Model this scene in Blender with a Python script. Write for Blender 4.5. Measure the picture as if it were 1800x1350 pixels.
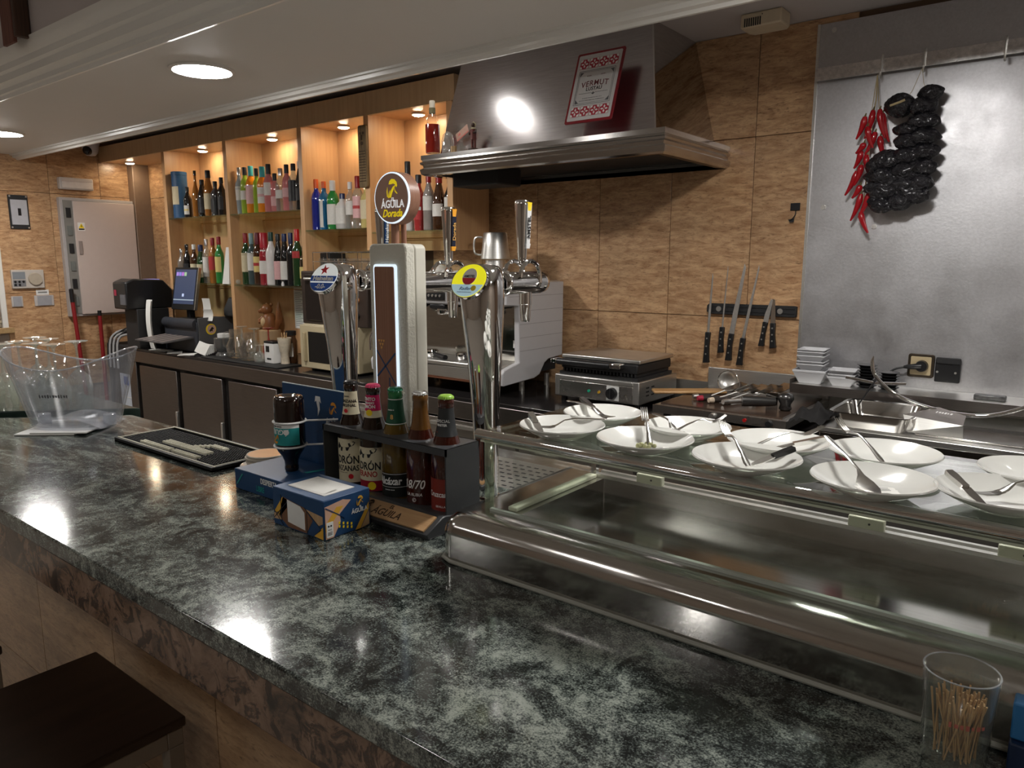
import bpy, math, random
from mathutils import Vector, Matrix
random.seed(7)
for o in list(bpy.data.objects):
    bpy.data.objects.remove(o, do_unlink=True)
SC = bpy.context.scene
COL = SC.collection
PI = math.pi

# ---------------------------------------------------------------- camera
cam_d = bpy.data.cameras.new('camera'); cam_d.sensor_width = 36.0; cam_d.lens = 26.0
cam_d.clip_start = 0.02; cam_d.clip_end = 60
cam = bpy.data.objects.new('camera', cam_d); COL.objects.link(cam)
_yaw, _pitch = math.radians(38.1), math.atan(218/1300)
_f = Vector((-math.sin(_yaw)*math.cos(_pitch), math.cos(_yaw)*math.cos(_pitch), -math.sin(_pitch)))
_r = Vector((math.cos(_yaw), math.sin(_yaw), 0)); _u = _r.cross(_f)
M = Matrix((( _r.x, _u.x, -_f.x, 0), (_r.y, _u.y, -_f.y, 0), (_r.z, _u.z, -_f.z, 1.60), (0, 0, 0, 1)))
cam.matrix_world = M
SC.camera = cam

# ---------------------------------------------------------------- world and exposure
W = bpy.data.worlds.new('world'); SC.world = W; W.use_nodes = True
W.node_tree.nodes['Background'].inputs[0].default_value = (0.9, 0.92, 1.0, 1)
W.node_tree.nodes['Background'].inputs[1].default_value = 0.05
SC.view_settings.view_transform = 'Standard'
SC.view_settings.look = 'None'
SC.view_settings.gamma = 1.0
SC.view_settings.use_curve_mapping = False
SC.view_settings.exposure = 1.15
LAMP = 80.0          # radiance of the white ceiling lamps
SHELF_LAMP = 60.0    # radiance of the small warm shelf lamps
FILL_LAMP = 25.0     # radiance of the unseen fill lamps added over the guests

# ---------------------------------------------------------------- materials
def nt(m):
    m.use_nodes = True
    n = m.node_tree.nodes; l = m.node_tree.links
    return n, l, n['Principled BSDF']
def rgb(h):
    h = h.lstrip('#'); c = [int(h[i:i+2], 16)/255 for i in (0, 2, 4)]
    return tuple(((x/12.92) if x <= .04045 else ((x+.055)/1.055)**2.4) for x in c)
MATS = {}
def mat(name, col, rough=.5, metal=0., var=.12, scale=30., bump=0., coat=0., spec=.5, emit=0., ecol=None, trans=0., stretch=None, ior=1.45, alpha=None):
    """principled material whose colour is broken up by a little procedural noise"""
    if name in MATS: return MATS[name]
    if isinstance(col, str): col = rgb(col)
    m = bpy.data.materials.new(name); n, l, b = nt(m)
    tc = n.new('ShaderNodeTexCoord'); mp = n.new('ShaderNodeMapping')
    l.new(tc.outputs['Object'], mp.inputs[0])
    if stretch: mp.inputs['Scale'].default_value = stretch
    nz = n.new('ShaderNodeTexNoise'); nz.inputs['Scale'].default_value = scale; nz.inputs['Detail'].default_value = 4
    l.new(mp.outputs[0], nz.inputs['Vector'])
    mx = n.new('ShaderNodeMix'); mx.data_type = 'RGBA'
    mx.inputs[6].default_value = (*[c*(1-var) for c in col], 1)
    mx.inputs[7].default_value = (*[min(1, c*(1+var)) for c in col], 1)
    l.new(nz.outputs['Fac'], mx.inputs[0]); l.new(mx.outputs[2], b.inputs['Base Color'])
    b.inputs['Roughness'].default_value = rough; b.inputs['Metallic'].default_value = metal
    b.inputs['Coat Weight'].default_value = coat; b.inputs['Coat Roughness'].default_value = .05
    b.inputs['Specular IOR Level'].default_value = spec; b.inputs['IOR'].default_value = ior
    b.inputs['Transmission Weight'].default_value = trans
    if bump:
        bp = n.new('ShaderNodeBump'); bp.inputs['Strength'].default_value = bump; bp.inputs['Distance'].default_value = .002
        l.new(nz.outputs['Fac'], bp.inputs['Height']); l.new(bp.outputs[0], b.inputs['Normal'])
    if emit:
        b.inputs['Emission Color'].default_value = (*(ecol or col), 1); b.inputs['Emission Strength'].default_value = emit
    MATS[name] = m
    return m

def thin_glass(name, tint=(1, 1, 1), strength=1.0, rough=0.0, base=.04, haze=0., hazecol=(.9, .9, .9)):
    """clear sheet: see-through with a fresnel-like mirror on top (works the same for every ray)"""
    if name in MATS: return MATS[name]
    m = bpy.data.materials.new(name); m.use_nodes = True
    n, l = m.node_tree.nodes, m.node_tree.links
    n.clear()
    out = n.new('ShaderNodeOutputMaterial')
    tr = n.new('ShaderNodeBsdfTransparent'); tr.inputs[0].default_value = (*tint, 1)
    gl = n.new('ShaderNodeBsdfGlossy'); gl.inputs['Roughness'].default_value = rough; gl.inputs[0].default_value = (1, 1, 1, 1)
    lw = n.new('ShaderNodeLayerWeight'); lw.inputs[0].default_value = .5
    pw = n.new('ShaderNodeMath'); pw.operation = 'POWER'; pw.inputs[1].default_value = 4.0
    l.new(lw.outputs['Facing'], pw.inputs[0])
    ma = n.new('ShaderNodeMath'); ma.operation = 'MULTIPLY_ADD'; ma.inputs[1].default_value = strength; ma.inputs[2].default_value = base
    ma.use_clamp = True
    l.new(pw.outputs[0], ma.inputs[0])
    mx = n.new('ShaderNodeMixShader'); l.new(ma.outputs[0], mx.inputs[0]); l.new(tr.outputs[0], mx.inputs[1]); l.new(gl.outputs[0], mx.inputs[2])
    last = mx
    if haze:
        df = n.new('ShaderNodeBsdfDiffuse'); df.inputs[0].default_value = (*hazecol, 1)
        nz = n.new('ShaderNodeTexNoise'); nz.inputs['Scale'].default_value = 14
        tc = n.new('ShaderNodeTexCoord'); l.new(tc.outputs['Object'], nz.inputs['Vector'])
        mm = n.new('ShaderNodeMath'); mm.operation = 'MULTIPLY'; mm.inputs[1].default_value = haze*2
        l.new(nz.outputs['Fac'], mm.inputs[0])
        m2 = n.new('ShaderNodeMixShader'); l.new(mm.outputs[0], m2.inputs[0]); l.new(mx.outputs[0], m2.inputs[1]); l.new(df.outputs[0], m2.inputs[2])
        last = m2
    l.new(last.outputs[0], out.inputs[0])
    MATS[name] = m
    return m

def ramp(n, stops):
    r = n.new('ShaderNodeValToRGB')
    e = r.color_ramp.elements
    while len(e) > 1: e.remove(e[-1])
    e[0].position = stops[0][0]; e[0].color = (*stops[0][1], 1)
    for p, c in stops[1:]:
        x = e.new(p); x.color = (*c, 1)
    return r
def noise(n, l, vec, scale, detail=6, rough=.55, dist=0.):
    t = n.new('ShaderNodeTexNoise'); t.inputs['Scale'].default_value = scale; t.inputs['Detail'].default_value = detail
    t.inputs['Roughness'].default_value = rough; t.inputs['Distortion'].default_value = dist
    l.new(vec, t.inputs['Vector']); return t
def mixc(n, l, fac, a, b, mode='MIX'):
    x = n.new('ShaderNodeMix'); x.data_type = 'RGBA'; x.blend_type = mode
    if isinstance(fac, float): x.inputs[0].default_value = fac
    else: l.new(fac, x.inputs[0])
    for i, v in ((6, a), (7, b)):
        if isinstance(v, tuple): x.inputs[i].default_value = (*v, 1)
        else: l.new(v, x.inputs[i])
    return x.outputs[2]

def granite():
    m = bpy.data.materials.new('polished_granite'); n, l, b = nt(m)
    tc = n.new('ShaderNodeTexCoord')
    rot = n.new('ShaderNodeMapping'); rot.inputs['Rotation'].default_value = (0, 0, math.radians(-30)); rot.inputs['Scale'].default_value = (2.2, 9.5, 6)
    l.new(tc.outputs['Object'], rot.inputs[0])
    a = noise(n, l, rot.outputs[0], 2.6, 9, .68, .7)          # streaks
    c = noise(n, l, tc.outputs['Object'], 13, 9, .70, .8)    # blotches
    sx = n.new('ShaderNodeSeparateXYZ'); l.new(tc.outputs['Object'], sx.inputs[0])
    mr = n.new('ShaderNodeMapRange'); mr.inputs[1].default_value = -1.25; mr.inputs[2].default_value = -.55; mr.interpolation_type = 'SMOOTHSTEP'
    l.new(sx.outputs[0], mr.inputs[0])
    pat = mixc(n, l, mr.outputs[0], a.outputs['Fac'], c.outputs['Fac'])
    fine = noise(n, l, tc.outputs['Object'], 380, 3, .7)
    midn = noise(n, l, tc.outputs['Object'], 105, 6, .75)
    s = n.new('ShaderNodeMath'); s.operation = 'MULTIPLY_ADD'; s.inputs[1].default_value = .75; l.new(fine.outputs['Fac'], s.inputs[0])
    s2 = n.new('ShaderNodeMath'); s2.operation = 'MULTIPLY_ADD'; s2.inputs[1].default_value = .62; l.new(midn.outputs['Fac'], s2.inputs[0]); l.new(pat, s2.inputs[2])
    l.new(s2.outputs[0], s.inputs[2])
    r = ramp(n, [(.80, (.006, .007, .007)), (.93, (.03, .036, .034)), (1.0, (.12, .14, .13)), (1.0, (.12, .14, .13))])
    sh = n.new('ShaderNodeMath'); sh.operation = 'SUBTRACT'; sh.inputs[1].default_value = .585; l.new(s.outputs[0], sh.inputs[0])
    r = ramp(n, [(.42, (.004, .005, .005)), (.53, (.022, .026, .025)), (.62, (.085, .10, .092)), (.78, (.30, .33, .29))])
    l.new(sh.outputs[0], r.inputs[0]); l.new(r.outputs[0], b.inputs['Base Color'])
    b.inputs['Roughness'].default_value = .09; b.inputs['Specular IOR Level'].default_value = .6
    rr = n.new('ShaderNodeMapRange'); rr.inputs[3].default_value = .06; rr.inputs[4].default_value = .16
    l.new(midn.outputs['Fac'], rr.inputs[0]); l.new(rr.outputs[0], b.inputs['Roughness'])
    MATS['granite'] = m; return m

def travertine(name, light, dark, pit, rough=.28):
    m = bpy.data.materials.new(name); n, l, b = nt(m)
    tc = n.new('ShaderNodeTexCoord'); oi = n.new('ShaderNodeObjectInfo')
    mu = n.new('ShaderNodeVectorMath'); mu.operation = 'SCALE'; mu.inputs['Scale'].default_value = 37.
    cb = n.new('ShaderNodeCombineXYZ')
    for i in range(3): l.new(oi.outputs['Random'], cb.inputs[i])
    l.new(cb.outputs[0], mu.inputs[0])
    ad = n.new('ShaderNodeVectorMath'); ad.operation = 'ADD'; l.new(tc.outputs['Object'], ad.inputs[0]); l.new(mu.outputs[0], ad.inputs[1])
    mp = n.new('ShaderNodeMapping'); mp.inputs['Scale'].default_value = (6, 6, 24); l.new(ad.outputs[0], mp.inputs[0])
    a = noise(n, l, mp.outputs[0], 1.8, 10, .72, .6)
    c = noise(n, l, mp.outputs[0], 6, 8, .75, .6)
    r = ramp(n, [(.32, dark), (.47, tuple((x*.55+y*.45) for x, y in zip(light, dark))), (.58, light), (.75, tuple(min(1, x*1.18) for x in light))])
    l.new(a.outputs['Fac'], r.inputs[0])
    r2 = ramp(n, [(.34, (1, 1, 1)), (.47, (0, 0, 0))]); l.new(c.outputs['Fac'], r2.inputs[0])
    f = n.new('ShaderNodeMath'); f.operation = 'MULTIPLY'; f.inputs[1].default_value = .75; l.new(r2.outputs[0], f.inputs[0])
    col = mixc(n, l, f.outputs[0], r.outputs[0], pit)
    big = noise(n, l, ad.outputs[0], 3, 3, .5)
    br = ramp(n, [(.3, (.82, .82, .82)), (.7, (1.1, 1.08, 1.05))]); l.new(big.outputs['Fac'], br.inputs[0])
    col = mixc(n, l, 1.0, col, br.outputs[0], 'MULTIPLY')
    l.new(col, b.inputs['Base Color']); b.inputs['Roughness'].default_value = rough
    bp = n.new('ShaderNodeBump'); bp.inputs['Strength'].default_value = .15; bp.inputs['Distance'].default_value = .002
    l.new(c.outputs['Fac'], bp.inputs['Height']); l.new(bp.outputs[0], b.inputs['Normal'])
    MATS[name] = m; return m

def steel(name, col=(.6, .59, .57), rough=.25, scale=(3, 3, 160), var=.10, bump=.012, blot=.05):
    """brushed stainless steel: noise stretched across the brushing direction, cloudy roughness"""
    if name in MATS: return MATS[name]
    m = bpy.data.materials.new(name); n, l, b = nt(m)
    tc = n.new('ShaderNodeTexCoord'); mp = n.new('ShaderNodeMapping'); mp.inputs['Scale'].default_value = scale
    l.new(tc.outputs['Object'], mp.inputs[0])
    a = noise(n, l, mp.outputs[0], 3, 3, .6); c = noise(n, l, tc.outputs['Object'], 5, 4, .6)
    r = ramp(n, [(.25, tuple(x*(1-var) for x in col)), (.75, tuple(min(1, x*(1+var)) for x in col))])
    l.new(a.outputs['Fac'], r.inputs[0]); l.new(r.outputs[0], b.inputs['Base Color'])
    b.inputs['Metallic'].default_value = 1
    mr = n.new('ShaderNodeMapRange'); mr.inputs[1].default_value = .3; mr.inputs[2].default_value = .7
    mr.inputs[3].default_value = max(.02, rough-blot); mr.inputs[4].default_value = rough+blot
    l.new(c.outputs['Fac'], mr.inputs[0]); l.new(mr.outputs[0], b.inputs['Roughness'])
    if bump:
        bp = n.new('ShaderNodeBump'); bp.inputs['Strength'].default_value = bump; bp.inputs['Distance'].default_value = .001
        l.new(a.outputs['Fac'], bp.inputs['Height']); l.new(bp.outputs[0], b.inputs['Normal'])
    MATS[name] = m; return m

def wood(name, light, dark, scale=(40, 40, 2.5), rough=.4):
    if name in MATS: return MATS[name]
    if isinstance(light, str): light = rgb(light)
    if isinstance(dark, str): dark = rgb(dark)
    m = bpy.data.materials.new(name); n, l, b = nt(m)
    tc = n.new('ShaderNodeTexCoord'); mp = n.new('ShaderNodeMapping'); mp.inputs['Scale'].default_value = scale
    l.new(tc.outputs['Object'], mp.inputs[0])
    a = noise(n, l, mp.outputs[0], 1.4, 5, .6, .5)
    r = ramp(n, [(.3, dark), (.6, light)]); l.new(a.outputs['Fac'], r.inputs[0]); l.new(r.outputs[0], b.inputs['Base Color'])
    b.inputs['Roughness'].default_value = rough
    MATS[name] = m; return m

def emitter(name, col, strength, base=(.9, .9, .9)):
    if name in MATS: return MATS[name]
    m = bpy.data.materials.new(name); n, l, b = nt(m)
    b.inputs['Base Color'].default_value = (*base, 1)
    b.inputs['Emission Color'].default_value = (*col, 1); b.inputs['Emission Strength'].default_value = strength
    MATS[name] = m; return m

# ---------------------------------------------------------------- mesh building
class G:
    def __init__(s): s.v = []; s.f = []
    def add(s, v, f):
        k = len(s.v); s.v += [tuple(p) for p in v]; s.f += [tuple(i+k for i in q) for q in f]; return s
    def box(s, x0, x1, y0, y1, z0, z1):
        return s.add([(x0,y0,z0),(x1,y0,z0),(x1,y1,z0),(x0,y1,z0),(x0,y0,z1),(x1,y0,z1),(x1,y1,z1),(x0,y1,z1)],
                     [(0,3,2,1),(4,5,6,7),(0,1,5,4),(1,2,6,5),(2,3,7,6),(3,0,4,7)])
    def cbox(s, c, d): return s.box(c[0]-d[0]/2, c[0]+d[0]/2, c[1]-d[1]/2, c[1]+d[1]/2, c[2]-d[2]/2, c[2]+d[2]/2)
    def loft(s, rings, cap0=True, cap1=True, closed=True):
        n = len(rings[0]); k = len(s.v)
        for r in rings: s.v += [tuple(p) for p in r]
        for i in range(len(rings)-1):
            for j in range(n if closed else n-1):
                a = k+i*n+j; b = k+i*n+(j+1) % n
                s.f.append((a, b, b+n, a+n))
        if cap0: s.f.append(tuple(range(k+n-1, k-1, -1)))
        if cap1: s.f.append(tuple(range(k+(len(rings)-1)*n, k+len(rings)*n)))
        return s
    def lathe(s, prof, seg=24, c=(0, 0, 0), sq=2.0, sx=1., sy=1., cap0=True, cap1=True):
        rings = []
        for r, z in prof:
            ring = []
            for i in range(seg):
                t = 2*PI*i/seg; ct, st = math.cos(t), math.sin(t)
                k = (abs(ct)**sq+abs(st)**sq)**(-1/sq)
                ring.append((c[0]+max(r, 1e-5)*k*ct*sx, c[1]+max(r, 1e-5)*k*st*sy, c[2]+z))
            rings.append(ring)
        return s.loft(rings, cap0, cap1)
    def arc(s, prof, a0, a1, seg=12, c=(0, 0, 0), sq=2.0, sx=1., sy=1.):
        """open strip of a lathed surface between two angles (labels)"""
        rings = []
        for r, z in prof:
            ring = []
            for i in range(seg+1):
                t = a0+(a1-a0)*i/seg; ct, st = math.cos(t), math.sin(t)
                k = (abs(ct)**sq+abs(st)**sq)**(-1/sq)
                ring.append((c[0]+r*k*ct*sx, c[1]+r*k*st*sy, c[2]+z))
            rings.append(ring)
        return s.loft(rings, False, False, closed=False)
    def tube(s, pts, r, seg=10, closed=False, flat=1.0):
        pts = [Vector(p) for p in pts]; n = len(pts)
        rs = r if isinstance(r, (list, tuple)) else [r]*n
        rings = []; up = None
        for i in range(n):
            if closed: t = pts[(i+1) % n]-pts[i-1]
            else: t = pts[min(i+1, n-1)]-pts[max(i-1, 0)]
            t = t.normalized() if t.length > 1e-9 else Vector((0, 0, 1))
            if up is None:
                up = Vector((0, 0, 1)) if abs(t.z) < .9 else Vector((1, 0, 0))
            a = t.cross(up)
            if a.length < 1e-6: a = t.cross(Vector((1, 0, 0)))
            a.normalize(); b = a.cross(t).normalized(); up = b
            rings.append([pts[i]+(a*math.cos(2*PI*j/seg)+b*flat*math.sin(2*PI*j/seg))*rs[i] for j in range(seg)])
        if closed:
            rings.append(rings[0]); return s.loft(rings, False, False)
        return s.loft(rings)
    def prism(s, poly, lo, hi, axis='z'):
        """polygon given in the two other axes, extruded along axis"""
        def P(a, b, c):
            return {'z': (a, b, c), 'y': (a, c, b), 'x': (c, a, b)}[axis]
        n = len(poly); k = len(s.v)
        for q in poly: s.v.append(P(q[0], q[1], lo))
        for q in poly: s.v.append(P(q[0], q[1], hi))
        for i in range(n):
            j = (i+1) % n; s.f.append((k+i, k+j, k+n+j, k+n+i))
        s.f.append(tuple(range(k+n-1, k-1, -1))); s.f.append(tuple(range(k+n, k+2*n)))
        return s
    def disc(s, c, nrm, r, seg=32, th=.001, ry=None, upv=(0, 0, 1)):
        nrm = Vector(nrm).normalized(); a = Vector(upv).cross(nrm).normalized(); b = nrm.cross(a)
        ry = ry or r; c = Vector(c)
        ring = [c+a*r*math.cos(2*PI*i/seg)+b*ry*math.sin(2*PI*i/seg) for i in range(seg)]
        return s.loft([ring, [p+nrm*th for p in ring]])
    def sphere(s, c, r, seg=16, rings=10, sz=1., sx=1., sy=1.):
        pr = [(r*math.sin(PI*i/rings), -r*math.cos(PI*i/rings)*sz) for i in range(rings+1)]
        return s.lathe(pr, seg, c, sx=sx, sy=sy, cap0=False, cap1=False)
    def xf(s, m):
        s.v = [tuple(m @ Vector(p)) for p in s.v]; return s
    def shift(s, x, y, z):
        s.v = [(p[0]+x, p[1]+y, p[2]+z) for p in s.v]; return s

def me(name, g, m=None, smooth=None):
    d = bpy.data.meshes.new(name); d.from_pydata([tuple(p) for p in g.v], [], g.f)
    d.validate(); d.update()
    import bmesh as _b
    bm = _b.new(); bm.from_mesh(d); _b.ops.recalc_face_normals(bm, faces=bm.faces[:]); bm.to_mesh(d); bm.free()
    if m is not None: d.materials.append(m)
    if smooth is not None:
        d.polygons.foreach_set('use_smooth', [True]*len(d.polygons))
        d.set_sharp_from_angle(angle=math.radians(smooth))
    return d
def part(name, g, m, parent=None, smooth=40, bevel=0., world=False, seg=2, label=None, loc=None):
    if world and parent is not None:
        mi = parent.matrix_basis.inverted()
        g.v = [tuple(mi @ Vector(p)) for p in g.v]
    o = bpy.data.objects.new(name, me(name, g, m, smooth)); COL.objects.link(o)
    if parent is not None: o.parent = parent
    if loc: o.location = loc
    if bevel:
        b = o.modifiers.new('bevel', 'BEVEL'); b.width = bevel; b.segments = seg; b.limit_method = 'ANGLE'; b.angle_limit = math.radians(35)
        b.harden_normals = False
    if label: o['label'] = label
    return o
def tag(o, label=None, cat=None, group=None, kind=None):
    if label: o['label'] = label
    if cat: o['category'] = cat
    if group: o['group'] = group
    if kind: o['kind'] = kind
    return o
def thing(name, label, cat, loc=(0, 0, 0), rz=0., group=None):
    o = bpy.data.objects.new(name, None); COL.objects.link(o); o.empty_display_size = .05
    o.location = loc; o.rotation_euler = (0, 0, rz)
    o.matrix_basis = Matrix.Translation(loc) @ Matrix.Rotation(rz, 4, 'Z')
    return tag(o, label, cat, group)
def struct(name, g, m, bevel=0., label=None, smooth=35, parent=None):
    o = part(name, g, m, parent, smooth, bevel)
    if parent is None: o['kind'] = 'structure'
    if label: o['label'] = label
    return o
def dup(root, loc, rz=None, label=None):
    r = root.copy(); COL.objects.link(r); r.location = loc
    if rz is not None: r.rotation_euler = (0, 0, rz)
    if label: r['label'] = label
    for ch in list(root.children):
        c = ch.copy(); COL.objects.link(c); c.parent = r
        for gch in ch.children:
            d = gch.copy(); COL.objects.link(d); d.parent = c
    return r

def frame(o, x, y):
    """matrix with given origin, x axis and y axis (z = normal)"""
    x = Vector(x).normalized(); y = Vector(y); z = x.cross(y).normalized(); y = z.cross(x)
    return Matrix(((x.x, y.x, z.x, o[0]), (x.y, y.y, z.y, o[1]), (x.z, y.z, z.z, o[2]), (0, 0, 0, 1)))
def text(body, size, m, parent, mtx, bend=None, bold=0., shear=0., name='lettering', sx=1., align='CENTER', spacing=1., thick=.0004, arch=0.):
    """flat lettering as a thin mesh; bend wraps it round a vertical cylinder of that radius"""
    cu = bpy.data.curves.new('txt', 'FONT'); cu.body = body; cu.size = size; cu.align_x = align; cu.align_y = 'CENTER'
    cu.extrude = thick/2; cu.offset = bold*size; cu.shear = shear; cu.resolution_u = 3; cu.space_character = spacing
    to = bpy.data.objects.new('txt', cu); COL.objects.link(to)
    d = bpy.data.meshes.new_from_object(to)
    COL.objects.unlink(to); bpy.data.objects.remove(to); bpy.data.curves.remove(cu)
    g = G()
    for v in d.vertices:
        x, y, z = v.co.x*sx, v.co.y, v.co.z
        if arch: y -= arch*x*x
        if bend:
            a = x/bend; R = bend+z
            p = Vector((R*math.sin(a), y, R*math.cos(a)-bend))
        else: p = Vector((x, y, z))
        g.v.append(tuple(mtx @ p))
    g.f = [tuple(p.vertices) for p in d.polygons]
    bpy.data.meshes.remove(d)
    return part(name, g, m, parent, None)
def shape(poly, m, parent, mtx, name='print', thick=.0004, bend=None, sub=1):
    g = G()
    g.prism(poly, 0, thick)
    if bend:
        g.v = [((bend+z)*math.sin(x/bend), y, (bend+z)*math.cos(x/bend)-bend) for x, y, z in g.v]
    g.xf(mtx)
    return part(name, g, m, parent, None)
def strokes(n, w, h, m, parent, mtx, bend=None, name='illegible_print', seed=1):
    """a row of short strokes where the print in the photo cannot be read"""
    rnd = random.Random(seed); g = G(); x = -w/2; st = w/n
    for k in range(n):
        a = st*rnd.uniform(.45, .75); hh = h*rnd.uniform(.6, 1.0)
        g.add([(x, -hh/2, .0002), (x+a, -hh/2, .0002), (x+a, hh/2, .0002), (x, hh/2, .0002)], [(0, 1, 2, 3)]); x += st
    if bend: g.v = [((bend+z)*math.sin(x/bend), y, (bend+z)*math.cos(x/bend)-bend) for x, y, z in g.v]
    g.xf(mtx); return part(name, g, m, parent, None)
def spline(pts, n=8):
    """catmull-rom through 3d or 2d points"""
    P = [Vector((*p, 0)) if len(p) == 2 else Vector(p) for p in pts]; out = []
    for i in range(len(P)-1):
        p0 = P[max(i-1, 0)]; p1 = P[i]; p2 = P[i+1]; p3 = P[min(i+2, len(P)-1)]
        for k in range(n):
            t = k/n
            out.append(.5*((2*p1)+(p2-p0)*t+(2*p0-5*p1+4*p2-p3)*t*t+(3*p1-p0-3*p2+p3)*t**3))
    out.append(P[-1]); return out
def rrect(w, h, r, seg=5):
    pts = []
    for cx, cy, a in ((w/2-r, h/2-r, 0), (-w/2+r, h/2-r, PI/2), (-w/2+r, -h/2+r, PI), (w/2-r, -h/2+r, 1.5*PI)):
        for i in range(seg+1):
            t = a+PI/2*i/seg; pts.append((cx+r*math.cos(t), cy+r*math.sin(t)))
    return pts
def eagle(m, parent, mtx, s):
    """the stylised bird head of the brewery mark: a crest with a hooked beak and three feather strokes"""
    head = [(-.30,.30),(-.22,.52),(.0,.66),(.28,.62),(.50,.42),(.56,.18),(.46,.06),(.36,.26),(.16,.34),(-.06,.30)]
    f1 = [(.40,.24),(.12,.12),(-.14,-.18),(-.30,-.62),(-.10,-.62),(.04,-.30),(.22,-.02)]
    f2 = [(-.44,.12),(-.52,-.16),(-.50,-.56),(-.42,-.56),(-.44,-.20)]
    f3 = [(-.20,-.10),(-.34,-.36),(-.40,-.64),(-.34,-.64),(-.26,-.34)]
    f4 = [(.26,.06),(.36,-.16),(.58,-.36),(.50,-.38),(.30,-.22)]
    for q in (head, f1, f2, f3, f4):
        shape([(x*s, y*s) for x, y in q], m, parent, mtx, 'emblem')

# ================================================================ shared materials
granite()
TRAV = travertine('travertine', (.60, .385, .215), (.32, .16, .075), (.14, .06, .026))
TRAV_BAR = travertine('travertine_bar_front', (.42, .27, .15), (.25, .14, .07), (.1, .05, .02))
STEEL = steel('brushed_steel', (.70, .69, .66), .36)
STEEL_X = steel('brushed_steel_long', (.66, .645, .62), .26, (2, 90, 90), bump=0)
STEEL_WELL = steel('worn_steel', (.56, .545, .52), .14, (2, 60, 60), blot=.06, bump=0)
STEEL_DARK = steel('dark_fridge_steel', (.23, .205, .19), .34, (3, 3, 120))
STEEL_HOOD = steel('hood_steel', (.66, .64, .64), .24, (4, 4, 60), bump=0, blot=0.)
STEEL_SHEET = steel('wall_sheet_steel', (.55, .545, .56), .44, (40, 40, 40), var=.08, bump=.35, blot=.08)
CHROME = mat('chrome', (.82, .81, .8), .045, 1., var=.02)
BLACK = mat('black_plastic', (.012, .012, .013), .35)
BLACK_M = mat('matt_black', (.016, .016, .017), .6)
DKGREY = mat('dark_grey_metal', (.045, .047, .05), .42)
WHITE_P = mat('white_plastic', (.75, .74, .72), .35, var=.03)
CEIL = mat('ceiling_paint', (.70, .67, .63), .6, var=.02, scale=4)
MOULD = mat('moulding_gloss_paint', (.74, .72, .68), .28, var=.02, scale=4)
PLASTER = mat('guest_wall_plaster', (.34, .28, .23), .7, var=.06, scale=3)
FASCIA = mat('soffit_face_paint', (.50, .45, .44), .6, var=.08, scale=5)
FLOOR = mat('floor_stone', (.46, .42, .37), .35, var=.25, scale=7)
BEECH = wood('beech_veneer', (.60, .36, .18), (.53, .30, .145), (26, 26, 1.6), .38)
BEECH_EDGE = wood('beech_edge', (.44, .30, .17), (.38, .25, .135), (26, 26, 1.6), .4)
WHITE = mat('white_ceramic', (.80, .80, .76), .12, var=.02, coat=.6)
PAPER = mat('paper', (.76, .75, .71), .7, var=.04)
GLASS = thin_glass('clear_glass', (.97, .985, .975), .8, 0., .05)
GLASS_G = thin_glass('green_tinted_glass', (.90, .95, .92), .75, 0., .06)
SHELF_GLASS = thin_glass('shelf_glass', (.80, .90, .86), .6, 0., .06)
LAMP_E = emitter('lamp_white', (1.0, .975, .94), LAMP)
FILL_E = emitter('lamp_fill', (1.0, .97, .93), FILL_LAMP)
SHELF_E = emitter('lamp_warm', (1.0, .80, .55), SHELF_LAMP)
GROUT = mat('grout', (.13, .08, .05), .8)

# ================================================================ room shell
XL, XR, YF, YB, ZC = -6.10, 2.60, -3.80, 3.00, 2.477
struct('floor', G().box(XL-.1, XR+.1, YF-.1, YB+.1, -.1, 0), FLOOR)
wb = struct('wall_back', G().box(XL-.1, XR+.1, YB, YB+.1, 0, 3.0), GROUT)
wl = struct('wall_left', G().box(XL-.1, XL, YF, YB, 0, 3.0), PLASTER)
struct('wall_right', G().box(XR, XR+.1, YF, YB, 0, 3.0), PLASTER)
struct('wall_front', G().box(XL-.1, XR+.1, YF-.1, YF, 0, 3.0), PLASTER)
struct('ceiling', G().box(XL, XR, 2.10, YB, ZC, ZC+.08), mat('kitchen_ceiling_paint', (.52, .48, .47), .55, var=.03, scale=4))
struct('ceiling', G().box(XL, XR, YF, 1.30, 2.95, 3.0), CEIL)
struct('ceiling', G().box(XL, XR, 1.36, 2.075, 2.33, 2.40), CEIL)
struct('wall_soffit', G().box(XL, XR, 1.27, 1.36, 2.44, 2.95), FASCIA)
# cornice on the kitchen edge of the dropped ceiling
far = [(2.055,2.337),(2.058,2.322),(2.072,2.322),(2.074,2.308),(2.092,2.304),(2.10,2.295),(2.112,2.295),(2.115,2.303),(2.118,2.477),(2.055,2.477)]
struct('trim_1', G().prism(far, XL, XR, 'x'), MOULD, smooth=30)
near = [(1.372,2.337),(1.368,2.322),(1.352,2.318),(1.345,2.332),(1.335,2.335),(1.332,2.352),(1.322,2.362),(1.308,2.366),(1.304,2.392),(1.292,2.40),(1.288,2.422),(1.272,2.434),(1.262,2.452),(1.258,2.470),(1.275,2.475),(1.36,2.475)]
struct('trim_2', G().prism(near, XL, XR, 'x'), MOULD, smooth=30)

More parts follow.
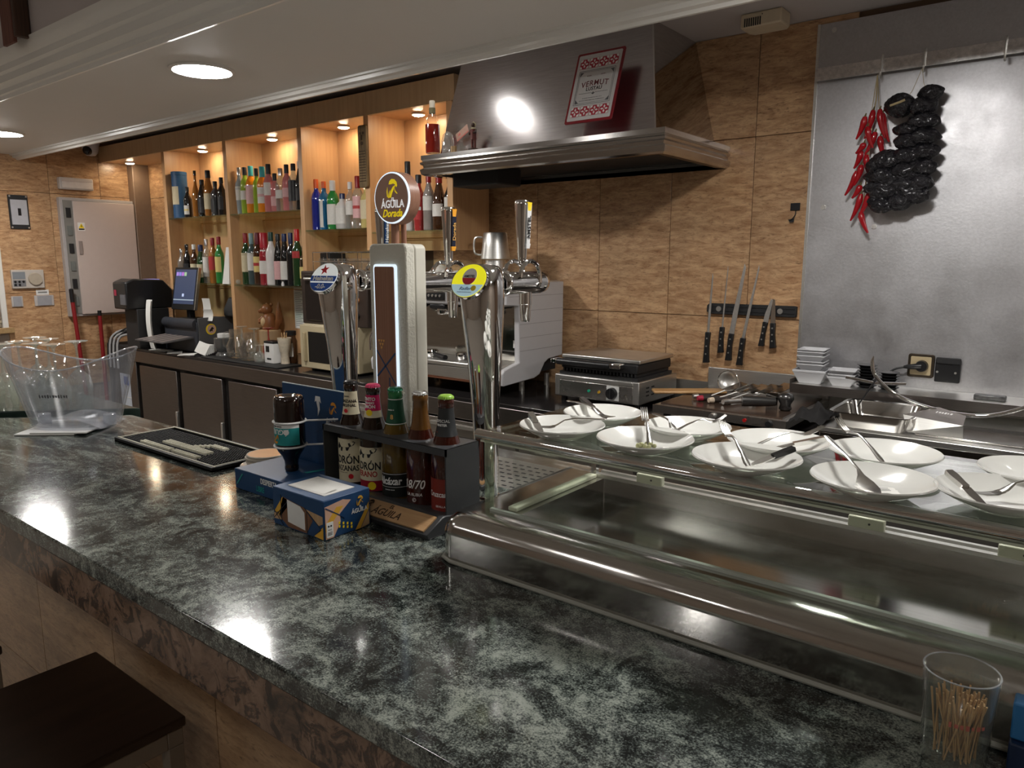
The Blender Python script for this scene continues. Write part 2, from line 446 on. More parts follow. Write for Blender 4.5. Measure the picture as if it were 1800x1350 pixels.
# travertine tiles on the kitchen wall and the left wall: each tile its own slab
TW, GAP = .355, .0025
rows = [(.65, 1.365), (1.365, 2.08), (2.08, ZC)]
tile_me = {}
def tile(parent, m, w, h, th, axis, loc):
    k = (round(w, 3), round(h, 3), axis, m.name)
    if k not in tile_me:
        g = G()
        if axis == 'y': g.box(-w/2, w/2, -th, 0, -h/2, h/2)
        else: g.box(0, th, -w/2, w/2, -h/2, h/2)
        tile_me[k] = me('tile', g, m)
    o = bpy.data.objects.new('tile', tile_me[k]); COL.objects.link(o); o.parent = parent; o.location = loc
    b = o.modifiers.new('bevel', 'BEVEL'); b.width = .0012; b.segments = 1
    return o
for i in range(-5, 2):
    xc = -1.12+TW*(i+.5)
    if xc > -.72: continue
    for z0, z1 in rows: tile(wb, TRAV, TW-GAP, z1-z0-GAP, .012, 'y', (xc, YB, (z0+z1)/2))
for i in range(3):
    xc = -6.09+TW*(i+.5)+.012
    for z0, z1 in rows: tile(wb, TRAV, TW-GAP, z1-z0-GAP, .012, 'y', (xc, YB, (z0+z1)/2))
for i in range(3):
    yc = 1.935+TW*(i+.5)
    for z0, z1 in rows:
        h = (z1 if z1 < 2.4 else ZC)
        tile(wl, TRAV, TW-GAP, h-z0-GAP, .012, 'x', (XL, yc, (z0+h)/2))
# cladding of thin split stones left of the pale corner trim
CLAD = [mat('split_stone_%d' % i, c, .8, var=.3, scale=40, bump=.6) for i, c in enumerate([(.42,.34,.24),(.33,.27,.2),(.5,.42,.31),(.26,.2,.15)])]
random.seed(3); z = 1.13
while z < 2.2:
    h = random.uniform(.022, .04); y = 1.20
    while y < 1.88:
        w = min(random.uniform(.12, .28), 1.895-y); d = random.uniform(.012, .028)
        part('stone', G().box(0, d, -w/2+.001, w/2-.001, -h/2+.001, h/2-.001), random.choice(CLAD), wl, 30, .002, loc=(XL, y+w/2, z+h/2), seg=1)
        y += w
    z += h
struct('trim_3', G().box(XL, XL+.03, 1.895, 1.933, 1.10, ZC), MOULD, .004)
struct('trim_4', G().box(XL, XL+.05, 1.0, 1.96, 1.085, 1.125), wood('oak_ledge', (.42, .28, .13), (.33, .2, .09), (3, 40, 40)), .004)
struct('trim_5', G().box(-6.088, -6.0, 2.86, 2.988, 0.0, ZC), mat('corner_post_brown', (.20, .14, .10), .4), .004)

# big stainless sheet on the right of the kitchen wall
sh = thing('steel_wall_sheet', 'large stainless steel sheet screwed to the wall behind the stove', 'wall panel', (-.15, 2.985, 1.0))
part('sheet', G().box(-.897, .9, 2.980, 2.987, 1.02, 2.452), STEEL_SHEET, sh, world=True)
part('edge_strip', G().box(-.903, -.893, 2.974, 2.987, 1.02, 2.452), STEEL, sh, world=True)
for x, zz in ((-.845, 2.425), (-.842, 1.796), (-.66, 1.72)):
    part('screw', G().disc((x, 2.980, zz), (0, -1, 0), .009, 12, .003), STEEL, sh, world=True)

# ================================================================ ceiling lamps
def downlight(loc, r, m, label, name='ceiling_downlight', group=None, rim=MOULD):
    t = thing(name, label, 'ceiling lamp', loc, group=group)
    pr = [(r*1.0, 0), (r*1.16, 0), (r*1.16, -.006), (r*1.04, -.010), (r*1.0, -.006)]
    g = G().lathe(pr+[pr[0]], 40, cap0=False, cap1=False); part('ring', g, rim, t)
    part('diffuser', G().lathe([(r*1.005, -.001), (r*.98, -.008), (r*.8, -.013), (r*.4, -.016), (.001, -.0165)], 40), m, t)
    return t
downlight((-2.82, 1.646, 2.33), .105, LAMP_E, 'bright round downlight in the dropped ceiling, nearest the camera')
downlight((-5.10, 1.69, 2.33), .105, LAMP_E, 'bright round downlight cut off by the left edge of the photo')
downlight((-.54, 1.646, 2.33), .105, LAMP_E, 'round downlight in the dropped ceiling above the glass display case')
downlight((1.6, 1.646, 2.33), .105, LAMP_E, 'round downlight in the dropped ceiling at its right end')
KIT_E = emitter('lamp_kitchen', (1.0, .97, .93), 24.0)
downlight((-2.22, 2.30, 2.477), .036, KIT_E, 'small ceiling lamp between the cornice and the hood')
downlight((.35, 2.25, 2.477), .05, KIT_E, 'small unseen ceiling lamp added to light the steel sheet')  # added out of view for the soft glow on the sheet
k = 0
for x in (-4.6, -2.2, .4):
    for y in (-.9, -2.6):
        downlight((x, y, 2.95), .11, FILL_E, 'unseen round ceiling lamp added over the guest side to light the bar', group='added fill lamps over the guests')  # out of view, added as general light for the bar

# ================================================================ beech bottle shelving
sv = thing('bottle_shelving', 'beech wood wall shelving with glass shelves full of bottles', 'shelving', (-4.1, 2.65, 1.0))
Y0, Y1 = 2.65, 2.915
PX = [-5.115, -4.35, -3.59, -3.03, -2.45]
for x in PX:
    part('upright', G().box(x-.018, x+.018, Y0, Y1, 1.002 if x < -3.1 else 1.65, 2.35), BEECH, sv, world=True, bevel=.001)

for i in range(4):
    part('back_panel', G().box(PX[i]+.019, PX[i+1]-.019, Y1-.012, Y1, 1.002 if i < 3 else 1.65, 2.335), BEECH, sv, world=True)
part('top_panel', G().box(-6.07, -2.43, Y0+.019, 2.985, 2.335, 2.353), BEECH, sv, world=True)
for i, (a, b) in enumerate(((-6.07, -5.12), (-5.118, -4.352), (-4.35, -3.592), (-3.59, -3.02), (-3.018, -2.432))):
    part('cornice_board', G().box(a, b, Y0-.004, Y0+.018, 2.328, 2.442), BEECH_EDGE, sv, world=True, bevel=.001)
part('right_return', G().box(-2.432, -2.414, Y0-.004, 2.985, 2.328, 2.442), BEECH_EDGE, sv, world=True)
def gshelf(a, b, z):
    o = part('glass_shelf', G().box(a+.019, b-.019, Y0+.004, Y1-.014, z-.009, z-.001), SHELF_GLASS, sv, world=True)
    part('shelf_rail', G().tube([(a+.02, Y1-.03, z-.03), (b-.02, Y1-.03, z-.03)], .003, 6), mat('brass', (.5, .3, .12), .3, 1.), sv, world=True)
ZU, ZL, Z4, Z5 = 1.885, 1.446, 1.768, 1.745
gshelf(PX[0], PX[1], ZU); gshelf(PX[1], PX[2], ZU); gshelf(PX[2], PX[3], Z4); gshelf(PX[3], PX[4], Z5)
gshelf(PX[0], PX[1], ZL); gshelf(PX[1], PX[2], ZL)
for i, x in enumerate((-5.90, -4.86, -4.06, -3.385, -2.80)):
    n = ['over the niche beside the corner post', 'above the blue gift tube', 'above the orange liqueur bottles', 'above the blue gin bottles', 'behind the dark rum bottle, nearest the hood'][i]
    downlight((x, 2.80, 2.335), .030, SHELF_E, 'small warm shelf spotlight '+n, 'shelf_spotlight', rim=STEEL)

# ================================================================ bar counter
bc = thing('bar_counter', 'long bar counter with polished dark green granite top and tiled front', 'bar counter', (-1.0, .8, 0))
top = [(XR-.02, .49), (XR-.02, 1.24), (-1.62, 1.24), (-1.62, 1.10), (-2.44, 1.10), (-3.0, .56), (-3.0, .49)]
part('countertop', G().prism(top, 1.068, 1.10), MATS['granite'], bc, world=True, bevel=.004, smooth=35)
FASC = bpy.data.materials.new('brown_marble'); n, l, b = nt(FASC)
tc = n.new('ShaderNodeTexCoord'); a_ = noise(n, l, tc.outputs['Object'], 9, 8, .65, 1.2); v_ = noise(n, l, tc.outputs['Object'], 22, 6, .7, 1.5)
r_ = ramp(n, [(.33, (.03, .022, .016)), (.48, (.16, .095, .06)), (.62, (.25, .16, .11)), (.75, (.12, .085, .06))]); l.new(a_.outputs['Fac'], r_.inputs[0])
r2_ = ramp(n, [(.42, (.25, .22, .2)), (.5, (1, 1, 1))]); l.new(v_.outputs['Fac'], r2_.inputs[0])
l.new(mixc(n, l, 1.0, r_.outputs[0], r2_.outputs[0], 'MULTIPLY'), b.inputs['Base Color']); b.inputs['Roughness'].default_value = .22
part('overhang', G().box(-2.9, XR-.02, .52, .675, 1.04, 1.067), mat('counter_core', (.06, .05, .045), .8), bc, world=True)
part('fascia', G().box(-3.0, XR-.02, .497, .525, .985, 1.069), FASC, bc, world=True, bevel=.002)
part('core', G().prism([(XR-.02,.675),(XR-.02,1.06),(-2.42,1.06),(-2.80,.70),(-2.80,.675)], 0, 1.068), mat('counter_core', (.06, .05, .045), .8), bc, world=True)
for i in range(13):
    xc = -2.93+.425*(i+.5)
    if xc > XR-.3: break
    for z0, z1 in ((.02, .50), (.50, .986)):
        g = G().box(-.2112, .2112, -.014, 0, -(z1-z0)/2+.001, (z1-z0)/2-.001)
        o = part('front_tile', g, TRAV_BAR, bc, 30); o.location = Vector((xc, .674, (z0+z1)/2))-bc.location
# steel worktop behind the bar with its perforated drip plate
wt = thing('bar_worktop', 'stainless steel working surface behind the taps, under bar level', 'worktop', (-.6, 1.36, 1.0))
part('surface', G().box(-1.62, XR-.02, 1.243, 1.56, 1.058, 1.082), STEEL_WELL, wt, world=True, bevel=.004)
part('apron', G().box(-1.60, XR-.03, 1.25, 1.53, .1, 1.057), STEEL_DARK, wt, world=True)
dp = thing('drip_grate', 'perforated steel drip plate beside the right beer tap', 'drip tray', (-1.16, 1.33, 1.083))
part('plate', G().box(-.27, .27, -.085, .125, 0, .012), STEEL, dp, bevel=.003)
g = G()
for i in range(22):
    for j in range(7):
        g.box(-.25+i*.023, -.25+i*.023+.012, -.07+j*.026, -.07+j*.026+.005, .0122, .0128)
part('slot', g, BLACK_M, dp)['kind'] = 'stuff'
# dark green marble ledge past the chamfered end of the counter
lg = thing('marble_ledge', 'dark green marble ledge behind the clear ice bucket', 'ledge', (-3.0, 1.0, 0))
part('slab', G().prism([(-2.47, 1.14), (-2.93, .68), (-3.45, .68), (-3.45, 1.14)], 1.072, 1.112), mat('green_marble', (.02, .035, .028), .15, var=.6, scale=12), lg, world=True, bevel=.003)
part('body', G().prism([(-2.56, 1.12), (-2.96, .72), (-3.43, .72), (-3.43, 1.12)], 0, 1.072), mat('green_marble_dark', (.015, .025, .02), .25, var=.6, scale=12), lg, world=True)

# ================================================================ kitchen counter along the back wall
kc = thing('back_counter', 'long dark steel back counter with fridge doors and black top', 'counter', (-3.0, 2.7, 0))
part('worktop', G().box(-5.30, 1.2, 2.39, 2.985, .985, 1.0), mat('black_worktop', (.018, .016, .016), .14, var=.2), kc, world=True, bevel=.002)
part('top_rail', G().box(-5.295, 1.2, 2.386, 2.40, .905, .984), STEEL_DARK, kc, world=True, bevel=.003)
part('carcass', G().box(-5.28, 1.2, 2.42, 2.98, .08, .984), mat('carcass_dark', (.02, .018, .017), .6), kc, world=True)
part('plinth', G().box(-5.25, 1.2, 2.45, 2.97, 0, .08), BLACK_M, kc, world=True)
for a, b in ((-5.15, -4.655), (-4.60, -4.115), (-4.04, -3.555), (-3.48, -3.0)):
    d = part('door', G().box(a, b, 2.393, 2.42, .13, .885), STEEL_DARK, kc, world=True, bevel=.004)
    part('handle', G().box(b-.012-kc.location[0], b+.006-kc.location[0], 2.375-kc.location[1], 2.394-kc.location[1], .45, .62), STEEL, d, bevel=.003)
part('frame_post', G().box(-5.295, -5.19, 2.388, 2.42, .08, .905), STEEL_DARK, kc, world=True, bevel=.003)
STEEL_DRW = steel('drawer_steel', (.42, .39, .36), .32, (3, 120, 120))
for (a, b) in ((-2.96, -2.42), (-2.40, -1.86), (-1.84, -1.3), (-1.28, -.74)):
    for z0, z1 in ((.70, .895), (.49, .69), (.28, .48)):
        d = part('drawer', G().box(a, b, 2.392, 2.42, z0, z1), STEEL_DRW, kc, world=True, bevel=.003)
        part('handle', G().box(a+.05-kc.location[0], b-.05-kc.location[0], 2.38-kc.location[1], 2.393-kc.location[1], z1-.035, z1-.022), STEEL, d)
spb = thing('steel_splashback', 'low steel splashback strip along the wall behind the grill', 'splashback', (-1.25, 2.98, 1.0005))
part('strip', G().box(-2.0, -.67, 2.976, 2.986, 1.0005, 1.085), STEEL, spb, world=True)

# ================================================================ extractor hood
hd = thing('extractor_hood', 'big stainless steel extractor hood hung over the coffee machine', 'extractor hood', (-1.8, 2.7, 1.96))
def rect(x0, x1, y0, y1, z): return [(x0, y0, z), (x1, y0, z), (x1, y1, z), (x0, y1, z)]
g = G()
X0, X1, YA, YZ = -2.40, -1.222, 2.41, 2.986
rings = []
for d, z in ((-.055, 1.985), (-.045, 1.968), (-.012, 1.966), (0, 1.972), (.004, 1.992), (-.008, 2.000), (-.006, 2.010), (.002, 2.014), (.004, 2.022), (-.006, 2.028), (0, 2.034), (0, 2.052), (-.05, 2.054)):
    rings.append(rect(X0-d, X1+d, YA-d, YZ, z))
g.loft(rings, False, False); part('lip', g, steel('hood_lip_steel', (.58, .56, .54), .13, (2, 60, 60), var=.05, bump=0, blot=0.), hd, world=True, smooth=25)
bo = rect(-2.335, -1.285, 2.463, 2.986, 2.053); to = rect(-2.33, -1.388, 2.612, 2.986, 2.476)
part('front_panel', G().add([bo[0], bo[1], to[1], to[0]], [(0, 1, 2, 3)]), STEEL_HOOD, hd, world=True, smooth=None)
part('side_panel', G().add([bo[1], bo[2], to[2], to[1]], [(0, 1, 2, 3)]), steel('hood_side_mirror_steel', (.55, .52, .5), .06, (4, 4, 30), bump=0., blot=.03), hd, world=True, smooth=None)
part('side_panel', G().add([bo[0], to[0], to[3], bo[3]], [(0, 1, 2, 3)]), STEEL_HOOD, hd, world=True, smooth=None)
part('corner_strip', G().tube([bo[1], to[1]], .003, 6), CHROME, hd, world=True)
part('filter_housing', G().box(-2.34, -1.28, 2.47, 2.98, 2.0, 2.03), BLACK_M, hd, world=True)
part('lamp_box', G().box(-2.34, -2.08, 2.55, 2.72, 1.925, 2.0), BLACK_M, hd, world=True, bevel=.006)

# ================================================================ glass tapas display case on the counter
cs = thing('tapas_display_case', 'empty stainless steel tapas display case with glass top and chrome rail', 'display case', (-.1, 1.0, 1.10))
XA, XB = -.838, 1.9
# steel tub: rounded front shell, rim, shallow well
def rr(x0, x1, y0, y1, z, r, seg=6):
    pts = []
    for cx, cy, a in ((x1-r, y1-r*.1, 0), (x0+r, y1-r*.1, PI/2), (x0+r, y0+r, PI), (x1-r, y0+r, 1.5*PI)):
        for i in range(seg+1):
            t = a+PI/2*i/seg; k = .1 if cy > (y0+y1)/2 else 1
            pts.append((cx+r*math.cos(t), cy+r*k*math.sin(t), z))
    return pts
YA2, YB2 = .857, 1.236
sec = [(0, 1.101), (.002, 1.104), (.002, 1.108), (.002, 1.130), (.002, 1.148), (.002, 1.150), (.004, 1.160), (.009, 1.170), (.017, 1.178), (.028, 1.183), (.040, 1.1845)]
g = G()
outer = [rr(XA+d, XB-d, YA2+d, YB2-d*.2, z, .034) for d, z in sec]
inn = [rr(-.712, XB-.05, .925, 1.196, z, .008) for z in (1.1835, 1.178, 1.140)]
g.loft(outer+inn, False, True); part('steel_tub', g, STEEL_WELL, cs, world=True, smooth=50)
part('base_seal', G().tube([(XA+.002, 1.2, 1.1038), (XA+.002, YA2+.03, 1.1038), (XA+.012, YA2+.008, 1.1038), (XA+.035, YA2-.001, 1.1038), (XB, YA2-.001, 1.1038)], .0035, 8), mat('grey_silicone', (.32, .32, .28), .4), cs, world=True)
CHAN = mat('pale_channel', (.62, .62, .48), .3, var=.15)
part('front_channel', G().box(-.765, XB-.04, .915, .9225, 1.184, 1.1885), mat('glass_edge_green', (.40, .43, .38), .2, var=.1), cs, world=True)
part('side_channel', G().box(-.742, -.724, .935, 1.19, 1.184, 1.1915), CHAN, cs, world=True, bevel=.002)
part('rear_channel', G().box(-.73, XB-.04, 1.194, 1.206, 1.184, 1.191), STEEL, cs, world=True)
part('rear_channel', G().box(-.73, XB-.04, 1.214, 1.222, 1.184, 1.193), STEEL, cs, world=True)
part('front_glass', G().box(-.76, XB-.05, .917, .921, 1.19, 1.304), GLASS, cs, world=True)
part('side_glass', G().box(-.735, -.731, .94, 1.19, 1.1915, 1.306), GLASS, cs, world=True)
part('front_rail', G().tube([(-.80, .926, 1.3105), (XB-.02, .926, 1.3105)], .0088, 14), CHROME, cs, world=True)
part('front_rail_trim', G().box(-.79, XB-.02, .9215, .9255, 1.2985, 1.3016), mat('glass_edge_pale', (.6, .62, .5), .15), cs, world=True)
part('rear_rail', G().tube([(-.755, 1.212, 1.309), (XB-.02, 1.212, 1.309)], .005, 10), CHROME, cs, world=True)
part('side_rail', G().tube([(-.785, .93, 1.311), (-.755, 1.212, 1.309)], .006, 10), CHROME, cs, world=True)
GP = thin_glass('corner_post_glass', (.78, .86, .76), .5, .02, .15, .12, (.6, .65, .5))
for x, y, nm in ((-.772, .925, 'corner_post'), (-.735, 1.203, 'corner_post'), (1.3, .925, 'corner_post'), (1.3, 1.203, 'corner_post')):
    part(nm, G().box(x-.008, x+.004, y-.005, y+.005, 1.184, 1.305), GP if y < 1 else CHROME, cs, world=True)
part('top_glass', G().box(-.785, XB-.02, .932, 1.216, 1.3135, 1.3185), thin_glass('case_top_glass', (.86, .90, .86), .9, 0., .10), cs, world=True)
for x in (-.613, -.242, -.045):
    c = part('glass_clip', G().box(x-.026, x+.026, 1.190, 1.203, 1.191, 1.209), CHAN, cs, world=True, bevel=.002)
    part('screw', G().disc((x+.005-cs.location[0], 1.190-cs.location[1], 1.200-cs.location[2]), (0, -1, 0), .0018, 8, .001), BLACK, c)

# ---------------------------------------------------------------- plates with forks on the case
ZP = 1.3187
def plate_profile(r):
    return [(r*.42, .0), (r*.45, .003), (r*.62, .006), (r*.97, .0195), (r, .0215), (r*.985, .023), (r*.95, .0215), (r*.66, .0095), (r*.5, .0065), (r*.2, .006)]
FORK = steel('cutlery_steel', (.72, .71, .68), .2, (20, 20, 20), bump=0)
def plate(px, py, r, label):
    t = thing('plate', label, 'plate', (px, py, ZP), group='used plates on the display case')
    part('dish', G().lathe(plate_profile(r), 48), WHITE, t, 50)
    return t
def cutlery(kind, label, p0, p1, dz0=.012, dz1=.03, tip=None, kname=None):
    """fork or knife lying from p0 (working end, in the plate) to p1 (handle end, on the rim); world xy"""
    a = Vector((p0[0], p0[1], ZP+dz0)); b = Vector((p1[0], p1[1], ZP+dz1)); L = (b-a).length
    t = thing(kind, label, 'fork' if kind == 'fork' else ('knife' if kind == 'knife' else 'spoon'), tuple(a), group='cutlery left on the plates')
    d = (b-a)/L; up = Vector((0, 0, 1)); s = d.cross(up).normalized(); up = s.cross(d)
    def at3(u, v, w): return d*u*L+s*v*.72+up*w
    if kind == 'fork':
        g = G()
        for k in (-1.5, -.5, .5, 1.5):
            g.tube([at3(0, k*.0042, .005), at3(.10, k*.0042, .0012), at3(.22, k*.0044, -.001), at3(.30, k*.0040, .0)], [.0006, .0011, .0013, .0014], 6)
        part('tines', g, FORK, t)
        g = G()
        prof = [(.28, .0078, .0), (.33, .0082, .0015), (.38, .0060, .004), (.44, .0030, .007), (.55, .0028, .0075), (.75, .0045, .005), (.93, .0065, .001), (1.0, .0045, .0)]
        rings = []
        for u, w, z in prof:
            rings.append([at3(u, -w, z), at3(u, -w*.6, z+.0012), at3(u, w*.6, z+.0012), at3(u, w, z), at3(u, w*.6, z-.001), at3(u, -w*.6, z-.001)])
        g.loft(rings); part('handle', g, FORK, t, 50)
    elif kind == 'spoon':
        g = G(); rings = []
        for u, w, z in ((0, .001, .003), (.04, .010, .002), (.12, .0165, .0), (.22, .0155, 0), (.30, .006, .003), (.36, .003, .006), (.6, .0032, .006), (.9, .006, .002), (1, .004, .001)):
            rings.append([at3(u, -w, z), at3(u, -w*.5, z-.0015), at3(u, w*.5, z-.0015), at3(u, w, z), at3(u, w*.5, z+.0006), at3(u, -w*.5, z+.0006)])
        g.loft(rings); part('bowl', g, FORK, t, 50)
    else:
        g = G(); rings = []
        for u, w, z in ((0, .001, 0), (.05, .006, 0), (.25, .0085, 0), (.5, .008, .001)):
            rings.append([at3(u, -w, z), at3(u, w, z), at3(u, w, z+.001), at3(u, -w, z+.0016)])
        g.loft(rings); part('blade', g, FORK, t, 50)
        g = G(); rings = []
        for u, w, z in ((.5, .006, .001), (.6, .0055, .001), (.85, .0075, .001), (1, .006, .001)):
            rings.append([at3(u, -w, z-.0025), at3(u, w, z-.0025), at3(u, w, z+.0035), at3(u, -w, z+.0035)])
        g.loft(rings); part('handle', g, mat('cutlery_black_handle', (.02, .02, .02), .15) if kname == 'dark' else FORK, t, 50)
    return t
PL = [(-.652, 1.086, .068, 'white plate farthest back, in front of the contact grill'),
      (-.652, .962, .069, 'white plate at the left end of the glass case top'),
      (-.505, .964, .072, 'white plate with leftover olives, second in the front row'),
      (-.490, 1.078, .068, 'white plate in the back row with two crossed forks'),
      (-.348, .955, .072, 'white plate with fork and dark handled knife, third in front row'),
      (-.344, 1.070, .072, 'white plate in the back row in front of the griddle knobs'),
      (-.190, .950, .071, 'white plate with a spoon and paper scrap in the front row'),
      (-.207, 1.098, .072, 'white plate in the back row below the ham stand'),
      (-.058, .985, .072, 'white plate in the front row nearest the right edge'),
      (-.030, 1.112, .070, 'white plate in the back row cut by the right edge')]
plates = [plate(*p) for p in PL]
def near(i, a, r, b=None):
    c = PL[i]; return (c[0]+math.cos(a)*r, c[1]+math.sin(a)*r)
D = math.radians
cutlery('fork', 'fork resting across the farthest back plate', near(0, D(-10), .025), near(0, D(172), .082))
cutlery('knife', 'second cutlery piece beside the fork on the farthest plate', near(0, D(-40), .02), near(0, D(150), .08))
cutlery('fork', 'fork lying flat in the leftmost plate', near(1, D(205), .045), near(1, D(35), .068))
cutlery('knife', 'knife on the left rim of the leftmost plate', near(1, D(250), .04), near(1, D(180), .064))
cutlery('fork', 'fork standing out over the plate with olives, tines up', near(2, D(120), .085), near(2, D(-30), .015), .046, .012)
cutlery('fork', 'fork with tines up on the crossed forks plate', near(3, D(38), .062), near(3, D(215), .02), .034, .012)
cutlery('fork', 'fork with handle on the left rim of the crossed forks plate', near(3, D(-80), .03), near(3, D(170), .068))
cutlery('fork', 'fork tines up over the left rim of the third front plate', near(4, D(135), .088), near(4, D(-60), .02), .046, .012)
cutlery('knife', 'knife with black handle on the third front plate', near(4, D(-40), .015), near(4, D(38), .064), kname='dark')
cutlery('fork', 'fork reaching the back rim of the plate by the griddle knobs', near(5, D(45), .07), near(5, D(225), .04), .036, .012)
cutlery('knife', 'knife along the front rim of the plate by the griddle knobs', near(5, D(-100), .045), near(5, D(10), .064))
cutlery('spoon', 'spoon lying in the front plate with the paper scrap', near(6, D(-70), .045), near(6, D(140), .095), .011, .05)
cutlery('fork', 'fork with handle down in the plate below the ham stand', near(7, D(150), .088), near(7, D(-80), .03), .046, .012)
cutlery('fork', 'fork in the rightmost front plate pointing away from camera', near(8, D(200), .03), near(8, D(52), .088))
cutlery('knife', 'knife in the rightmost front plate along its left side', near(8, D(-110), .045), near(8, D(170), .06))
ol = thing('food_leftover', 'small heap of green olive leftovers on a plate', 'leftovers', (near(2, D(-45), .012)[0], near(2, D(-45), .012)[1], ZP+.0065))
random.seed(5)
g = G()
for k in range(9):
    g.sphere((random.uniform(-.012, .012), random.uniform(-.009, .009), .0035+random.uniform(0, .003)), random.uniform(.003, .0045), 8, 6)
part('olive_bits', g, mat('olive', (.42, .42, .22), .4, var=.4, scale=300), ol)['kind'] = 'stuff'
PRN = mat('ink_grey', (.25, .25, .24), .6)
for i, (rz, w) in enumerate(((D(30), .045), (D(20), .04), (D(40), .04))):
    c = PL[(6, 2, 1)[i]]
    nm = ['crumpled receipt scrap in the front plate with the spoon', 'torn napkin bit beside the olives', 'folded napkin bit in the leftmost plate'][i]
    o = thing('paper_scrap', nm, 'paper', (c[0]+.008+.012*(i > 0), c[1]-.008, ZP+.0083), rz)
    g = G(); N = 6
    vs = []
    random.seed(i)
    for a in range(N+1):
        for b in range(N+1):
            vs.append(((a/N-.5)*w, (b/N-.5)*w*.6, random.uniform(0, .002)))
    g.add(vs, [(a*(N+1)+b, (a+1)*(N+1)+b, (a+1)*(N+1)+b+1, a*(N+1)+b+1) for a in range(N) for b in range(N)])
    part('sheet', g, PAPER, o, 60)
    for q in range(3):
        part('print', G().box(-w*.35, w*.3, -.006+q*.005, -.0045+q*.005, .0024, .0026), PRN, o)

# ================================================================ beer taps
NAVY = mat('navy_print', (.012, .045, .13), .4)
YEL = mat('yellow_print', (.85, .62, .02), .4)
WHT = mat('white_print', (.82, .82, .80), .4)
RED = mat('red_print', (.62, .02, .03), .4)
BLU = mat('blue_print', (.02, .10, .48), .35)
BADGE_C = Vector((0, -.0455, .457)); BADGE_N = Vector((.10, -.86, .50)).normalized()
def tower(nm, label, x, y, top=1.592):
    t = thing(nm, label, 'beer tap', (x, y, 1.10))
    H = top-1.10; rings = []
    for z, cy, rx, ry in ((0, 0, .030, .030), (.006, 0, .030, .030), (.008, 0, .024, .025), (.10, 0, .0245, .026), (.2, -.001, .028, .030), (.3, -.004, .0345, .037), (.38, -.008, .040, .0445), (.43, -.010, .0425, .049), (.458, -.010, .0415, .049), (.478, -.006, .036, .042), (.488, -.002, .026, .030), (.492, 0, .010, .012)):
        z = z*H/.492
        ring = []
        for i in range(36):
            v = Vector((rx*math.cos(2*PI*i/36), cy+ry*math.sin(2*PI*i/36), z)); q = (v-BADGE_C).dot(BADGE_N)
            if z > .38 and q > -.0012: v -= BADGE_N*(q+.0012)
            ring.append(tuple(v))
        rings.append(ring)
    part('column', G().loft(rings), CHROME, t, 60)
    part('base_flange', G().lathe([(.045, 0), (.045, .004), (.034, .009), (.026, .012)], 36), CHROME, t)
    return t
def faucet(t, y0, z, ylen, strip, strip_text, tip, tipcol, txtcol, hy=None):
    """horizontal chrome arm towards the barman with fork, tapered handle and spout (local coords of t)"""
    part('arm', G().tube([(0, y0, z), (0, y0+.012, z), (0, y0+.0125, z), (0, y0+ylen-.02, z), (0, y0+ylen-.006, z), (0, y0+ylen, z)], [.020, .020, .0235, .0245, .022, .012], 28), CHROME, t, 50)
    part('collar', G().tube([(0, y0+.006, z), (0, y0+.010, z), (0, y0+.014, z), (0, y0+.018, z)], [.024, .027, .027, .024], 28), CHROME, t)
    hy = hy if hy is not None else y0+ylen*.62
    pts = [(0, hy-.034, z+.012)] + [(0, hy-.034*math.cos(PI*k/8), z+.014+.032*math.sin(PI*k/8)) for k in range(9)] + [(0, hy+.034, z-.006)]
    for s in (-1, 1):
        part('fork_bracket', G().tube([(s*.022, p[1], p[2]) for p in pts], .0048, 8), CHROME, t)
    part('pivot_screw', G().disc((.026, hy+.034, z-.006), (1, 0, 0), .006, 14, .004), CHROME, t)
    h = part('handle', G().loft([[(r*math.cos(2*PI*i/20)*.9, hy+r*math.sin(2*PI*i/20), zz) for i in range(20)] for zz, r in ((z+.040, .009), (z+.052, .0105), (z+.075, .0115), (z+.12, .0145), (z+.162, .0168), (z+.170, .0165), (z+.172, .014))]), CHROME, t, 50)
    # inlaid strip on the side of the handle that faces the right of the room
    for a, b, mm, nm in ((z+.075, z+.165, strip, 'handle_strip'), (z+.150, z+.167, tip, 'strip_top'), (z+.072, z+.082, tipcol, 'strip_foot')):
        f = lambda q: .0148+(q-z-.12)*.045+.0016
        part(nm, G().loft([[(f(a), hy-.0035, a), (f(a), hy+.0075, a), (f(a)-.003, hy+.0075, a), (f(a)-.003, hy-.0035, a)], [(f(b)+ (.0004 if nm != 'handle_strip' else 0), hy-.005, b), (f(b)+(.0004 if nm != 'handle_strip' else 0), hy+.010, b), (f(b)-.004, hy+.010, b), (f(b)-.004, hy-.005, b)]]), mm, h, 30)
    if strip_text:
        text(strip_text, .0135, txtcol, h, frame((.0172, hy+.0025, z+.116), (.04, 0, 1), (0, -1, 0)), bold=.01, thick=.0008)
    part('spout', G().lathe([(.0135, -.020), (.0135, -.046), (.0125, -.047), (.0125, -.050), (.0105, -.080), (.0095, -.084)], 20, (0, hy+.012, z)), CHROME, t)
def badge(t, c, nrm, r, ry, m):
    g = G().disc(c, nrm, r, 40, .006, ry); p = part('badge', g, CHROME, t, 40)
    c2 = Vector(c)+Vector(nrm).normalized()*.0062
    a = Vector((0, 0, 1)).cross(Vector(nrm)).normalized(); b = Vector(nrm).normalized().cross(a)
    part('badge_face', G().disc(c2, nrm, r*.95, 40, .0006, ry*.95), m, p)
    return p, lambda dz: frame(c2+Vector(nrm).normalized()*(.0007+dz), a, b)
def half(rx, ry, lo, hi, n=20):
    """slice of an ellipse between two heights"""
    pts = []
    for i in range(n+1):
        y = lo+(hi-lo)*i/n; pts.append((rx*math.sqrt(max(0, 1-(y/ry)**2)), y))
    return pts+[(-x, y) for x, y in reversed(pts)]
nb = Vector((.10, -.86, .50))
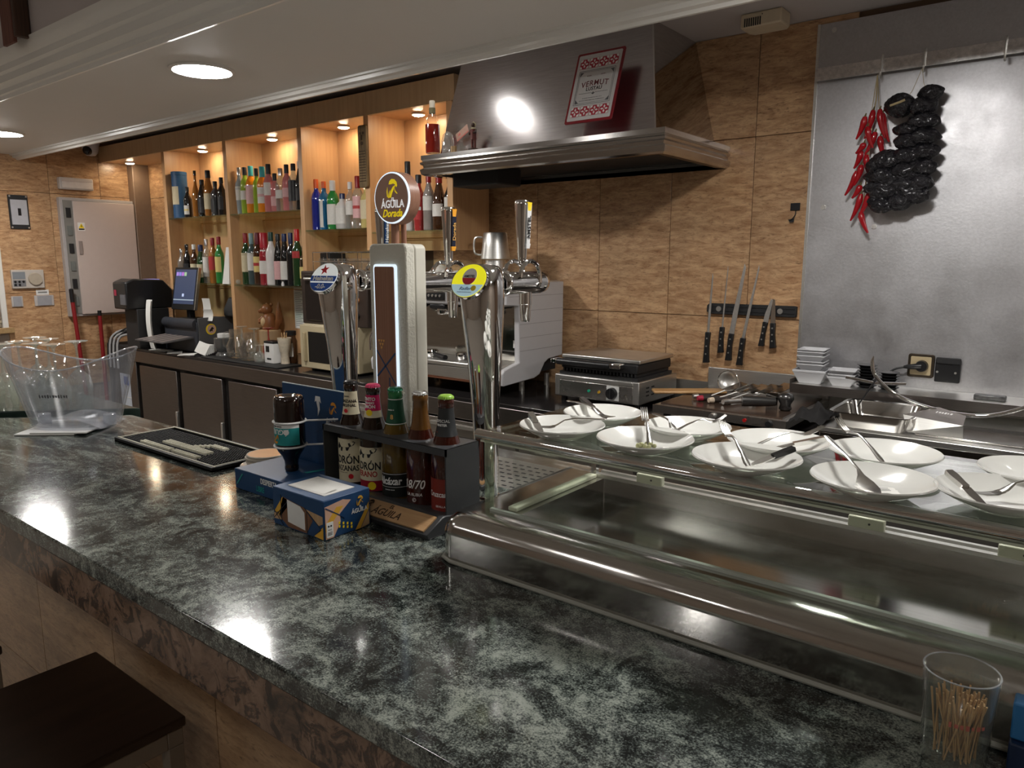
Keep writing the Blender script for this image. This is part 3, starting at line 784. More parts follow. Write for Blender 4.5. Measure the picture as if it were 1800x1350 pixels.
# right tap
tr = tower('beer_tap', 'chrome beer tap with yellow oval badge beside the glass case', -.97, 1.15)
faucet(tr, .045, .452, .155, mat('strip_white', (.66, .66, .66), .3), 'AMSTEL', YEL, mat('strip_white2', (.66, .66, .66), .3), BLACK, hy=.122)
p, F = badge(tr, (0, -.0455, .457), nb, .041, .038, mat('badge_yellow', (.92, .86, .02), .3, emit=.25))
shape(half(.0385, .0357, -.0355, -.009), mat('badge_lightblue', (.50, .72, .82), .3, emit=.15), p, F(.0002), 'badge_print')
shape([(.0165*math.cos(2*PI*k/28), .008+.0185*math.sin(2*PI*k/28)) for k in range(28)], WHT, p, F(.0004), 'badge_print')
shape(half(.0155, .0175, -.0168, -.003), RED, p, F(.0009) @ Matrix.Translation((0, .008, 0)), 'badge_print')
text('AMSTEL', .0075, BLACK, p, F(.0012) @ Matrix.Translation((0, .0085, 0)), bold=.02)
text('Radler', .0105, NAVY, p, F(.0012) @ Matrix.Translation((-.002, -.0185, 0)), shear=.3)
strokes(14, .034, .0022, NAVY, p, F(.0012) @ Matrix.Translation((-.001, -.0262, 0)))
part('badge_print', G().disc((0, 0, 0), (0, 0, 1), .006, 20, .0004, None, (0, 1, 0)).shift(.017, -.017, 0).xf(F(.0006)), YEL, p)
# left tap
tl = tower('beer_tap', 'chrome beer tap with white and blue star badge behind the blue display', -1.40, 1.135)
faucet(tl, .045, .452, .16, NAVY, 'Heineken', NAVY, NAVY, WHT, hy=.13)
part('front_inlay', G().arc([(.0256, .02), (.0268, .12), (.0282, .165)], D(-150), D(-20), 14), NAVY, tl)
p, F = badge(tl, (0, -.0455, .457), nb, .042, .039, mat('badge_white', (.86, .90, .88), .3, emit=.15))
st = []
for k in range(10):
    a = PI/2+k*PI/5; q = .0135 if k % 2 == 0 else .0056; st.append((q*math.cos(a)-.001, q*math.sin(a)+.020))
shape(st, RED, p, F(.0004) @ Matrix.Rotation(.2, 4, 'Z'), 'badge_print')
shape(half(.0397, .0368, -.010, .004), BLU, p, F(.0003), 'badge_print')
shape(half(.0397, .0368, -.0345, -.014), BLU, p, F(.0003), 'badge_print')
text('Heineken', .0165, WHT, p, F(.0009) @ Matrix.Translation((0, -.003, 0)), bold=.035)
text('-0.0-', .017, WHT, p, F(.0009) @ Matrix.Translation((0, -.0235, 0)), bold=.02)

# ---------------------------------------------------------------- white stone-effect beer font with round lit sign
fx, fy = -1.2035, 1.136
ft = thing('beer_font', 'tall white beer font with copper panel and round lit sign on top', 'beer tap', (fx, fy, 1.10))
STONEW = bpy.data.materials.new('white_cast_stone'); n, l, b = nt(STONEW)
tc = n.new('ShaderNodeTexCoord'); a_ = noise(n, l, tc.outputs['Object'], 160, 3, .6)
b.inputs['Base Color'].default_value = (.60, .58, .50, 1); b.inputs['Roughness'].default_value = .6
bp = n.new('ShaderNodeBump'); bp.inputs['Strength'].default_value = .8; bp.inputs['Distance'].default_value = .003
l.new(a_.outputs['Fac'], bp.inputs['Height']); l.new(bp.outputs[0], b.inputs['Normal'])
SMOOTHW = mat('white_smooth_shell', (.60, .58, .50), .5, var=.03)
g = G().prism(rrect(.114, .533, .012), -.036, -.008, 'y').shift(0, 0, .268)
part('front_shell', g, STONEW, ft, 35, .004)
g = G().prism(rrect(.113, .531, .012), -.008, .026, 'y').shift(0, 0, .268)
part('rear_shell', g, SMOOTHW, ft, 35, .004)
COPPER = wood('copper_panel', (.32, .165, .11), (.26, .125, .08), (120, 120, 1.2), .3)
LED = emitter('led_white', (.70, .86, 1.0), .42)
pn = part('led_frame', G().prism(rrect(.070, .45, .007), -.0405, -.036, 'y').shift(-.004, 0, .266), LED, ft, 35)
part('panel', G().prism(rrect(.060, .440, .005), -.0425, -.0404, 'y').shift(-.004, 0, .266), COPPER, pn, 35)
FP = frame((-.004, -.0426, .266), (1, 0, 0), (0, 0, 1))
def line(p, q, w, m, parent, mtx, nm='line_print'):
    a = Vector(p); b = Vector(q); d = (b-a).normalized(); s = Vector((-d.y, d.x))*w/2
    shape([tuple(a+s), tuple(b+s), tuple(b-s), tuple(a-s)], m, parent, mtx, nm)
NV2 = mat('panel_navy', (.025, .07, .17), .5)
for p_, q_, w_ in (((-.029, -.02), (.030, .085-.05), .0040), ((-.029, .05-.012), (.030, -.035), .0030), ((.010, -.02), (.010, -.115), .0030), ((.030, -.105), (-.012, -.148), .0040), ((-.012, -.148), (.018, -.195), .0035), ((-.03, -.20), (.01, -.145), .0025)):
    line(p_, q_, w_, NV2, pn, FP)
GOLD = mat('gold_print', (.75, .42, .12), .35)
for r_i, cnt in ((0, 3), (1, 2), (2, 1)):
    for k in range(cnt):
        x = -.013+(k-(cnt-1)/2)*.0075; y = .062-r_i*.0075
        shape([(x-.0032, y), (x+.0032, y), (x, y-.006)], GOLD, pn, FP, 'triangle_print')
part('neck', G().tube([(-.004, -.006, .533), (-.004, -.006, .585)], .009, 14).tube([(.006, .01, .533), (.006, .01, .585)], .006, 12), COPPER, ft)
sg = part('sign_drum', G().tube([(.006, -.020, .630), (.006, .008, .630)], .0545, 48), COPPER, ft, 40)
part('led_ring', G().tube([(.006, -.0235, .630), (.006, -.020, .630)], .0535, 48), LED, sg, 40)
part('sign_face', G().tube([(.006, -.0247, .630), (.006, -.0235, .630)], .0505, 48), mat('sign_face_brown', (.30, .175, .125), .45, emit=.05), sg, 40)
FS = frame((.006, -.0249, .630), (1, 0, 0), (0, 0, 1))
YELL = mat('sign_yellow', (.9, .68, .01), .4, emit=.2); WHTL = mat('sign_white', (.9, .9, .9), .4, emit=.2)
eagle(YELL, sg, FS @ Matrix.Translation((.003, .019, 0)), .030)
text('EL', .010, WHTL, sg, FS @ Matrix.Translation((.006, -.0035, 0)), bold=.02)
text('ÁGUILA', .0225, WHTL, sg, FS @ Matrix.Translation((.004, -.0135, 0)), bold=.02, sx=.88)
text('Dorada', .022, YELL, sg, FS @ Matrix.Translation((.002, -.0325, 0)), bold=.02, shear=.35, sx=.9)
faucet(ft, .026, .449, .175, mat('strip_navy', (.012, .016, .035), .35), 'Dorada', mat('strip_orange', (.75, .33, .03), .4), mat('strip_orange', (.75, .33, .03), .4), GOLD, hy=.158)

# ================================================================ bottle rack with five beer bottles
rk = thing('bottle_rack', 'dark metal bottle display rack with engraved wooden front board', 'bottle rack', (-1.08, 1.0, 1.10))
RX0, RX1, RY0, RY1 = -1.262, -.905, .958, 1.052
g = G().box(RX0, RX1, RY0, RY1, 1.252, 1.257)
# top plate with five round holes, built as a ring of quads round each hole
bx = [-1.221, -1.152, -1.085, -1.015, -.946]; by = 1.004
g = G(); R = .0255; N = 24
xe = [RX0]+[(bx[i]+bx[i+1])/2 for i in range(4)]+[RX1]
for i, x in enumerate(bx):
    for zz in (1.252, 1.257):
        ring = [(x+R*math.cos(2*PI*k/N), by+R*math.sin(2*PI*k/N), zz) for k in range(N)]
        sqr = []
        for k in range(N):
            c, s = math.cos(2*PI*k/N), math.sin(2*PI*k/N); q = 1/max(abs(c), abs(s))
            c, s = c*q, s*q
            sqr.append((x+(c*(xe[i+1]-x) if c > 0 else c*(x-xe[i])), by+(s*(RY1-by) if s > 0 else s*(by-RY0)), zz))
        g.loft([ring, sqr], False, False)
    g.loft([[(x+R*math.cos(2*PI*k/N), by+R*math.sin(2*PI*k/N), zz) for k in range(N)] for zz in (1.252, 1.257)], False, False)
g.box(RX0, RX1, RY0, RY0+.003, 1.244, 1.257); g.box(RX0, RX1, RY1-.003, RY1, 1.244, 1.257)
part('top_plate', g, DKGREY, rk, world=True, smooth=30)
part('end_plate', G().box(RX1-.003, RX1, RY0, RY1, 1.11, 1.257), DKGREY, rk, world=True)
part('end_plate', G().box(RX0, RX0+.003, RY0, RY1, 1.11, 1.257), DKGREY, rk, world=True)
part('base', G().prism([(.905, 1.1005), (1.055, 1.1005), (1.055, 1.112), (.953, 1.134), (.945, 1.134), (.90, 1.112)], RX0, RX1+.004, 'x'), DKGREY, rk, world=True, bevel=.002)
part('floor_board', G().box(RX0+.004, RX1-.004, .956, 1.05, 1.112, 1.1165), wood('rack_oak_floor', (.45, .27, .13), (.36, .2, .09), (4, 60, 60)), rk, world=True)
OAK = wood('rack_oak', (.52, .32, .16), (.43, .25, .12), (6, 90, 90), .45)
WB = frame((-1.083, .9215, 1.1235), (1, 0, 0), (0, .045, .022))
g = G().prism([(-.172, -.020), (.172, -.020), (.172, .019), (-.172, .019)], 0, .003).xf(WB)
wbd = part('wooden_front_board', g, OAK, rk, world=True)
BURN = mat('burnt_brown', (.05, .025, .012), .7)
L2 = Matrix.Translation(-Vector(rk.location))
text('EL', .012, BURN, wbd, L2 @ WB @ Matrix.Translation((.062, .011, .0032)), bold=.01)
text('ÁGUILA', .024, BURN, wbd, L2 @ WB @ Matrix.Translation((.062, -.006, .0032)), bold=.01, sx=.9)
eagle(BURN, wbd, L2 @ WB @ Matrix.Translation((.002, .006, .0032)), .016)

def beer_glass(name, col, tr=.0):
    m = mat(name, col, .06, var=.1, coat=1., spec=.6); return m
AMBER = mat('amber_glass', (.045, .013, .003), .05, var=.2, coat=1.)
DKAMB = mat('dark_amber_glass', (.015, .006, .003), .05, var=.2, coat=1.)
GREENG = mat('green_glass', (.012, .14, .04), .05, var=.2, coat=1.)
OLIVEG = mat('olive_glass', (.11, .065, .006), .05, var=.5, scale=14, coat=1.)
REDL = mat('red_beer_label', (.22, .03, .02), .35, var=.15)
CREAM = mat('cream_label', (.68, .62, .44), .5, var=.03)
def crown(t, z, m, r=.0135):
    prof = []
    g = G(); rings = []
    for zz, rr_, am in ((0, r*1.12, .0007), (.003, r*1.08, .0006), (.005, r, .0001), (.0068, r*.8, 0), (.0072, r*.3, 0)):
        rings.append([((rr_+am*math.cos(21*2*PI*k/84))*math.cos(2*PI*k/84), (rr_+am*math.cos(21*2*PI*k/84))*math.sin(2*PI*k/84), z+zz) for k in range(84)])
    g.loft(rings); return part('crown_cap', g, m, t, 40)
BEERP = [(.027, 0), (.0298, .003), (.0305, .010), (.0305, .115), (.0295, .127), (.026, .142), (.0205, .158), (.0175, .172), (.0150, .195), (.0140, .212), (.0150, .214), (.0152, .222), (.0140, .2245), (.0133, .229)]
def prof_r(prof, z):
    for (r0, z0), (r1, z1) in zip(prof, prof[1:]):
        if z0 <= z <= z1: return r0+(r1-r0)*(z-z0)/max(1e-9, z1-z0)
    return prof[-1][0]
def wrap(t, prof, z0, z1, m, a0=-200, a1=20, nm='label', off=.0004, n=6, parent=None, seg=24):
    P = [(prof_r(prof, z0+(z1-z0)*i/n)+off, z0+(z1-z0)*i/n) for i in range(n+1)]
    g = G().arc(P, D(a0), D(a1), seg); return part(nm, g, m, parent or t, 60)
def bmat(z, R, ang=-58):
    """frame on a bottle surface at height z facing angle ang (degrees) for bent text"""
    a = D(ang); nrm = Vector((math.cos(a), math.sin(a), 0))
    return frame(nrm*R+Vector((0, 0, z)), Vector((0, 0, 1)).cross(nrm), (0, 0, 1))
ZB = 1.1168
def beer(x, glass, cap, label, prof=BEERP):
    t = thing('beer_bottle', label, 'bottle', (x, by, ZB), group='sample beer bottles in the rack')
    part('glass_body', G().lathe(prof, 32), glass, t, 50); crown(t, .2255, cap); return t
FACE = -63
b1 = beer(bx[0], DKAMB, mat('cap_black', (.02, .018, .017), .3, .5), 'dark beer bottle with black cap and cream apple label, leftmost in the rack')
L = wrap(b1, BEERP, .162, .2105, CREAM, nm='neck_label')
text('MANZANA', .0088, BLACK, L, bmat(.190, .0168, FACE-12), bend=.0168, bold=.02)
text('ORIGINAL', .0088, BLACK, L, bmat(.181, .0172, FACE-12), bend=.0172, bold=.02)
strokes(5, .014, .003, BLACK, L, bmat(.2005, .0163, FACE-12), bend=.0163)
part('apple_print', G().disc((0, 0, 0), (0, 0, 1), .0045, 16, .0004, None, (0, 1, 0)).xf(bmat(.170, .0190, FACE-15)), RED, L)
L = wrap(b1, BEERP, .018, .112, CREAM)
text('LADRÓN', .0235, BLACK, L, bmat(.066, .0309, FACE-22), bend=.0309, bold=.025, sx=.78)
text('MANZANAS', .0165, BLACK, L, bmat(.048, .0309, FACE-20), bend=.0309, bold=.025, sx=.78)
strokes(7, .022, .0018, BLACK, L, bmat(.039, .0310, FACE-20), bend=.031)
part('apple_print', G().disc((0, 0, 0), (0, 0, 1), .0055, 16, .0004, None, (0, 1, 0)).xf(bmat(.031, .0308, FACE+12)), RED, L)
PIG = [(-.022,.0),(-.016,.010),(-.004,.012),(.010,.010),(.020,.014),(.024,.012),(.021,.006),(.012,.002),(.008,-.006),(.004,-.006),(.003,.001),(-.004,.001),(-.006,-.008),(-.010,-.007),(-.010,.001),(-.018,-.004)]
shape(PIG, BLACK, L, bmat(.093, .0309, FACE-12), 'animal_print', bend=.0309)
b2 = beer(bx[1], DKAMB, mat('cap_pink', (.62, .04, .13), .35), 'dark beer bottle with pink cap and cream and crimson lemon label')
L = wrap(b2, BEERP, .164, .178, CREAM, nm='neck_label'); L = wrap(b2, BEERP, .178, .2105, mat('crimson_label', (.52, .01, .10), .4), nm='neck_label')
text('TINTO', .0095, WHT, L, bmat(.202, .0158, FACE-14), bend=.0158, bold=.03)
text('VERANO', .0062, WHT, L, bmat(.1942, .0163, FACE-14), bend=.0163, bold=.03)
text('LIMÓN', .0095, WHT, L, bmat(.1865, .0168, FACE-14), bend=.0168, bold=.03)
part('lemon_print', G().disc((0, 0, 0), (0, 0, 1), .0068, 20, .0006, None, (0, 1, 0)).xf(bmat(.1745, .0181, FACE-6)), YEL, L)
L = wrap(b2, BEERP, .034, .104, CREAM); L2_ = wrap(b2, BEERP, .012, .034, mat('maroon_label', (.30, .01, .03), .4))
text('LADRÓN', .0225, BLACK, L, bmat(.064, .0309, FACE-22), bend=.0309, bold=.025, sx=.78)
text('VERANO', .0165, mat('brick_print', (.40, .04, .03), .5), L, bmat(.0475, .0309, FACE-20), bend=.0309, bold=.025, sx=.82)
shape(PIG, BLACK, L, bmat(.089, .0309, FACE-14), 'animal_print', bend=.0309)
part('lemon_print', G().disc((0, 0, 0), (0, 0, 1), .0085, 20, .0006, None, (0, 1, 0)).xf(bmat(.0235, .0309, FACE+8)), YEL, L2_)
DKGRN = mat('dark_green_label', (.01, .075, .04), .4)
b3 = beer(bx[2], OLIVEG, mat('cap_green', (.03, .22, .12), .25, .5), 'green beer bottle with green cap and black label in the rack')
part('neck_glass', G().lathe([(r+.0002, z) for r, z in BEERP if z >= .158], 32), GREENG, b3, 50)
L = wrap(b3, BEERP, .160, .2085, DKGRN, nm='neck_label', a0=-260, a1=80, off=.0007)
for z in (.1595, .2085): wrap(b3, BEERP, z, z+.0014, WHT, nm='label_edge', a0=-260, a1=80, off=.0010, n=2)
strokes(6, .014, .0028, WHT, L, bmat(.1885, .0175, FACE-12), bend=.0175)
text('8', .013, GOLD, L, bmat(.174, .0185, FACE-6), bend=.0185, bold=.02)
L = wrap(b3, BEERP, .012, .062, mat('black_label', (.012, .014, .012), .4))
text('Alcázar', .0215, WHT, L, bmat(.045, .0309, FACE-14), bend=.0309, bold=.03, sx=.85)
strokes(8, .022, .0022, WHT, L, bmat(.0275, .0310, FACE-10), bend=.031)
for z in (.0595, .033): wrap(b3, BEERP, z, z+.0008, WHT, nm='label_edge', a0=-150, a1=20, off=.0008, n=2)
BRN = mat('reddish_amber', (.05, .008, .004), .05, var=.2, coat=1.)
b4 = beer(bx[3], BRN, mat('cap_silver', (.62, .62, .6), .25, .9), 'brown necked beer bottle with silver cap and white handwritten print')
part('neck_glass', G().lathe([(r+.0002, z) for r, z in BEERP if z >= .150], 32), mat('brown_neck', (.14, .06, .012), .06, coat=1.), b4, 50)
text('18/70', .0245, WHT, b4, bmat(.051, .0308, FACE-16), bend=.0308, bold=.01, shear=.25, sx=.85)
text('LA RUBIA', .0085, WHT, b4, bmat(.031, .0308, FACE-14), bend=.0308, bold=.01, shear=.1)
text('©', .0115, WHT, b4, bmat(.020, .0308, FACE-12), bend=.0308)
b5 = beer(bx[4], BRN, mat('cap_lime', (.28, .52, .06), .35), 'brown beer bottle with lime green cap and red label, rightmost in rack')
L = wrap(b5, BEERP, .155, .2085, mat('charcoal_label', (.03, .032, .034), .4), nm='neck_label', a0=-260, a1=80, off=.0007)
text('ESPECIAL', .008, WHT, L, bmat(.184, .0173, FACE-14), bend=.0173)
text('MASTER', .0062, WHT, L, bmat(.1765, .0179, FACE-16), bend=.0179, bold=.03)
text('Cruzcampo', .007, mat('red_script', (.5, .05, .04), .5), L, bmat(.161, .0200, FACE-8), bend=.02, shear=.3)
L = wrap(b5, BEERP, .012, .075, REDL)
text('Cruzcampo', .0145, WHT, L, bmat(.0445, .0309, FACE-8), bend=.0309, bold=.02, sx=.9)
text('SEVILLA', .0055, WHT, L, bmat(.021, .0309, FACE-10), bend=.0309, bold=.01, spacing=1.1)

# ================================================================ blue cardboard display with upside-down bottle
CARD = mat('blue_cardboard', (.012, .055, .15), .45, var=.06)
TEAL = mat('teal_print', (.02, .28, .28), .45)
ORG = mat('orange_print', (.72, .30, .03), .45)
cd = thing('cardboard_display', 'blue cardboard bottle display with white rings and printed back board', 'display stand', (-1.36, .93, 1.10))
part('base_box', G().box(-1.462, -1.262, .868, 1.005, 1.1005, 1.146), CARD, cd, world=True, bevel=.0015)
bk = part('back_board', G().box(-1.475, -1.236, 1.010, 1.014, 1.1005, 1.318), CARD, cd, world=True)
part('board_edge', G().box(-1.475, -1.236, 1.0095, 1.0145, 1.318, 1.3195), mat('card_edge', (.45, .55, .6), .6), cd, world=True)
LC = Matrix.Translation(-Vector(cd.location))
FB = LC @ frame((-1.355, 1.0098, 1.21), (1, 0, 0), (0, 0, 1))
eagle(ORG, bk, FB @ Matrix.Translation((.063, .068, 0)), .022)
text('EL', .0075, WHT, bk, FB @ Matrix.Translation((.066, .045, 0)), bold=.02)
text('ÁGUILA', .0165, WHT, bk, FB @ Matrix.Translation((.063, .035, 0)), bold=.02, sx=.9)
shape([(.004, .090), (.020, .090), (.023, .075), (.017, .080), (.018, .060), (.010, .045), (.011, .062), (.006, .080), (.001, .076)], WHT, bk, FB, 'arrow_print')
shape([(.038, .022), (.046, .022), (.046, -.07), (.038, -.07)], TEAL, bk, FB, 'teal_print')
FBX = LC @ frame((-1.362, .8675, 1.1235), (1, 0, 0), (0, 0, 1))
text('DESPIERTA', .017, WHT, cd, FBX @ Matrix.Translation((.028, .010, 0)), bold=.02, sx=.72)
text('LIBRE', .017, TEAL, cd, FBX @ Matrix.Translation((-.004, -.009, 0)), bold=.02, sx=.72)
shape([(-.095, -.012), (-.090, -.012), (-.066, .014), (-.071, .014)], TEAL, cd, FBX, 'stroke_print')
shape([(.02, -.02), (.032, -.02), (.046, .035), (.036, .030)], TEAL, cd, LC @ frame((-1.33, .96, 1.1464), (1, 0, 0), (0, 1, 0)), 'stroke_print')
for z in (1.257, 1.2035):
    pts = [(-1.345+.0345*math.cos(2*PI*k/32), .935+.0345*math.sin(2*PI*k/32), z) for k in range(32)]
    part('ring_strap', G().tube(pts, .0022, 8, closed=True), WHT, cd, world=True)
    part('ring_strap', G().tube([(-1.318, .958, z), (-1.27, 1.006, z+.001)], .0022, 8), WHT, cd, world=True)
ub = thing('inverted_bottle', 'dark beer bottle standing upside down in the blue display', 'bottle', (-1.345, .935, 1.1465))
IP = [(.0133, 0), (.0150, .004), (.0150, .010), (.0140, .013), (.0155, .024), (.0205, .035), (.028, .046), (.0318, .055), (.0325, .062), (.0325, .152), (.0318, .161), (.0285, .166), (.020, .167), (.012, .162)]
part('glass_body', G().lathe(IP, 36), mat('very_dark_glass', (.010, .004, .003), .05, coat=1.), ub, 50)
L = wrap(ub, IP, .0625, .100, TEAL, off=.0006, a0=-190, a1=0)
L2_ = wrap(ub, IP, .100, .1075, WHT, off=.0006, a0=-190, a1=0)
strokes(9, .028, .004, BLACK, L2_, bmat(.1035, .0333, FACE-25), bend=.0333)
text('ÁGUILA', .0155, WHT, L, bmat(.0925, .0332, FACE-25) @ Matrix.Rotation(PI, 4, 'Z'), bend=.0332, bold=.02)
eagle(ORG, L, bmat(.0755, .0333, FACE-30) @ Matrix.Rotation(PI, 4, 'Z'), .015)
part('seal_print', G().disc((0, 0, 0), (0, 0, 1), .006, 20, .0005, None, (0, 1, 0)).xf(bmat(.0915, .0333, FACE+14)), WHT, L)

# ---------------------------------------------------------------- napkin box
nk = thing('napkin_box', 'blue printed cardboard napkin box with white napkins in its top', 'napkin box', (-1.10, .85, 1.10))
NX0, NX1, NY0, NY1, NZ = -1.200, -1.046, .788, .896, 1.175
part('carton', G().box(NX0, NX1, NY0, NY1, 1.1005, NZ), CARD, nk, world=True, bevel=.002)
part('napkins', G().box(NX0+.022, NX1-.022, NY0+.020, NY1-.018, NZ-.004, NZ+.0012), PAPER, nk, world=True)
part('napkins', G().add([(NX0+.025, NY0+.022, NZ+.0015), (NX1-.03, NY0+.024, NZ+.0018), (NX1-.03, NY1-.05, NZ+.004), (NX0+.026, NY1-.045, NZ+.0028)], [(0, 1, 2, 3)]), PAPER, nk, world=True)
LN = Matrix.Translation(-Vector(nk.location))
FF = LN @ frame(((NX0+NX1)/2, NY0-.0001, (1.1005+NZ)/2-.002), (1, 0, 0), (0, 0, 1)) @ Matrix.Diagonal((1, .80, 1, 1))
FR = LN @ frame((NX1+.0001, (NY0+NY1)/2, (1.1005+NZ)/2), (0, 1, 0), (0, 0, 1)) @ Matrix.Diagonal((.84, .84, 1, 1))
WL = wood('print_wood_light', (.55, .36, .2), (.45, .28, .14), (90, 90, 3)); WD = wood('print_wood_dark', (.20, .09, .04), (.15, .065, .03), (90, 90, 3))
OCH = mat('ochre_print', (.75, .42, .05), .5); PNK = mat('salmon_print', (.68, .42, .30), .5)
W_, H_ = .077, .037
shape([(-W_+.004, -.012), (-.045, .030), (-.02, .022), (-.052, -.018)], OCH, nk, FF, 'pattern_print')
shape([(-.058, -.020), (-.044, .030), (.020, .020), (.045, -.005), (.025, -.040), (-.03, -.040)], WD, nk, FF, 'pattern_print')
shape([(.022, .018), (W_-.003, .012), (W_-.003, -.005), (.062, -.012)], WL, nk, FF, 'pattern_print')
shape([(.048, -.040), (W_-.003, -.012), (W_-.003, -.042)], OCH, nk, FF, 'pattern_print')
shape([(.030, -.040), (.046, -.041), (.070, -.020), (.060, -.013)], NAVY, nk, FF, 'pattern_print')
shape([(-W_+.003, -.016), (-.060, -.010), (-.05, -.028), (-W_+.003, -.030)], WL, nk, FF, 'pattern_print')
for p_, q_ in (((-.05, .034), (-.05, -.030)), ((-.074, -.028), (-.03, .022)), ((.022, .020), (.066, -.016)), ((-.074, -.008), (-.045, -.04)), ((.028, .012), (.028, -.04))):
    line(p_, q_, .0016, mat('line_black', (.01, .012, .02), .5), nk, FF @ Matrix.Translation((0, 0, .0004)), 'line_print')
shape([(-.03, .027), (.010, .020), (.022, .008), (.022, -.034), (-.03, -.027)], WHT, nk, FF @ Matrix.Translation((0, 0, .0006)), 'blank_tag')
V_ = .064
shape([(-V_+.003, -.042), (-V_+.003, .030), (-.012, .036), (.010, .030), (-.022, .006), (-.02, -.012), (-.04, -.042)], PNK, nk, FR, 'pattern_print')
shape([(-V_+.003, -.01), (-.03, .024), (-.012, .022), (-V_+.003, -.026)], OCH, nk, FR @ Matrix.Translation((0, 0, .0003)), 'pattern_print')
shape([(.020, -.043), (V_-.004, .012), (V_-.004, -.004), (.034, -.043)], OCH, nk, FR, 'pattern_print')
shape([(.036, -.043), (V_-.004, -.008), (V_-.004, -.040)], WL, nk, FR, 'pattern_print')
line((-V_+.004, .028), (-.008, -.006), .0022, NAVY, nk, FR @ Matrix.Translation((0, 0, .0005)))
for r_i in range(2):
    for k in range(4):
        x, y = -.024+k*.011, -.022+r_i*.008-k*.0035
        shape([(x-.0022, y-.0028), (x+.0022, y-.0028), (x+.0022, y+.0028), (x-.0022, y+.0028)], YEL, nk, FR @ Matrix.Translation((0, 0, .0004)), 'dot_print')
eagle(OCH, nk, FR @ Matrix.Translation((.034, .022, .0004)), .017)
text('EL', .006, WHT, nk, FR @ Matrix.Translation((.036, .008, .0004)), bold=.02)
text('ÁGUILA', .0135, WHT, nk, FR @ Matrix.Translation((.033, .000, .0004)), bold=.02, sx=.95)
shape(rrect(.018, .034, .002), WHT, nk, FR @ Matrix.Translation((-.050, -.022, .0006)), 'seal_print')
for x in (-.0535, -.047):
    part('seal_print', G().disc((0, 0, 0), (0, 0, 1), .0022, 12, .0003, None, (0, 1, 0)).shift(x, -.014, .0011).xf(FR), BLACK, nk)
text('F S C', .0042, BLACK, nk, FR @ Matrix.Translation((-.050, -.0225, .0011)), bold=.02)
for k in range(3): line((-.056, -.0275-k*.003), (-.044, -.0275-k*.003), .0008, BLACK, nk, FR @ Matrix.Translation((0, 0, .0011)))

# ---------------------------------------------------------------- coasters and saucer behind the display
random.seed(11)
sc_ = thing('saucer', 'white saucer under the stack of printed coasters', 'saucer', (-1.545, 1.005, 1.1005))
part('dish', G().lathe([(.03, 0), (.05, .003), (.062, .009), (.063, .0105), (.05, .006), (.03, .004)], 36), WHITE, sc_, 50)
for k in range(7):
    nm = ['lowest', 'second', 'third', 'fourth', 'fifth', 'sixth', 'topmost'][k]
    o = thing('coaster', 'round beer coaster with orange print, %s of its stack' % nm, 'coaster', (-1.54+random.uniform(-.004, .004), 1.0+random.uniform(-.004, .004), 1.1065+k*.0046), group='coasters stacked beside the drip mat')
    part('board', G().lathe([(.046, 0), (.0465, .001), (.0465, .0035), (.046, .0042)], 36), mat('coaster_board', (.55, .50, .42), .8), o)
    part('print', G().lathe([(.043, .0043), (.020, .0044)], 36), ORG if k % 2 == 0 else mat('coaster_grey', (.45, .42, .4), .7), o)

# ---------------------------------------------------------------- rubber drip mat
dm = thing('rubber_bar_mat', 'black rubber bar mat with raised studs and white relief lettering', 'bar mat', (-1.865, .988, 1.1005))
MX, MY = .252, .089
part('mat_base', G().box(-MX, MX, -MY, MY, 0, .004), mat('black_rubber', (.010, .010, .010), .6), dm)
part('rim', G().box(-MX, MX, -MY, -MY+.007, 0, .011).box(-MX, MX, MY-.007, MY, 0, .011).box(-MX, -MX+.007, -MY+.007, MY-.007, 0, .011).box(MX-.007, MX, -MY+.007, MY-.007, 0, .011), mat('black_rubber', (.010, .010, .010), .6), dm)
CRM = mat('cream_rubber', (.62, .60, .48), .6)
part('white_edge', G().box(-MX+.002, MX-.002, -MY+.0075, -MY+.011, .010, .0122).box(-MX+.002, MX-.002, MY-.011, MY-.0075, .010, .0122).box(-MX+.0075, -MX+.011, -MY+.011, MY-.011, .010, .0122).box(MX-.011, MX-.0075, -MY+.011, MY-.011, .010, .0122), CRM, dm)
def in_relief(x, y):
    if -.155 < x < .135 and -.068 < y < -.050 and not (.01 < x < .016): return True
    if -.10 < x < .12 and -.030+.0*x < y < -.008 and not (-.05 < x < -.043): return True
    if .05 < x < .125 and .022 < y < .040: return True
    if .02 < x < .06 and -.01 < y < .026 and abs((y+.01)-(x-.02)*.9) < .012: return True
    return False
g1, g2 = G(), G(); s = .0088
nx = int((2*MX-.03)/s); ny = int((2*MY-.03)/s)
for i in range(nx):
    for j in range(ny):
        x = -MX+.017+i*s; y = -MY+.017+j*s
        if in_relief(x, y): g2.lathe([(.0046, .003), (.0045, .0115), (.0035, .0135), (.001, .014)], 8, (x, y, 0))
        else: g1.lathe([(.0030, .003), (.0026, .0098), (.0015, .0105)], 6, (x, y, 0))
part('stud', g1, mat('black_rubber', (.010, .010, .010), .6), dm)['kind'] = 'stuff'
part('raised_lettering', g2, CRM, dm, 60)['kind'] = 'stuff'

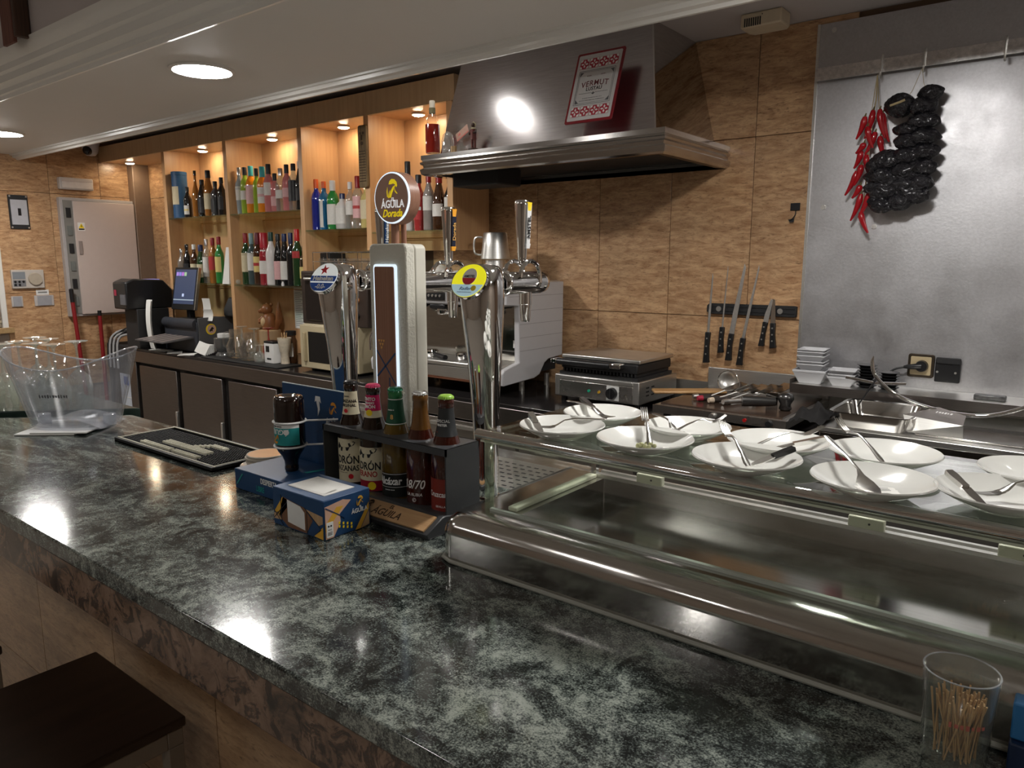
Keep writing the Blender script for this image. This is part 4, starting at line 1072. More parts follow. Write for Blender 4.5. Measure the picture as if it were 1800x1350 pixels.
# ---------------------------------------------------------------- clear ice bucket on folded napkins
PLASTIC = thin_glass('clear_acrylic', (.93, .94, .96), .85, .02, .07, .07, (.75, .77, .82))
ib = thing('ice_bucket', 'clear acrylic boat-shaped ice bucket with curved rim', 'ice bucket', (-2.37, .905, 1.1105), D(38))
def ibring(u):
    """section of the bucket at height fraction u; rim dips in the middle and rises to the ends"""
    a, b_ = .118+.062*u, .078+.040*u; pts = []
    for k in range(48):
        t = 2*PI*k/48; c, s_ = math.cos(t), math.sin(t); q = (abs(c)**2.6+abs(s_)**2.6)**(-1/2.6)
        x = a*q*c; z = .235*u*(1+(.26*(x/a)**2-.10)*u*u)*.86
        pts.append((x, b_*q*s_, z))
    return pts
rg = [ibring(u/10) for u in range(11)]
inner = [[(x*.965, y*.95, z+.006) for x, y, z in r] for r in rg]
inner[-1] = [(x*.975, y*.965, z) for x, y, z in rg[-1]]
part('wall', G().loft(rg+inner[::-1], True, True), PLASTIC, ib, 60)
RIMP = thin_glass('acrylic_edge', (.86, .88, .92), .5, .05, .25, .25, (.85, .87, .9))
part('rim_edge', G().tube(rg[-1], .0024, 8, closed=True), RIMP, ib, 60)
arcp = [(-.105+.021*k, -.079, .004+.022*math.sin(PI*k/10)) for k in range(11)]
part('curved_floor', G().loft([[(x, y, .004+.03*math.sin(PI*(x+.11)/.22)) for x in [-.11+.0275*k for k in range(9)]] for y in (-.07, 0, .07)], False, False, closed=False), thin_glass('acrylic_floor', (.9, .9, .93), .6, .05, .12, .18, (.8, .82, .86)), ib, 60)
for sx_ in (-1, 1):
    part('foot_block', G().lathe([(.018, .0), (.018, .030), (.015, .032)], 16, (sx_*.098, 0, .004)), RIMP, ib, 40)
strokes(11, .085, .011, mat('etched_grey', (.12, .12, .13), .6), ib, frame((0, -.1004, .105), (1, 0, 0), (0, -.2, 1)), name='etched_print')
nps = thing('folded_napkin', 'folded white napkins lying under the clear ice bucket', 'napkin', (-2.40, .885, 1.1005), D(40))
for k, (dx, dy, w, h) in enumerate(((-.01, 0, .17, .20), (.03, -.01, .16, .18))):
    part('sheet', G().box(dx-w/2, dx+w/2, dy-h/2, dy+h/2, .0004+.0045*k, .0045+.0045*k), PAPER, nps, bevel=.001)

# ---------------------------------------------------------------- upturned wine glasses on the ledge, straws
WG = thin_glass('wine_glass', (.93, .96, .93), 1.0, 0., .14, .12, (.95, .97, .9))
def wineglass(loc, label, first=[None]):
    if first[0] is not None: return dup(first[0], loc, label=label)
    t = thing('wine_glass', label, 'wine glass', loc, group='upturned wine glasses on the ledge')
    part('bowl', G().lathe([(.033, 0), (.038, .03), (.040, .06), (.035, .09), (.018, .112), (.006, .122)], 28, cap0=False), WG, t, 60)
    part('stem', G().lathe([(.006, .122), (.0036, .14), (.0034, .19), (.006, .205), (.012, .2105)], 16, cap0=False, cap1=False), WG, t, 60)
    part('foot', G().lathe([(.012, .2105), (.024, .2135), (.036, .2155), (.0365, .217), (.020, .2165), (.001, .216)], 32, cap0=False), WG, t, 60)
    first[0] = t; return t
WP = [(-2.951, 1.014, 'farthest back of the group'), (-2.848, .926, 'in the middle of the group'), (-2.70, 1.05, 'rightmost, beside the red broom handle'), (-2.66, .965, 'second from the right'), (-2.74, .94, 'just left of the second from the right'), (-2.80, .86, 'nearest the bucket rim'), (-2.93, .86, 'leftmost, cut by the photo edge'), (-2.86, 1.02, 'behind the middle one')]
for x, y, s_ in WP: wineglass((x, y, 1.1125), 'upturned wine glass on the ledge, '+s_)
cup = thing('straw_cup', 'clear cup holding coloured striped paper straws', 'straw cup', (-2.995, .785, 1.1125))
part('cup_wall', G().lathe([(.030, 0), (.034, .09), (.033, .09), (.029, .004)], 24, cap0=True, cap1=True), WG, cup, 50)
SCOL = [(.7, .68, .6), (.04, .35, .3), (.75, .5, .05), (.6, .08, .05), (.1, .12, .35), (.65, .62, .5), (.05, .4, .2)]
for k in range(9):
    a = 2*PI*k/9; r0 = .012
    o = thing('paper_straw', 'striped paper straw leaning in the clear cup, number one of a loose bunch', 'straw', (-2.995+r0*math.cos(a), .785+r0*math.sin(a), 1.1175), group='paper straws in the cup')
    o['label'] = 'striped paper straw leaning in the clear cup at the left edge'
    part('tube', G().tube([(0, 0, 0), (math.cos(a)*.03, math.sin(a)*.03, .175+.012*(k % 3))], .0034, 8), mat('straw_%d' % (k % 7), SCOL[k % 7], .6, var=.5, scale=90), o)

# ---------------------------------------------------------------- toothpick glass and blue card at the near right
tg = thing('toothpick_glass', 'small clear glass holding wooden toothpicks on the counter', 'glass', (-.066, .805, 1.1005))
g = G().lathe([(.026, 0), (.029, .003), (.0335, .098), (.0338, .1), (.0322, .1), (.0318, .098), (.0275, .008), (.001, .007)], 40)
part('glass_wall', g, thin_glass('tumbler_glass', (.95, .97, .95), .9, 0., .06, .03), tg, 50)
part('rim_edge', G().tube([(.0332*math.cos(2*PI*k/40), .0332*math.sin(2*PI*k/40), .1) for k in range(40)], .0008, 6, closed=True), RIMP, tg, 50)
RP = mat('faded_red_print', (.55, .14, .10), .5)
strokes(7, .034, .006, RP, tg, frame((.0306*math.cos(D(-65)), .0306*math.sin(D(-65)), .056), (math.cos(D(25)), math.sin(D(25)), 0), (0, 0, 1)), bend=.0312)
random.seed(4); TPW = wood('toothpick_wood', (.62, .38, .18), (.50, .28, .12), (200, 200, 4))
for k in range(64):
    a = random.uniform(0, 2*PI); r0 = random.uniform(0, .020); b2_ = a+random.uniform(-.9, .9); r1 = random.uniform(.005, .0245)
    o = part('toothpick', G().tube([(r0*math.cos(a), r0*math.sin(a), .0), (r1*math.cos(b2_), r1*math.sin(b2_), .062+random.uniform(0, .006))], [.0008, .00105], 5), TPW, None)
    o.location = (-.066, .805, 1.1005+.0085); o['label'] = 'thin wooden toothpick standing in the small clear glass'; o['category'] = 'toothpick'; o['group'] = 'toothpicks in the glass'
bcx = thing('blue_card_stand', 'blue card stand cut off by the right photo edge', 'card stand', (.0, .825, 1.1005))
part('upper_panel', G().box(-.022, .06, -.012, .012, .040, .078), mat('card_bright_blue', (.03, .16, .38), .4), bcx, bevel=.002)
part('lower_panel', G().box(-.022, .06, -.020, .020, 0, .040), mat('card_deep_navy', (.008, .02, .06), .4), bcx, bevel=.002)

# ---------------------------------------------------------------- bar stools on the guest side
SEAT = wood('stool_dark_wood', (.028, .014, .008), (.018, .009, .005), (30, 3, 30), .35)
LEGM = mat('stool_taupe_metal', (.20, .16, .12), .45)
def stool(loc, label, rz=0.):
    t = thing('bar_stool', label, 'bar stool', loc, rz, 'bar stools')
    part('seat', G().box(-.19, .19, -.17, .17, .735, .755), SEAT, t, bevel=.004)
    part('seat_frame', G().box(-.185, .185, -.165, -.135, .70, .734).box(-.185, .185, .135, .165, .70, .734).box(-.185, -.155, -.135, .135, .70, .734).box(.155, .185, -.135, .135, .70, .734), LEGM, t, bevel=.002)
    for sx_ in (-1, 1):
        for sy_ in (-1, 1):
            part('leg', G().box(sx_*.17-.015, sx_*.17+.015, sy_*.15-.015, sy_*.15+.015, 0, .70), LEGM, t, bevel=.002)
    for sy_ in (-1, 1): part('stretcher', G().box(-.155, .155, sy_*.15-.012, sy_*.15+.012, .22, .245), LEGM, t, bevel=.002)
    return t
stool((-1.455, .45, 0), 'bar stool with dark wooden seat, nearest the camera', D(0))
stool((-2.02, .33, 0), 'bar stool beyond the dark seat, mostly cut by the left edge', D(0))

# ================================================================ bottles on the beech shelves
def clearish(name, col, rough=.04): return mat(name, col, rough, var=.25, scale=18, coat=1.)
def tint(name, c): return thin_glass(name, c, .8, 0., .08, .10, (.8, .8, .8))
STY = {
 'wine':  [(.85, 0), (.98, .01), (1, .03), (1, .60), (.92, .66), (.62, .73), (.42, .80), (.37, .86), (.36, .97), (.40, .975), (.40, 1.0)],
 'slope': [(.9, 0), (1, .02), (1, .50), (.9, .60), (.6, .75), (.42, .86), (.38, .98), (.40, 1.0)],
 'gin':   [(.9, 0), (1, .02), (1, .58), (.97, .65), (.75, .73), (.45, .78), (.40, .82), (.40, 1.0)],
 'slim':  [(.85, 0), (1, .03), (1, .45), (.75, .58), (.42, .70), (.32, .80), (.30, .98), (.34, 1.0)],
 'flare': [(.75, 0), (.8, .02), (1, .55), (.95, .66), (.6, .74), (.42, .80), (.40, 1.0)]}
LABW = mat('label_white', (.62, .60, .56), .6, var=.12, scale=160); LABC = mat('label_cream', (.58, .50, .33), .6, var=.12, scale=160)
LABR = mat('label_red', (.38, .03, .03), .5, var=.2, scale=160); LABK = mat('label_black', (.02, .02, .022), .5, var=.5, scale=160)
LABP = mat('label_pink', (.62, .36, .36), .55, var=.15, scale=160); LABY = mat('label_yellow', (.62, .50, .18), .5, var=.12, scale=160)
CK = mat('cap_matt_black', (.015, .015, .018), .4); CT = mat('cap_teal', (.05, .42, .46), .4); CS = mat('cap_chrome', (.6, .6, .6), .2, .9)
CRD = mat('cap_dark_red', (.26, .01, .015), .35); COR = mat('cap_orange', (.62, .10, .02), .4); CW = mat('cap_white', (.7, .7, .68), .4); CNV = mat('cap_navy', (.01, .02, .08), .35)
DG = clearish('dark_green_bottle', (.012, .045, .012)); BK = clearish('near_black_bottle', (.008, .008, .009)); BRW = clearish('brown_bottle', (.05, .018, .006))
CLR = tint('clear_bottle', (.80, .84, .83)); LIME = clearish('lime_liqueur', (.28, .42, .03)); ORNG = clearish('orange_liqueur', (.72, .22, .01)); PINKG = clearish('pink_gin', (.50, .16, .16))
GBL = clearish('cobalt_bottle', (.012, .02, .22)); CYAN = clearish('sapphire_bottle', (.01, .10, .22)); GGN = clearish('bright_green_bottle', (.02, .20, .04)); WHB = mat('white_matt_bottle', (.55, .53, .51), .35, var=.06)
AMB = clearish('amber_spirit', (.32, .12, .02)); ROSE = clearish('rose_bottle', (.30, .02, .03)); YLW = clearish('yellow_spirit', (.52, .42, .15)); GRY = clearish('grey_frosted', (.30, .34, .36)); REDB = clearish('red_bottle', (.35, .03, .03))
def bottle(x, y, z, h, r, sty, glass, cap, capf, lab, lz, label, sq=2.0, nm='liquor_bottle', extra=None, group='bottles on the beech shelves'):
    r *= .78
    prof = [(r*a, h*b) for a, b in STY[sty]]
    t = thing(nm, label, 'bottle', (x, y, z), group=group)
    part('glass_body', G().lathe(prof, 24, sq=sq), glass, t, 50)
    z0 = h*(1-capf); rc = prof_r(prof, min(z0, h*.97))*1.12+.0008
    part('cap', G().lathe([(rc, z0), (rc, h*1.0), (rc*.9, h+.003)], 18), cap, t, 40)
    if lab and lz[1]-lz[0] > .01:
        P = [(prof_r(prof, h*q)+.0006, h*q) for q in (lz[0], (lz[0]+lz[1])/2, lz[1])]
        hw_ = lz[2] if len(lz) > 2 else 62
        L = part('label', G().arc(P, D(-78-hw_), D(-78+hw_), 16, sq=sq), lab, t, 60)
        if extra:
            zc = h*(lz[0]+lz[1])/2; R = prof_r(prof, zc)+.0010
            part('label_band', G().arc([(R, zc-h*.03), (R, zc+h*.03)], D(-140), D(-25), 14, sq=sq), extra, L, 60)
    return t
# upper shelf, bay with the blue tube
tb = thing('gift_tube', 'tall blue cardboard gift tube with cream label on the upper shelf', 'gift tube', (-5.035, 2.715, ZU), group=None)
part('tube', G().lathe([(.050, 0), (.050, .285), (.0515, .286), (.0515, .308), (.046, .310)], 32), mat('tube_blue', (.02, .075, .17), .5, var=.15), tb, 40)
part('label', G().arc([(.0506, .09), (.0506, .21)], D(-150), D(-40), 16), LABC, tb, 60)
U = [(-4.945, 2.745, .20, .034, 'wine', BK, CK, .14, LABW, (.1, .4), 'small dark bottle with yellow star label beside the blue tube', 2, LABY),
     (-4.855, 2.80, .300, .034, 'slim', AMB, BK, .10, None, None, 'slim amber bottle with dark stopper on the upper shelf', 2, None),
     (-4.80, 2.735, .235, .038, 'slope', BK, CK, .12, LABK, (.1, .5), 'squat black bottle in front on the blue tube shelf', 2.6, None),
     (-4.735, 2.80, .290, .040, 'slope', AMB, CK, .16, LABC, (.15, .5), 'tall whisky bottle with long black cap on the upper shelf', 2, None),
     (-4.69, 2.735, .215, .036, 'gin', clearish('smoky_bottle', (.05, .05, .055)), CK, .12, LABK, (.1, .5), 'small smoky square bottle on the blue tube shelf', 3.5, None),
     (-4.625, 2.78, .235, .036, 'wine', BK, CK, .15, LABK, (.15, .5), 'black bottle at the right end of the blue tube shelf', 2, None)]
U += [(-4.285, 2.765, .280, .036, 'flare', GRY, CS, .15, LABW, (.3, .6), 'frosted white bottle with chrome cap, leftmost of the coloured liqueurs', 2, None),
      (-4.225, 2.79, .278, .037, 'gin', LIME, CK, .16, LABW, (.3, .5), 'lime green liqueur bottle with black cap', 2.2, None),
      (-4.16, 2.745, .280, .040, 'gin', ORNG, CT, .20, LABP, (.2, .60), 'orange liqueur bottle with teal cap and pink label', 2.4, None),
      (-4.135, 2.85, .262, .032, 'gin', LIME, CK, .16, None, None, 'green bottle with black cap behind the orange liqueurs', 2, None),
      (-4.075, 2.765, .268, .040, 'gin', ORNG, CT, .22, LABW, (.2, .55), 'orange liqueur bottle with teal cap, right of its twin', 2.4, LABP),
      (-4.00, 2.765, .278, .038, 'gin', PINKG, CK, .20, LABW, (.35, .62), 'pink gin bottle with black cap and white label', 2.2, None),
      (-3.945, 2.72, .220, .034, 'gin', PINKG, CK, .18, LABP, (.15, .4), 'short pink bottle with black cap in front on the liqueur shelf', 2, None),
      (-3.885, 2.745, .245, .038, 'gin', CLR, CS, .16, LABW, (.3, .5), 'clear gin bottle with chrome cap on the liqueur shelf', 3, None),
      (-3.83, 2.81, .262, .036, 'gin', PINKG, CK, .18, LABP, (.3, .5), 'pale pink bottle behind the clear gin bottle', 2, None),
      (-3.765, 2.755, .262, .038, 'gin', CLR, CK, .14, LABK, (.2, .65), 'clear bottle with black label at the right end of the liqueurs', 2.6, None),
      (-3.70, 2.80, .270, .040, 'slope', BK, LABW, .14, LABK, (.2, .55), 'dark bottle with pale neck against the right upright', 2, None)]
XU = [-4.925, -4.815, -4.735, -4.655, -4.575, -4.50, -4.29, -4.23, -4.165, -4.105, -4.045, -3.98, -3.92, -3.86, -3.80, -3.735, -3.67]
for x_, q in zip(XU, U): bottle(x_, 2.706, ZU, *q[2:11], sq=q[11], extra=q[12])
# gins on the shelf left of the round sign
V = [(-3.50, 2.775, .278, .037, 'gin', GBL, COR, .17, LABK, (.01, .012), 'cobalt blue gin bottle with orange cap', 2.2, None),
     (-3.455, 2.72, .262, .036, 'gin', CYAN, COR, .13, LABW, (.05, .62, 24), 'sapphire blue gin bottle with narrow white label', 3.5, None),
     (-3.375, 2.785, .262, .042, 'gin', GGN, CW, .20, LABW, (.10, .52), 'bright green gin bottle with white cap', 2.3, None),
     (-3.30, 2.725, .188, .042, 'gin', WHB, CNV, .14, LABW, (.15, .6), 'short white square bottle with navy cap', 4, None),
     (-3.265, 2.82, .245, .034, 'gin', CLR, CW, .14, LABW, (.3, .6), 'clear bottle with white cap behind the short white bottle', 2, None),
     (-3.205, 2.765, .272, .036, 'gin', CLR, CRD, .22, LABP, (.2, .62), 'clear pink labelled gin bottle with dark red cap', 2.2, LABR),
     (-3.135, 2.745, .235, .038, 'gin', YLW, CK, .10, LABC, (.2, .62), 'pale yellow bottle beside the middle shelf upright', 3.5, None)]
for x_, q in zip([-3.53, -3.462, -3.385, -3.305, -3.238, -3.175, -3.105], V): bottle(x_, 2.706, Z4, *q[2:11], sq=q[11], extra=q[12])
V = [(-2.795, 2.80, .340, .038, 'wine', WHB, CK, .20, None, None, 'white bottle with tall black stopper behind the round sign', 2, None),
     (-2.735, 2.745, .270, .040, 'flare', REDB, CK, .14, LABR, (.2, .6), 'red gin bottle right of the round sign', 2, LABW),
     (-2.665, 2.79, .275, .038, 'wine', clearish('net_wrapped_glass', (.25, .22, .2)), CRD, .16, LABW, (.35, .6), 'pale bottle with dark red cap under the hood corner', 2, None),
     (-2.605, 2.735, .260, .043, 'slope', BRW, CRD, .14, LABW, (.25, .48), 'dark red vermouth bottle wrapped in net under the hood', 2, None),
     (-2.545, 2.79, .255, .034, 'wine', BK, CK, .14, LABW, (.3, .6), 'black wine bottle against the last shelf upright', 2, None)]
for x_, q in zip([-2.79, -2.715, -2.645, -2.575, -2.505], V): bottle(x_, 2.706, Z5, *q[2:11], sq=q[11], extra=q[12])
# lower shelves
V = [(-5.03, 2.79, .225, .038, 'wine', CLR, CS, .10, LABK, (.01, .012), 'clear bottle with silver cap at the left of the lower shelf', 2, None),
     (-4.955, 2.74, .258, .038, 'wine', BK, BK, .10, LABK, (.1, .5), 'black wine bottle above the screen corner', 2, None),
     (-4.885, 2.80, .256, .038, 'wine', BRW, CW, .12, LABC, (.2, .5), 'brown bottle with white capsule behind the till screen', 2, None),
     (-4.81, 2.745, .252, .040, 'slope', DG, CNV, .16, LABC, (.15, .5), 'dark bottle with navy cap and cream label on the lower shelf', 2, None),
     (-4.745, 2.78, .288, .036, 'gin', CLR, CS, .14, LABW, (.15, .6), 'clear spirit bottle with white label on the lower left shelf', 2, None),
     (-4.68, 2.735, .296, .036, 'gin', AMB, CRD, .16, LABR, (.3, .6), 'amber spirit bottle with red label on the lower left shelf', 3, None),
     (-4.61, 2.76, .302, .038, 'wine', GGN, CRD, .16, LABY, (.25, .58), 'green bottle with yellow label on the lower left shelf', 2, None)]
W = [(-4.265, 2.77, .318, .038, 'wine', DG, CRD, .18, LABC, (.25, .62), 'green wine bottle with red capsule, leftmost of the wine row', 2, None),
     (-4.205, 2.75, .316, .037, 'wine', clearish('blue_grey_wine', (.05, .08, .085)), mat('cap_blue_grey', (.20, .33, .36), .4), .20, LABW, (.28, .62), 'wine bottle with grey blue capsule', 2, None),
     (-4.13, 2.745, .318, .037, 'wine', BRW, mat('cap_maroon', (.12, .005, .015), .4), .22, LABY, (.25, .55), 'dark bottle with maroon capsule and yellow label', 2, LABR),
     (-4.06, 2.74, .316, .040, 'slope', ROSE, mat('cap_red_foil', (.42, .015, .03), .35), .28, LABW, (.22, .68), 'rose wine bottle with red foil and white label', 2, None),
     (-3.98, 2.735, .318, .043, 'wine', mat('porcelain_white_bottle', (.66, .63, .61), .25, var=.04), mat('cap_bottle_green', (.01, .05, .04), .4), .16, LABW, (.01, .012), 'white opaque bottle with dark green cap', 2, None),
     (-3.905, 2.76, .306, .038, 'slope', BK, CK, .12, LABP, (.12, .48), 'black bottle with pale pink label, left of its twin', 2, None),
     (-3.835, 2.74, .306, .038, 'slope', BK, CNV, .14, LABW, (.12, .48), 'black bottle with navy cap and white label', 2, None),
     (-3.80, 2.84, .310, .036, 'wine', BK, CNV, .20, None, None, 'black bottle at the back of the wine row', 2, None),
     (-3.745, 2.77, .330, .040, 'wine', DG, mat('cap_bright_red', (.5, .02, .02), .35), .20, LABR, (.5, .62), 'tall dark bottle with bright red capsule', 2, None),
     (-3.70, 2.725, .235, .040, 'gin', clearish('vermouth_dark', (.03, .02, .01)), CS, .12, LABY, (.2, .7), 'dark bottle with big yellow label, rightmost of the wine row', 2, None)]
for x_, q in zip([-5.06, -4.985, -4.89, -4.805, -4.73, -4.65, -4.575, -4.265, -4.20, -4.135, -4.068, -3.992, -3.92, -3.855, -3.793, -3.73, -3.663], V+W): bottle(x_, 2.706, ZL, *q[2:11], sq=q[11], extra=q[12])
pad = thing('white_paper_bag', 'tall white paper wrapper standing at the end of the lower shelf', 'paper wrapper', (-4.455, 2.70, ZL))
part('wrapper', G().loft([[(-.045, -.03, 0), (.035, -.03, 0), (.035, .02, 0), (-.045, .02, 0)], [(-.005, -.012, .235), (.028, -.012, .235), (.028, .012, .235), (-.005, .012, .235)]]), PAPER, pad, 30)
sm = thing('crystal_stopper', 'small cut glass stopper on the left end of the wine shelf', 'glass stopper', (-4.314, 2.67, ZL))
part('knob', G().sphere((0, 0, .016), .016, 10, 8), WG, sm, 20)
sc2 = thing('salt_shaker', 'tiny white capped shaker in front of the black wine bottles', 'shaker', (-3.83, 2.664, ZL))
part('pot', G().lathe([(.008, 0), (.009, .014), (.006, .017), (.006, .024), (.004, .027)], 14), WHITE_P, sc2)
# wooden board with carved face on the middle upright
cv = thing('carved_plank', 'narrow carved wooden board fixed to the middle shelf upright', 'carved board', (-3.04, 2.645, 1.97))
part('plank', G().prism(rrect(.062, .31, .012), -.016, 0, 'y').shift(0, 0, .155), wood('old_carved_wood', (.16, .11, .05), (.08, .05, .022), (60, 60, 10), .7), cv, 40, .003)
CVD = mat('carved_groove', (.05, .03, .013), .8)
for q in range(12): part('groove', G().box(-.024, .024, -.0175, -.0155, .03+q*.0135, .034+q*.0135), CVD, cv)
for sx_ in (-1, 1): part('carved_eye', G().disc((sx_*.011, -.016, .27), (0, -1, 0), .007, 12, .0015), CVD, cv)
part('carved_nose', G().box(-.004, .004, -.021, -.016, .235, .262), CVD, cv)
part('carved_ring', G().disc((0, -.016, .22), (0, -1, 0), .010, 14, .0015), CVD, cv)

# ================================================================ things on top of the hood lip
rum = bottle(-2.347, 2.432, 2.055, .222, .033, 'gin', thin_glass('rum_glass', (.92, .88, .84), .8, 0., .08, .04), mat('cork_pale', (.62, .56, .46), .6), .14, LABK, (.15, .45), 'half full bottle of red amber rum on the left end of the hood', nm='rum_bottle', group='ornaments on the hood')
part('liquid', G().lathe([(.0305, .006), (.0318, .012), (.0318, .125), (.001, .126)], 24), clearish('red_rum', (.22, .012, .006)), rum, 50)
part('neck_foil', G().lathe([(.0142, .172), (.0142, .195)], 18, cap0=False, cap1=False), mat('olive_foil', (.16, .14, .07), .5), rum)
fig = thing('carved_figurine', 'small dark carved figurine standing on the hood edge', 'figurine', (-2.115, 2.436, 2.0545))
FG = mat('figurine_brown', (.05, .022, .014), .5, var=.6, scale=60); FC = mat('figurine_cream', (.42, .36, .22), .6)
part('base', G().lathe([(.022, 0), (.022, .006), (.015, .008)], 16), FG, fig)
body = G()
for sx_ in (-1, 1): body.tube([(sx_*.007, 0, .006), (sx_*.0075, 0, .025), (sx_*.006, 0, .048)], [.0055, .0055, .007], 10)
body.tube([(0, 0, .042), (0, 0, .06), (0, -.001, .078), (0, 0, .090)], [.0135, .0125, .0145, .006], 14)
part('body', body, mat('figurine_red', (.12, .025, .018), .5, var=.5, scale=50), fig, 60)
part('arms', G().tube([(-.013, 0, .082), (-.019, -.006, .068), (-.010, -.013, .064)], .0042, 8).tube([(.013, 0, .082), (.018, -.006, .070), (.008, -.013, .068)], .0042, 8), FG, fig, 60)
part('collar', G().lathe([(.010, .082), (.013, .085), (.008, .091)], 14), FC, fig)
part('head', G().sphere((0, -.001, .100), .0092, 14, 10, 1.15), FG, fig, 60)
part('headdress', G().tube([(-.009, .001, .094), (-.011, .001, .104), (0, .001, .113), (.011, .001, .104), (.009, .001, .094)], .0026, 8), FC, fig, 60)
mug = thing('glass_bell', 'clear glass jar upside down beside the rum bottle', 'glass jar', (-2.262, 2.437, 2.0545))
part('jar_wall', G().lathe([(.026, 0), (.027, .05), (.022, .075), (.010, .086), (.004, .09)], 24, cap0=False), WG, mug, 60)
for k, (x, c) in enumerate(((-2.228, (.40, .27, .14)), (-2.214, (.30, .19, .09)))):
    ck = thing('wine_cork', ['wine cork beside the glass jar on the hood, the left one', 'wine cork beside the glass jar on the hood, the right one'][k], 'cork', (x, 2.430, 2.0545), group='corks on the hood')
    part('cork_body', G().lathe([(.0068, 0), (.0072, .002), (.0072, .023), (.0066, .025)], 14), mat('cork_%d' % k, c, .8, var=.3, scale=300), ck)
bn = thing('banknote', 'folded pinkish ten euro note tucked behind the figurine', 'banknote', (-2.20, 2.461, 2.135))
FN = frame((0, 0, 0), (1, .0, .55), (-.5, .31, 1))
part('note', G().prism([(-.038, -.020), (.038, -.020), (.038, .020), (-.038, .020)], 0, .0006).xf(FN), mat('note_pink', (.42, .26, .20), .7, var=.25, scale=120), bn)
text('10', .016, RED, bn, FN @ Matrix.Translation((-.018, .003, .0009)), bold=.02)
shape([(-.036, -.019), (.037, -.019), (.037, -.014), (-.036, -.014)], mat('note_red', (.5, .12, .1), .7), bn, FN @ Matrix.Translation((0, 0, .0007)), 'note_band')
# vermouth sign leaning on the hood face
vs = thing('vermouth_sign', 'white tin VERMUT sign with red frame leaning on the hood', 'sign', (-1.537, 2.464, 2.0935))
tilt = Vector((0, .148, .423)).normalized()
FV = frame((0, -.004, .140), (1, 0, 0), tilt)
VRED = mat('tin_red', (.22, .008, .015), .3, coat=.5)
part('tin_frame', G().prism(rrect(.206, .284, .008), 0, .005).xf(FV), VRED, vs, 35, .001)
fc = part('tin_face', G().prism(rrect(.186, .264, .005), .0045, .0062).xf(FV), mat('tin_white', (.62, .61, .60), .3, coat=.4, var=.02), vs, 35)
T0 = Matrix.Translation((0, 0, .0066))
GREY = mat('sign_grey', (.13, .13, .14), .5)
for yy in (.095, -.098):
    for k in range(4):
        cx = -.063+k*.042
        q = part('pattern_tile', G().prism([(-.0195, -.0195), (.0195, -.0195), (.0195, .0195), (-.0195, .0195)], 0, .0003).xf(FV @ T0 @ Matrix.Translation((cx, yy, 0))), mat('tile_red', (.42, .03, .05), .4), fc, None)
        for a in range(4):
            M4 = FV @ T0 @ Matrix.Translation((cx, yy, .0004)) @ Matrix.Rotation(a*PI/2, 4, 'Z')
            shape([(.002, .0), (.009, -.004), (.016, 0), (.009, .004)], WHT, q, M4, 'petal')
            shape([(.011, .011), (.0185, .008), (.0185, .0185), (.008, .0185)], WHT, q, M4, 'corner_motif')
for p_, q_ in (((-.078, .066), (.078, .066)), ((-.078, -.070), (.078, -.070)), ((-.078, .066), (-.078, -.070)), ((.078, .066), (.078, -.070))):
    line(p_, q_, .0012, GREY, fc, FV @ T0, 'border_line')
    line((p_[0]*.93, p_[1]*.92), (q_[0]*.93, q_[1]*.92), .0007, GREY, fc, FV @ T0, 'border_line')
for sx_ in (-1, 1):
    for sy_ in (-1, 1):
        shape([(sx_*.073, sy_*.062), (sx_*.058, sy_*.061), (sx_*.064, sy_*.055), (sx_*.072, sy_*.046)], GREY, fc, FV @ T0 @ Matrix.Translation((0, -.002, 0)), 'corner_scroll')
text('VERMUT', .031, mat('sign_dark_red', (.16, .04, .045), .5), fc, FV @ T0 @ Matrix.Translation((0, .012, 0)), sx=.92, spacing=1.12, arch=1.6, bold=.008)
text('LUSTAU', .020, BLACK, fc, FV @ T0 @ Matrix.Translation((0, -.010, 0)), sx=.95, bold=.012)
strokes(5, .022, .004, mat('sign_dark_red', (.16, .04, .045), .5), fc, FV @ T0 @ Matrix.Translation((-.030, .044, 0)))
strokes(5, .022, .004, mat('sign_dark_red', (.16, .04, .045), .5), fc, FV @ T0 @ Matrix.Translation((.030, .044, 0)))
line((-.062, -.026), (-.012, -.026), .0009, GREY, fc, FV @ T0); line((.062, -.026), (.012, -.026), .0009, GREY, fc, FV @ T0)
shape([(-.012, -.024), (0, -.034), (.012, -.024), (.004, -.028), (0, -.022), (-.004, -.028)], GREY, fc, FV @ T0, 'flourish')
strokes(16, .085, .0035, GREY, fc, FV @ T0 @ Matrix.Translation((0, -.046, 0)))
strokes(20, .11, .0035, GREY, fc, FV @ T0 @ Matrix.Translation((0, -.055, 0)), seed=3)

# ================================================================ espresso machine
em = thing('espresso_machine', 'white and steel two group espresso machine on the back counter', 'coffee machine', (-2.42, 2.7, 1.0))
PANEL = mat('machine_white', (.55, .54, .55), .35, var=.03)
prof = [(2.49, 1.052), (2.72, 1.062), (2.76, 1.075), (2.80, 1.125), (2.83, 1.140), (2.945, 1.148), (2.95, 1.50), (2.535, 1.502), (2.515, 1.49), (2.515, 1.405), (2.602, 1.400), (2.606, 1.145), (2.50, 1.122), (2.485, 1.105)]
for x in (-2.86, -2.03):
    sp = part('side_panel', G().prism(prof, x, x+.03, 'x'), PANEL, em, world=True, bevel=.004, smooth=30)
    for zz in (1.195, 1.255, 1.315, 1.375, 1.44):
        part('groove', G().box(x+.0298, x+.0305, 2.608 if zz < 1.4 else 2.53, 2.948, zz, zz+.0016).shift(*[-q for q in em.location]), mat('groove_grey', (.26, .25, .25), .6), sp)
part('upper_housing', G().box(-2.83, -2.031, 2.53, 2.93, 1.395, 1.485), mat('machine_grey', (.30, .29, .29), .35), em, world=True, bevel=.008)
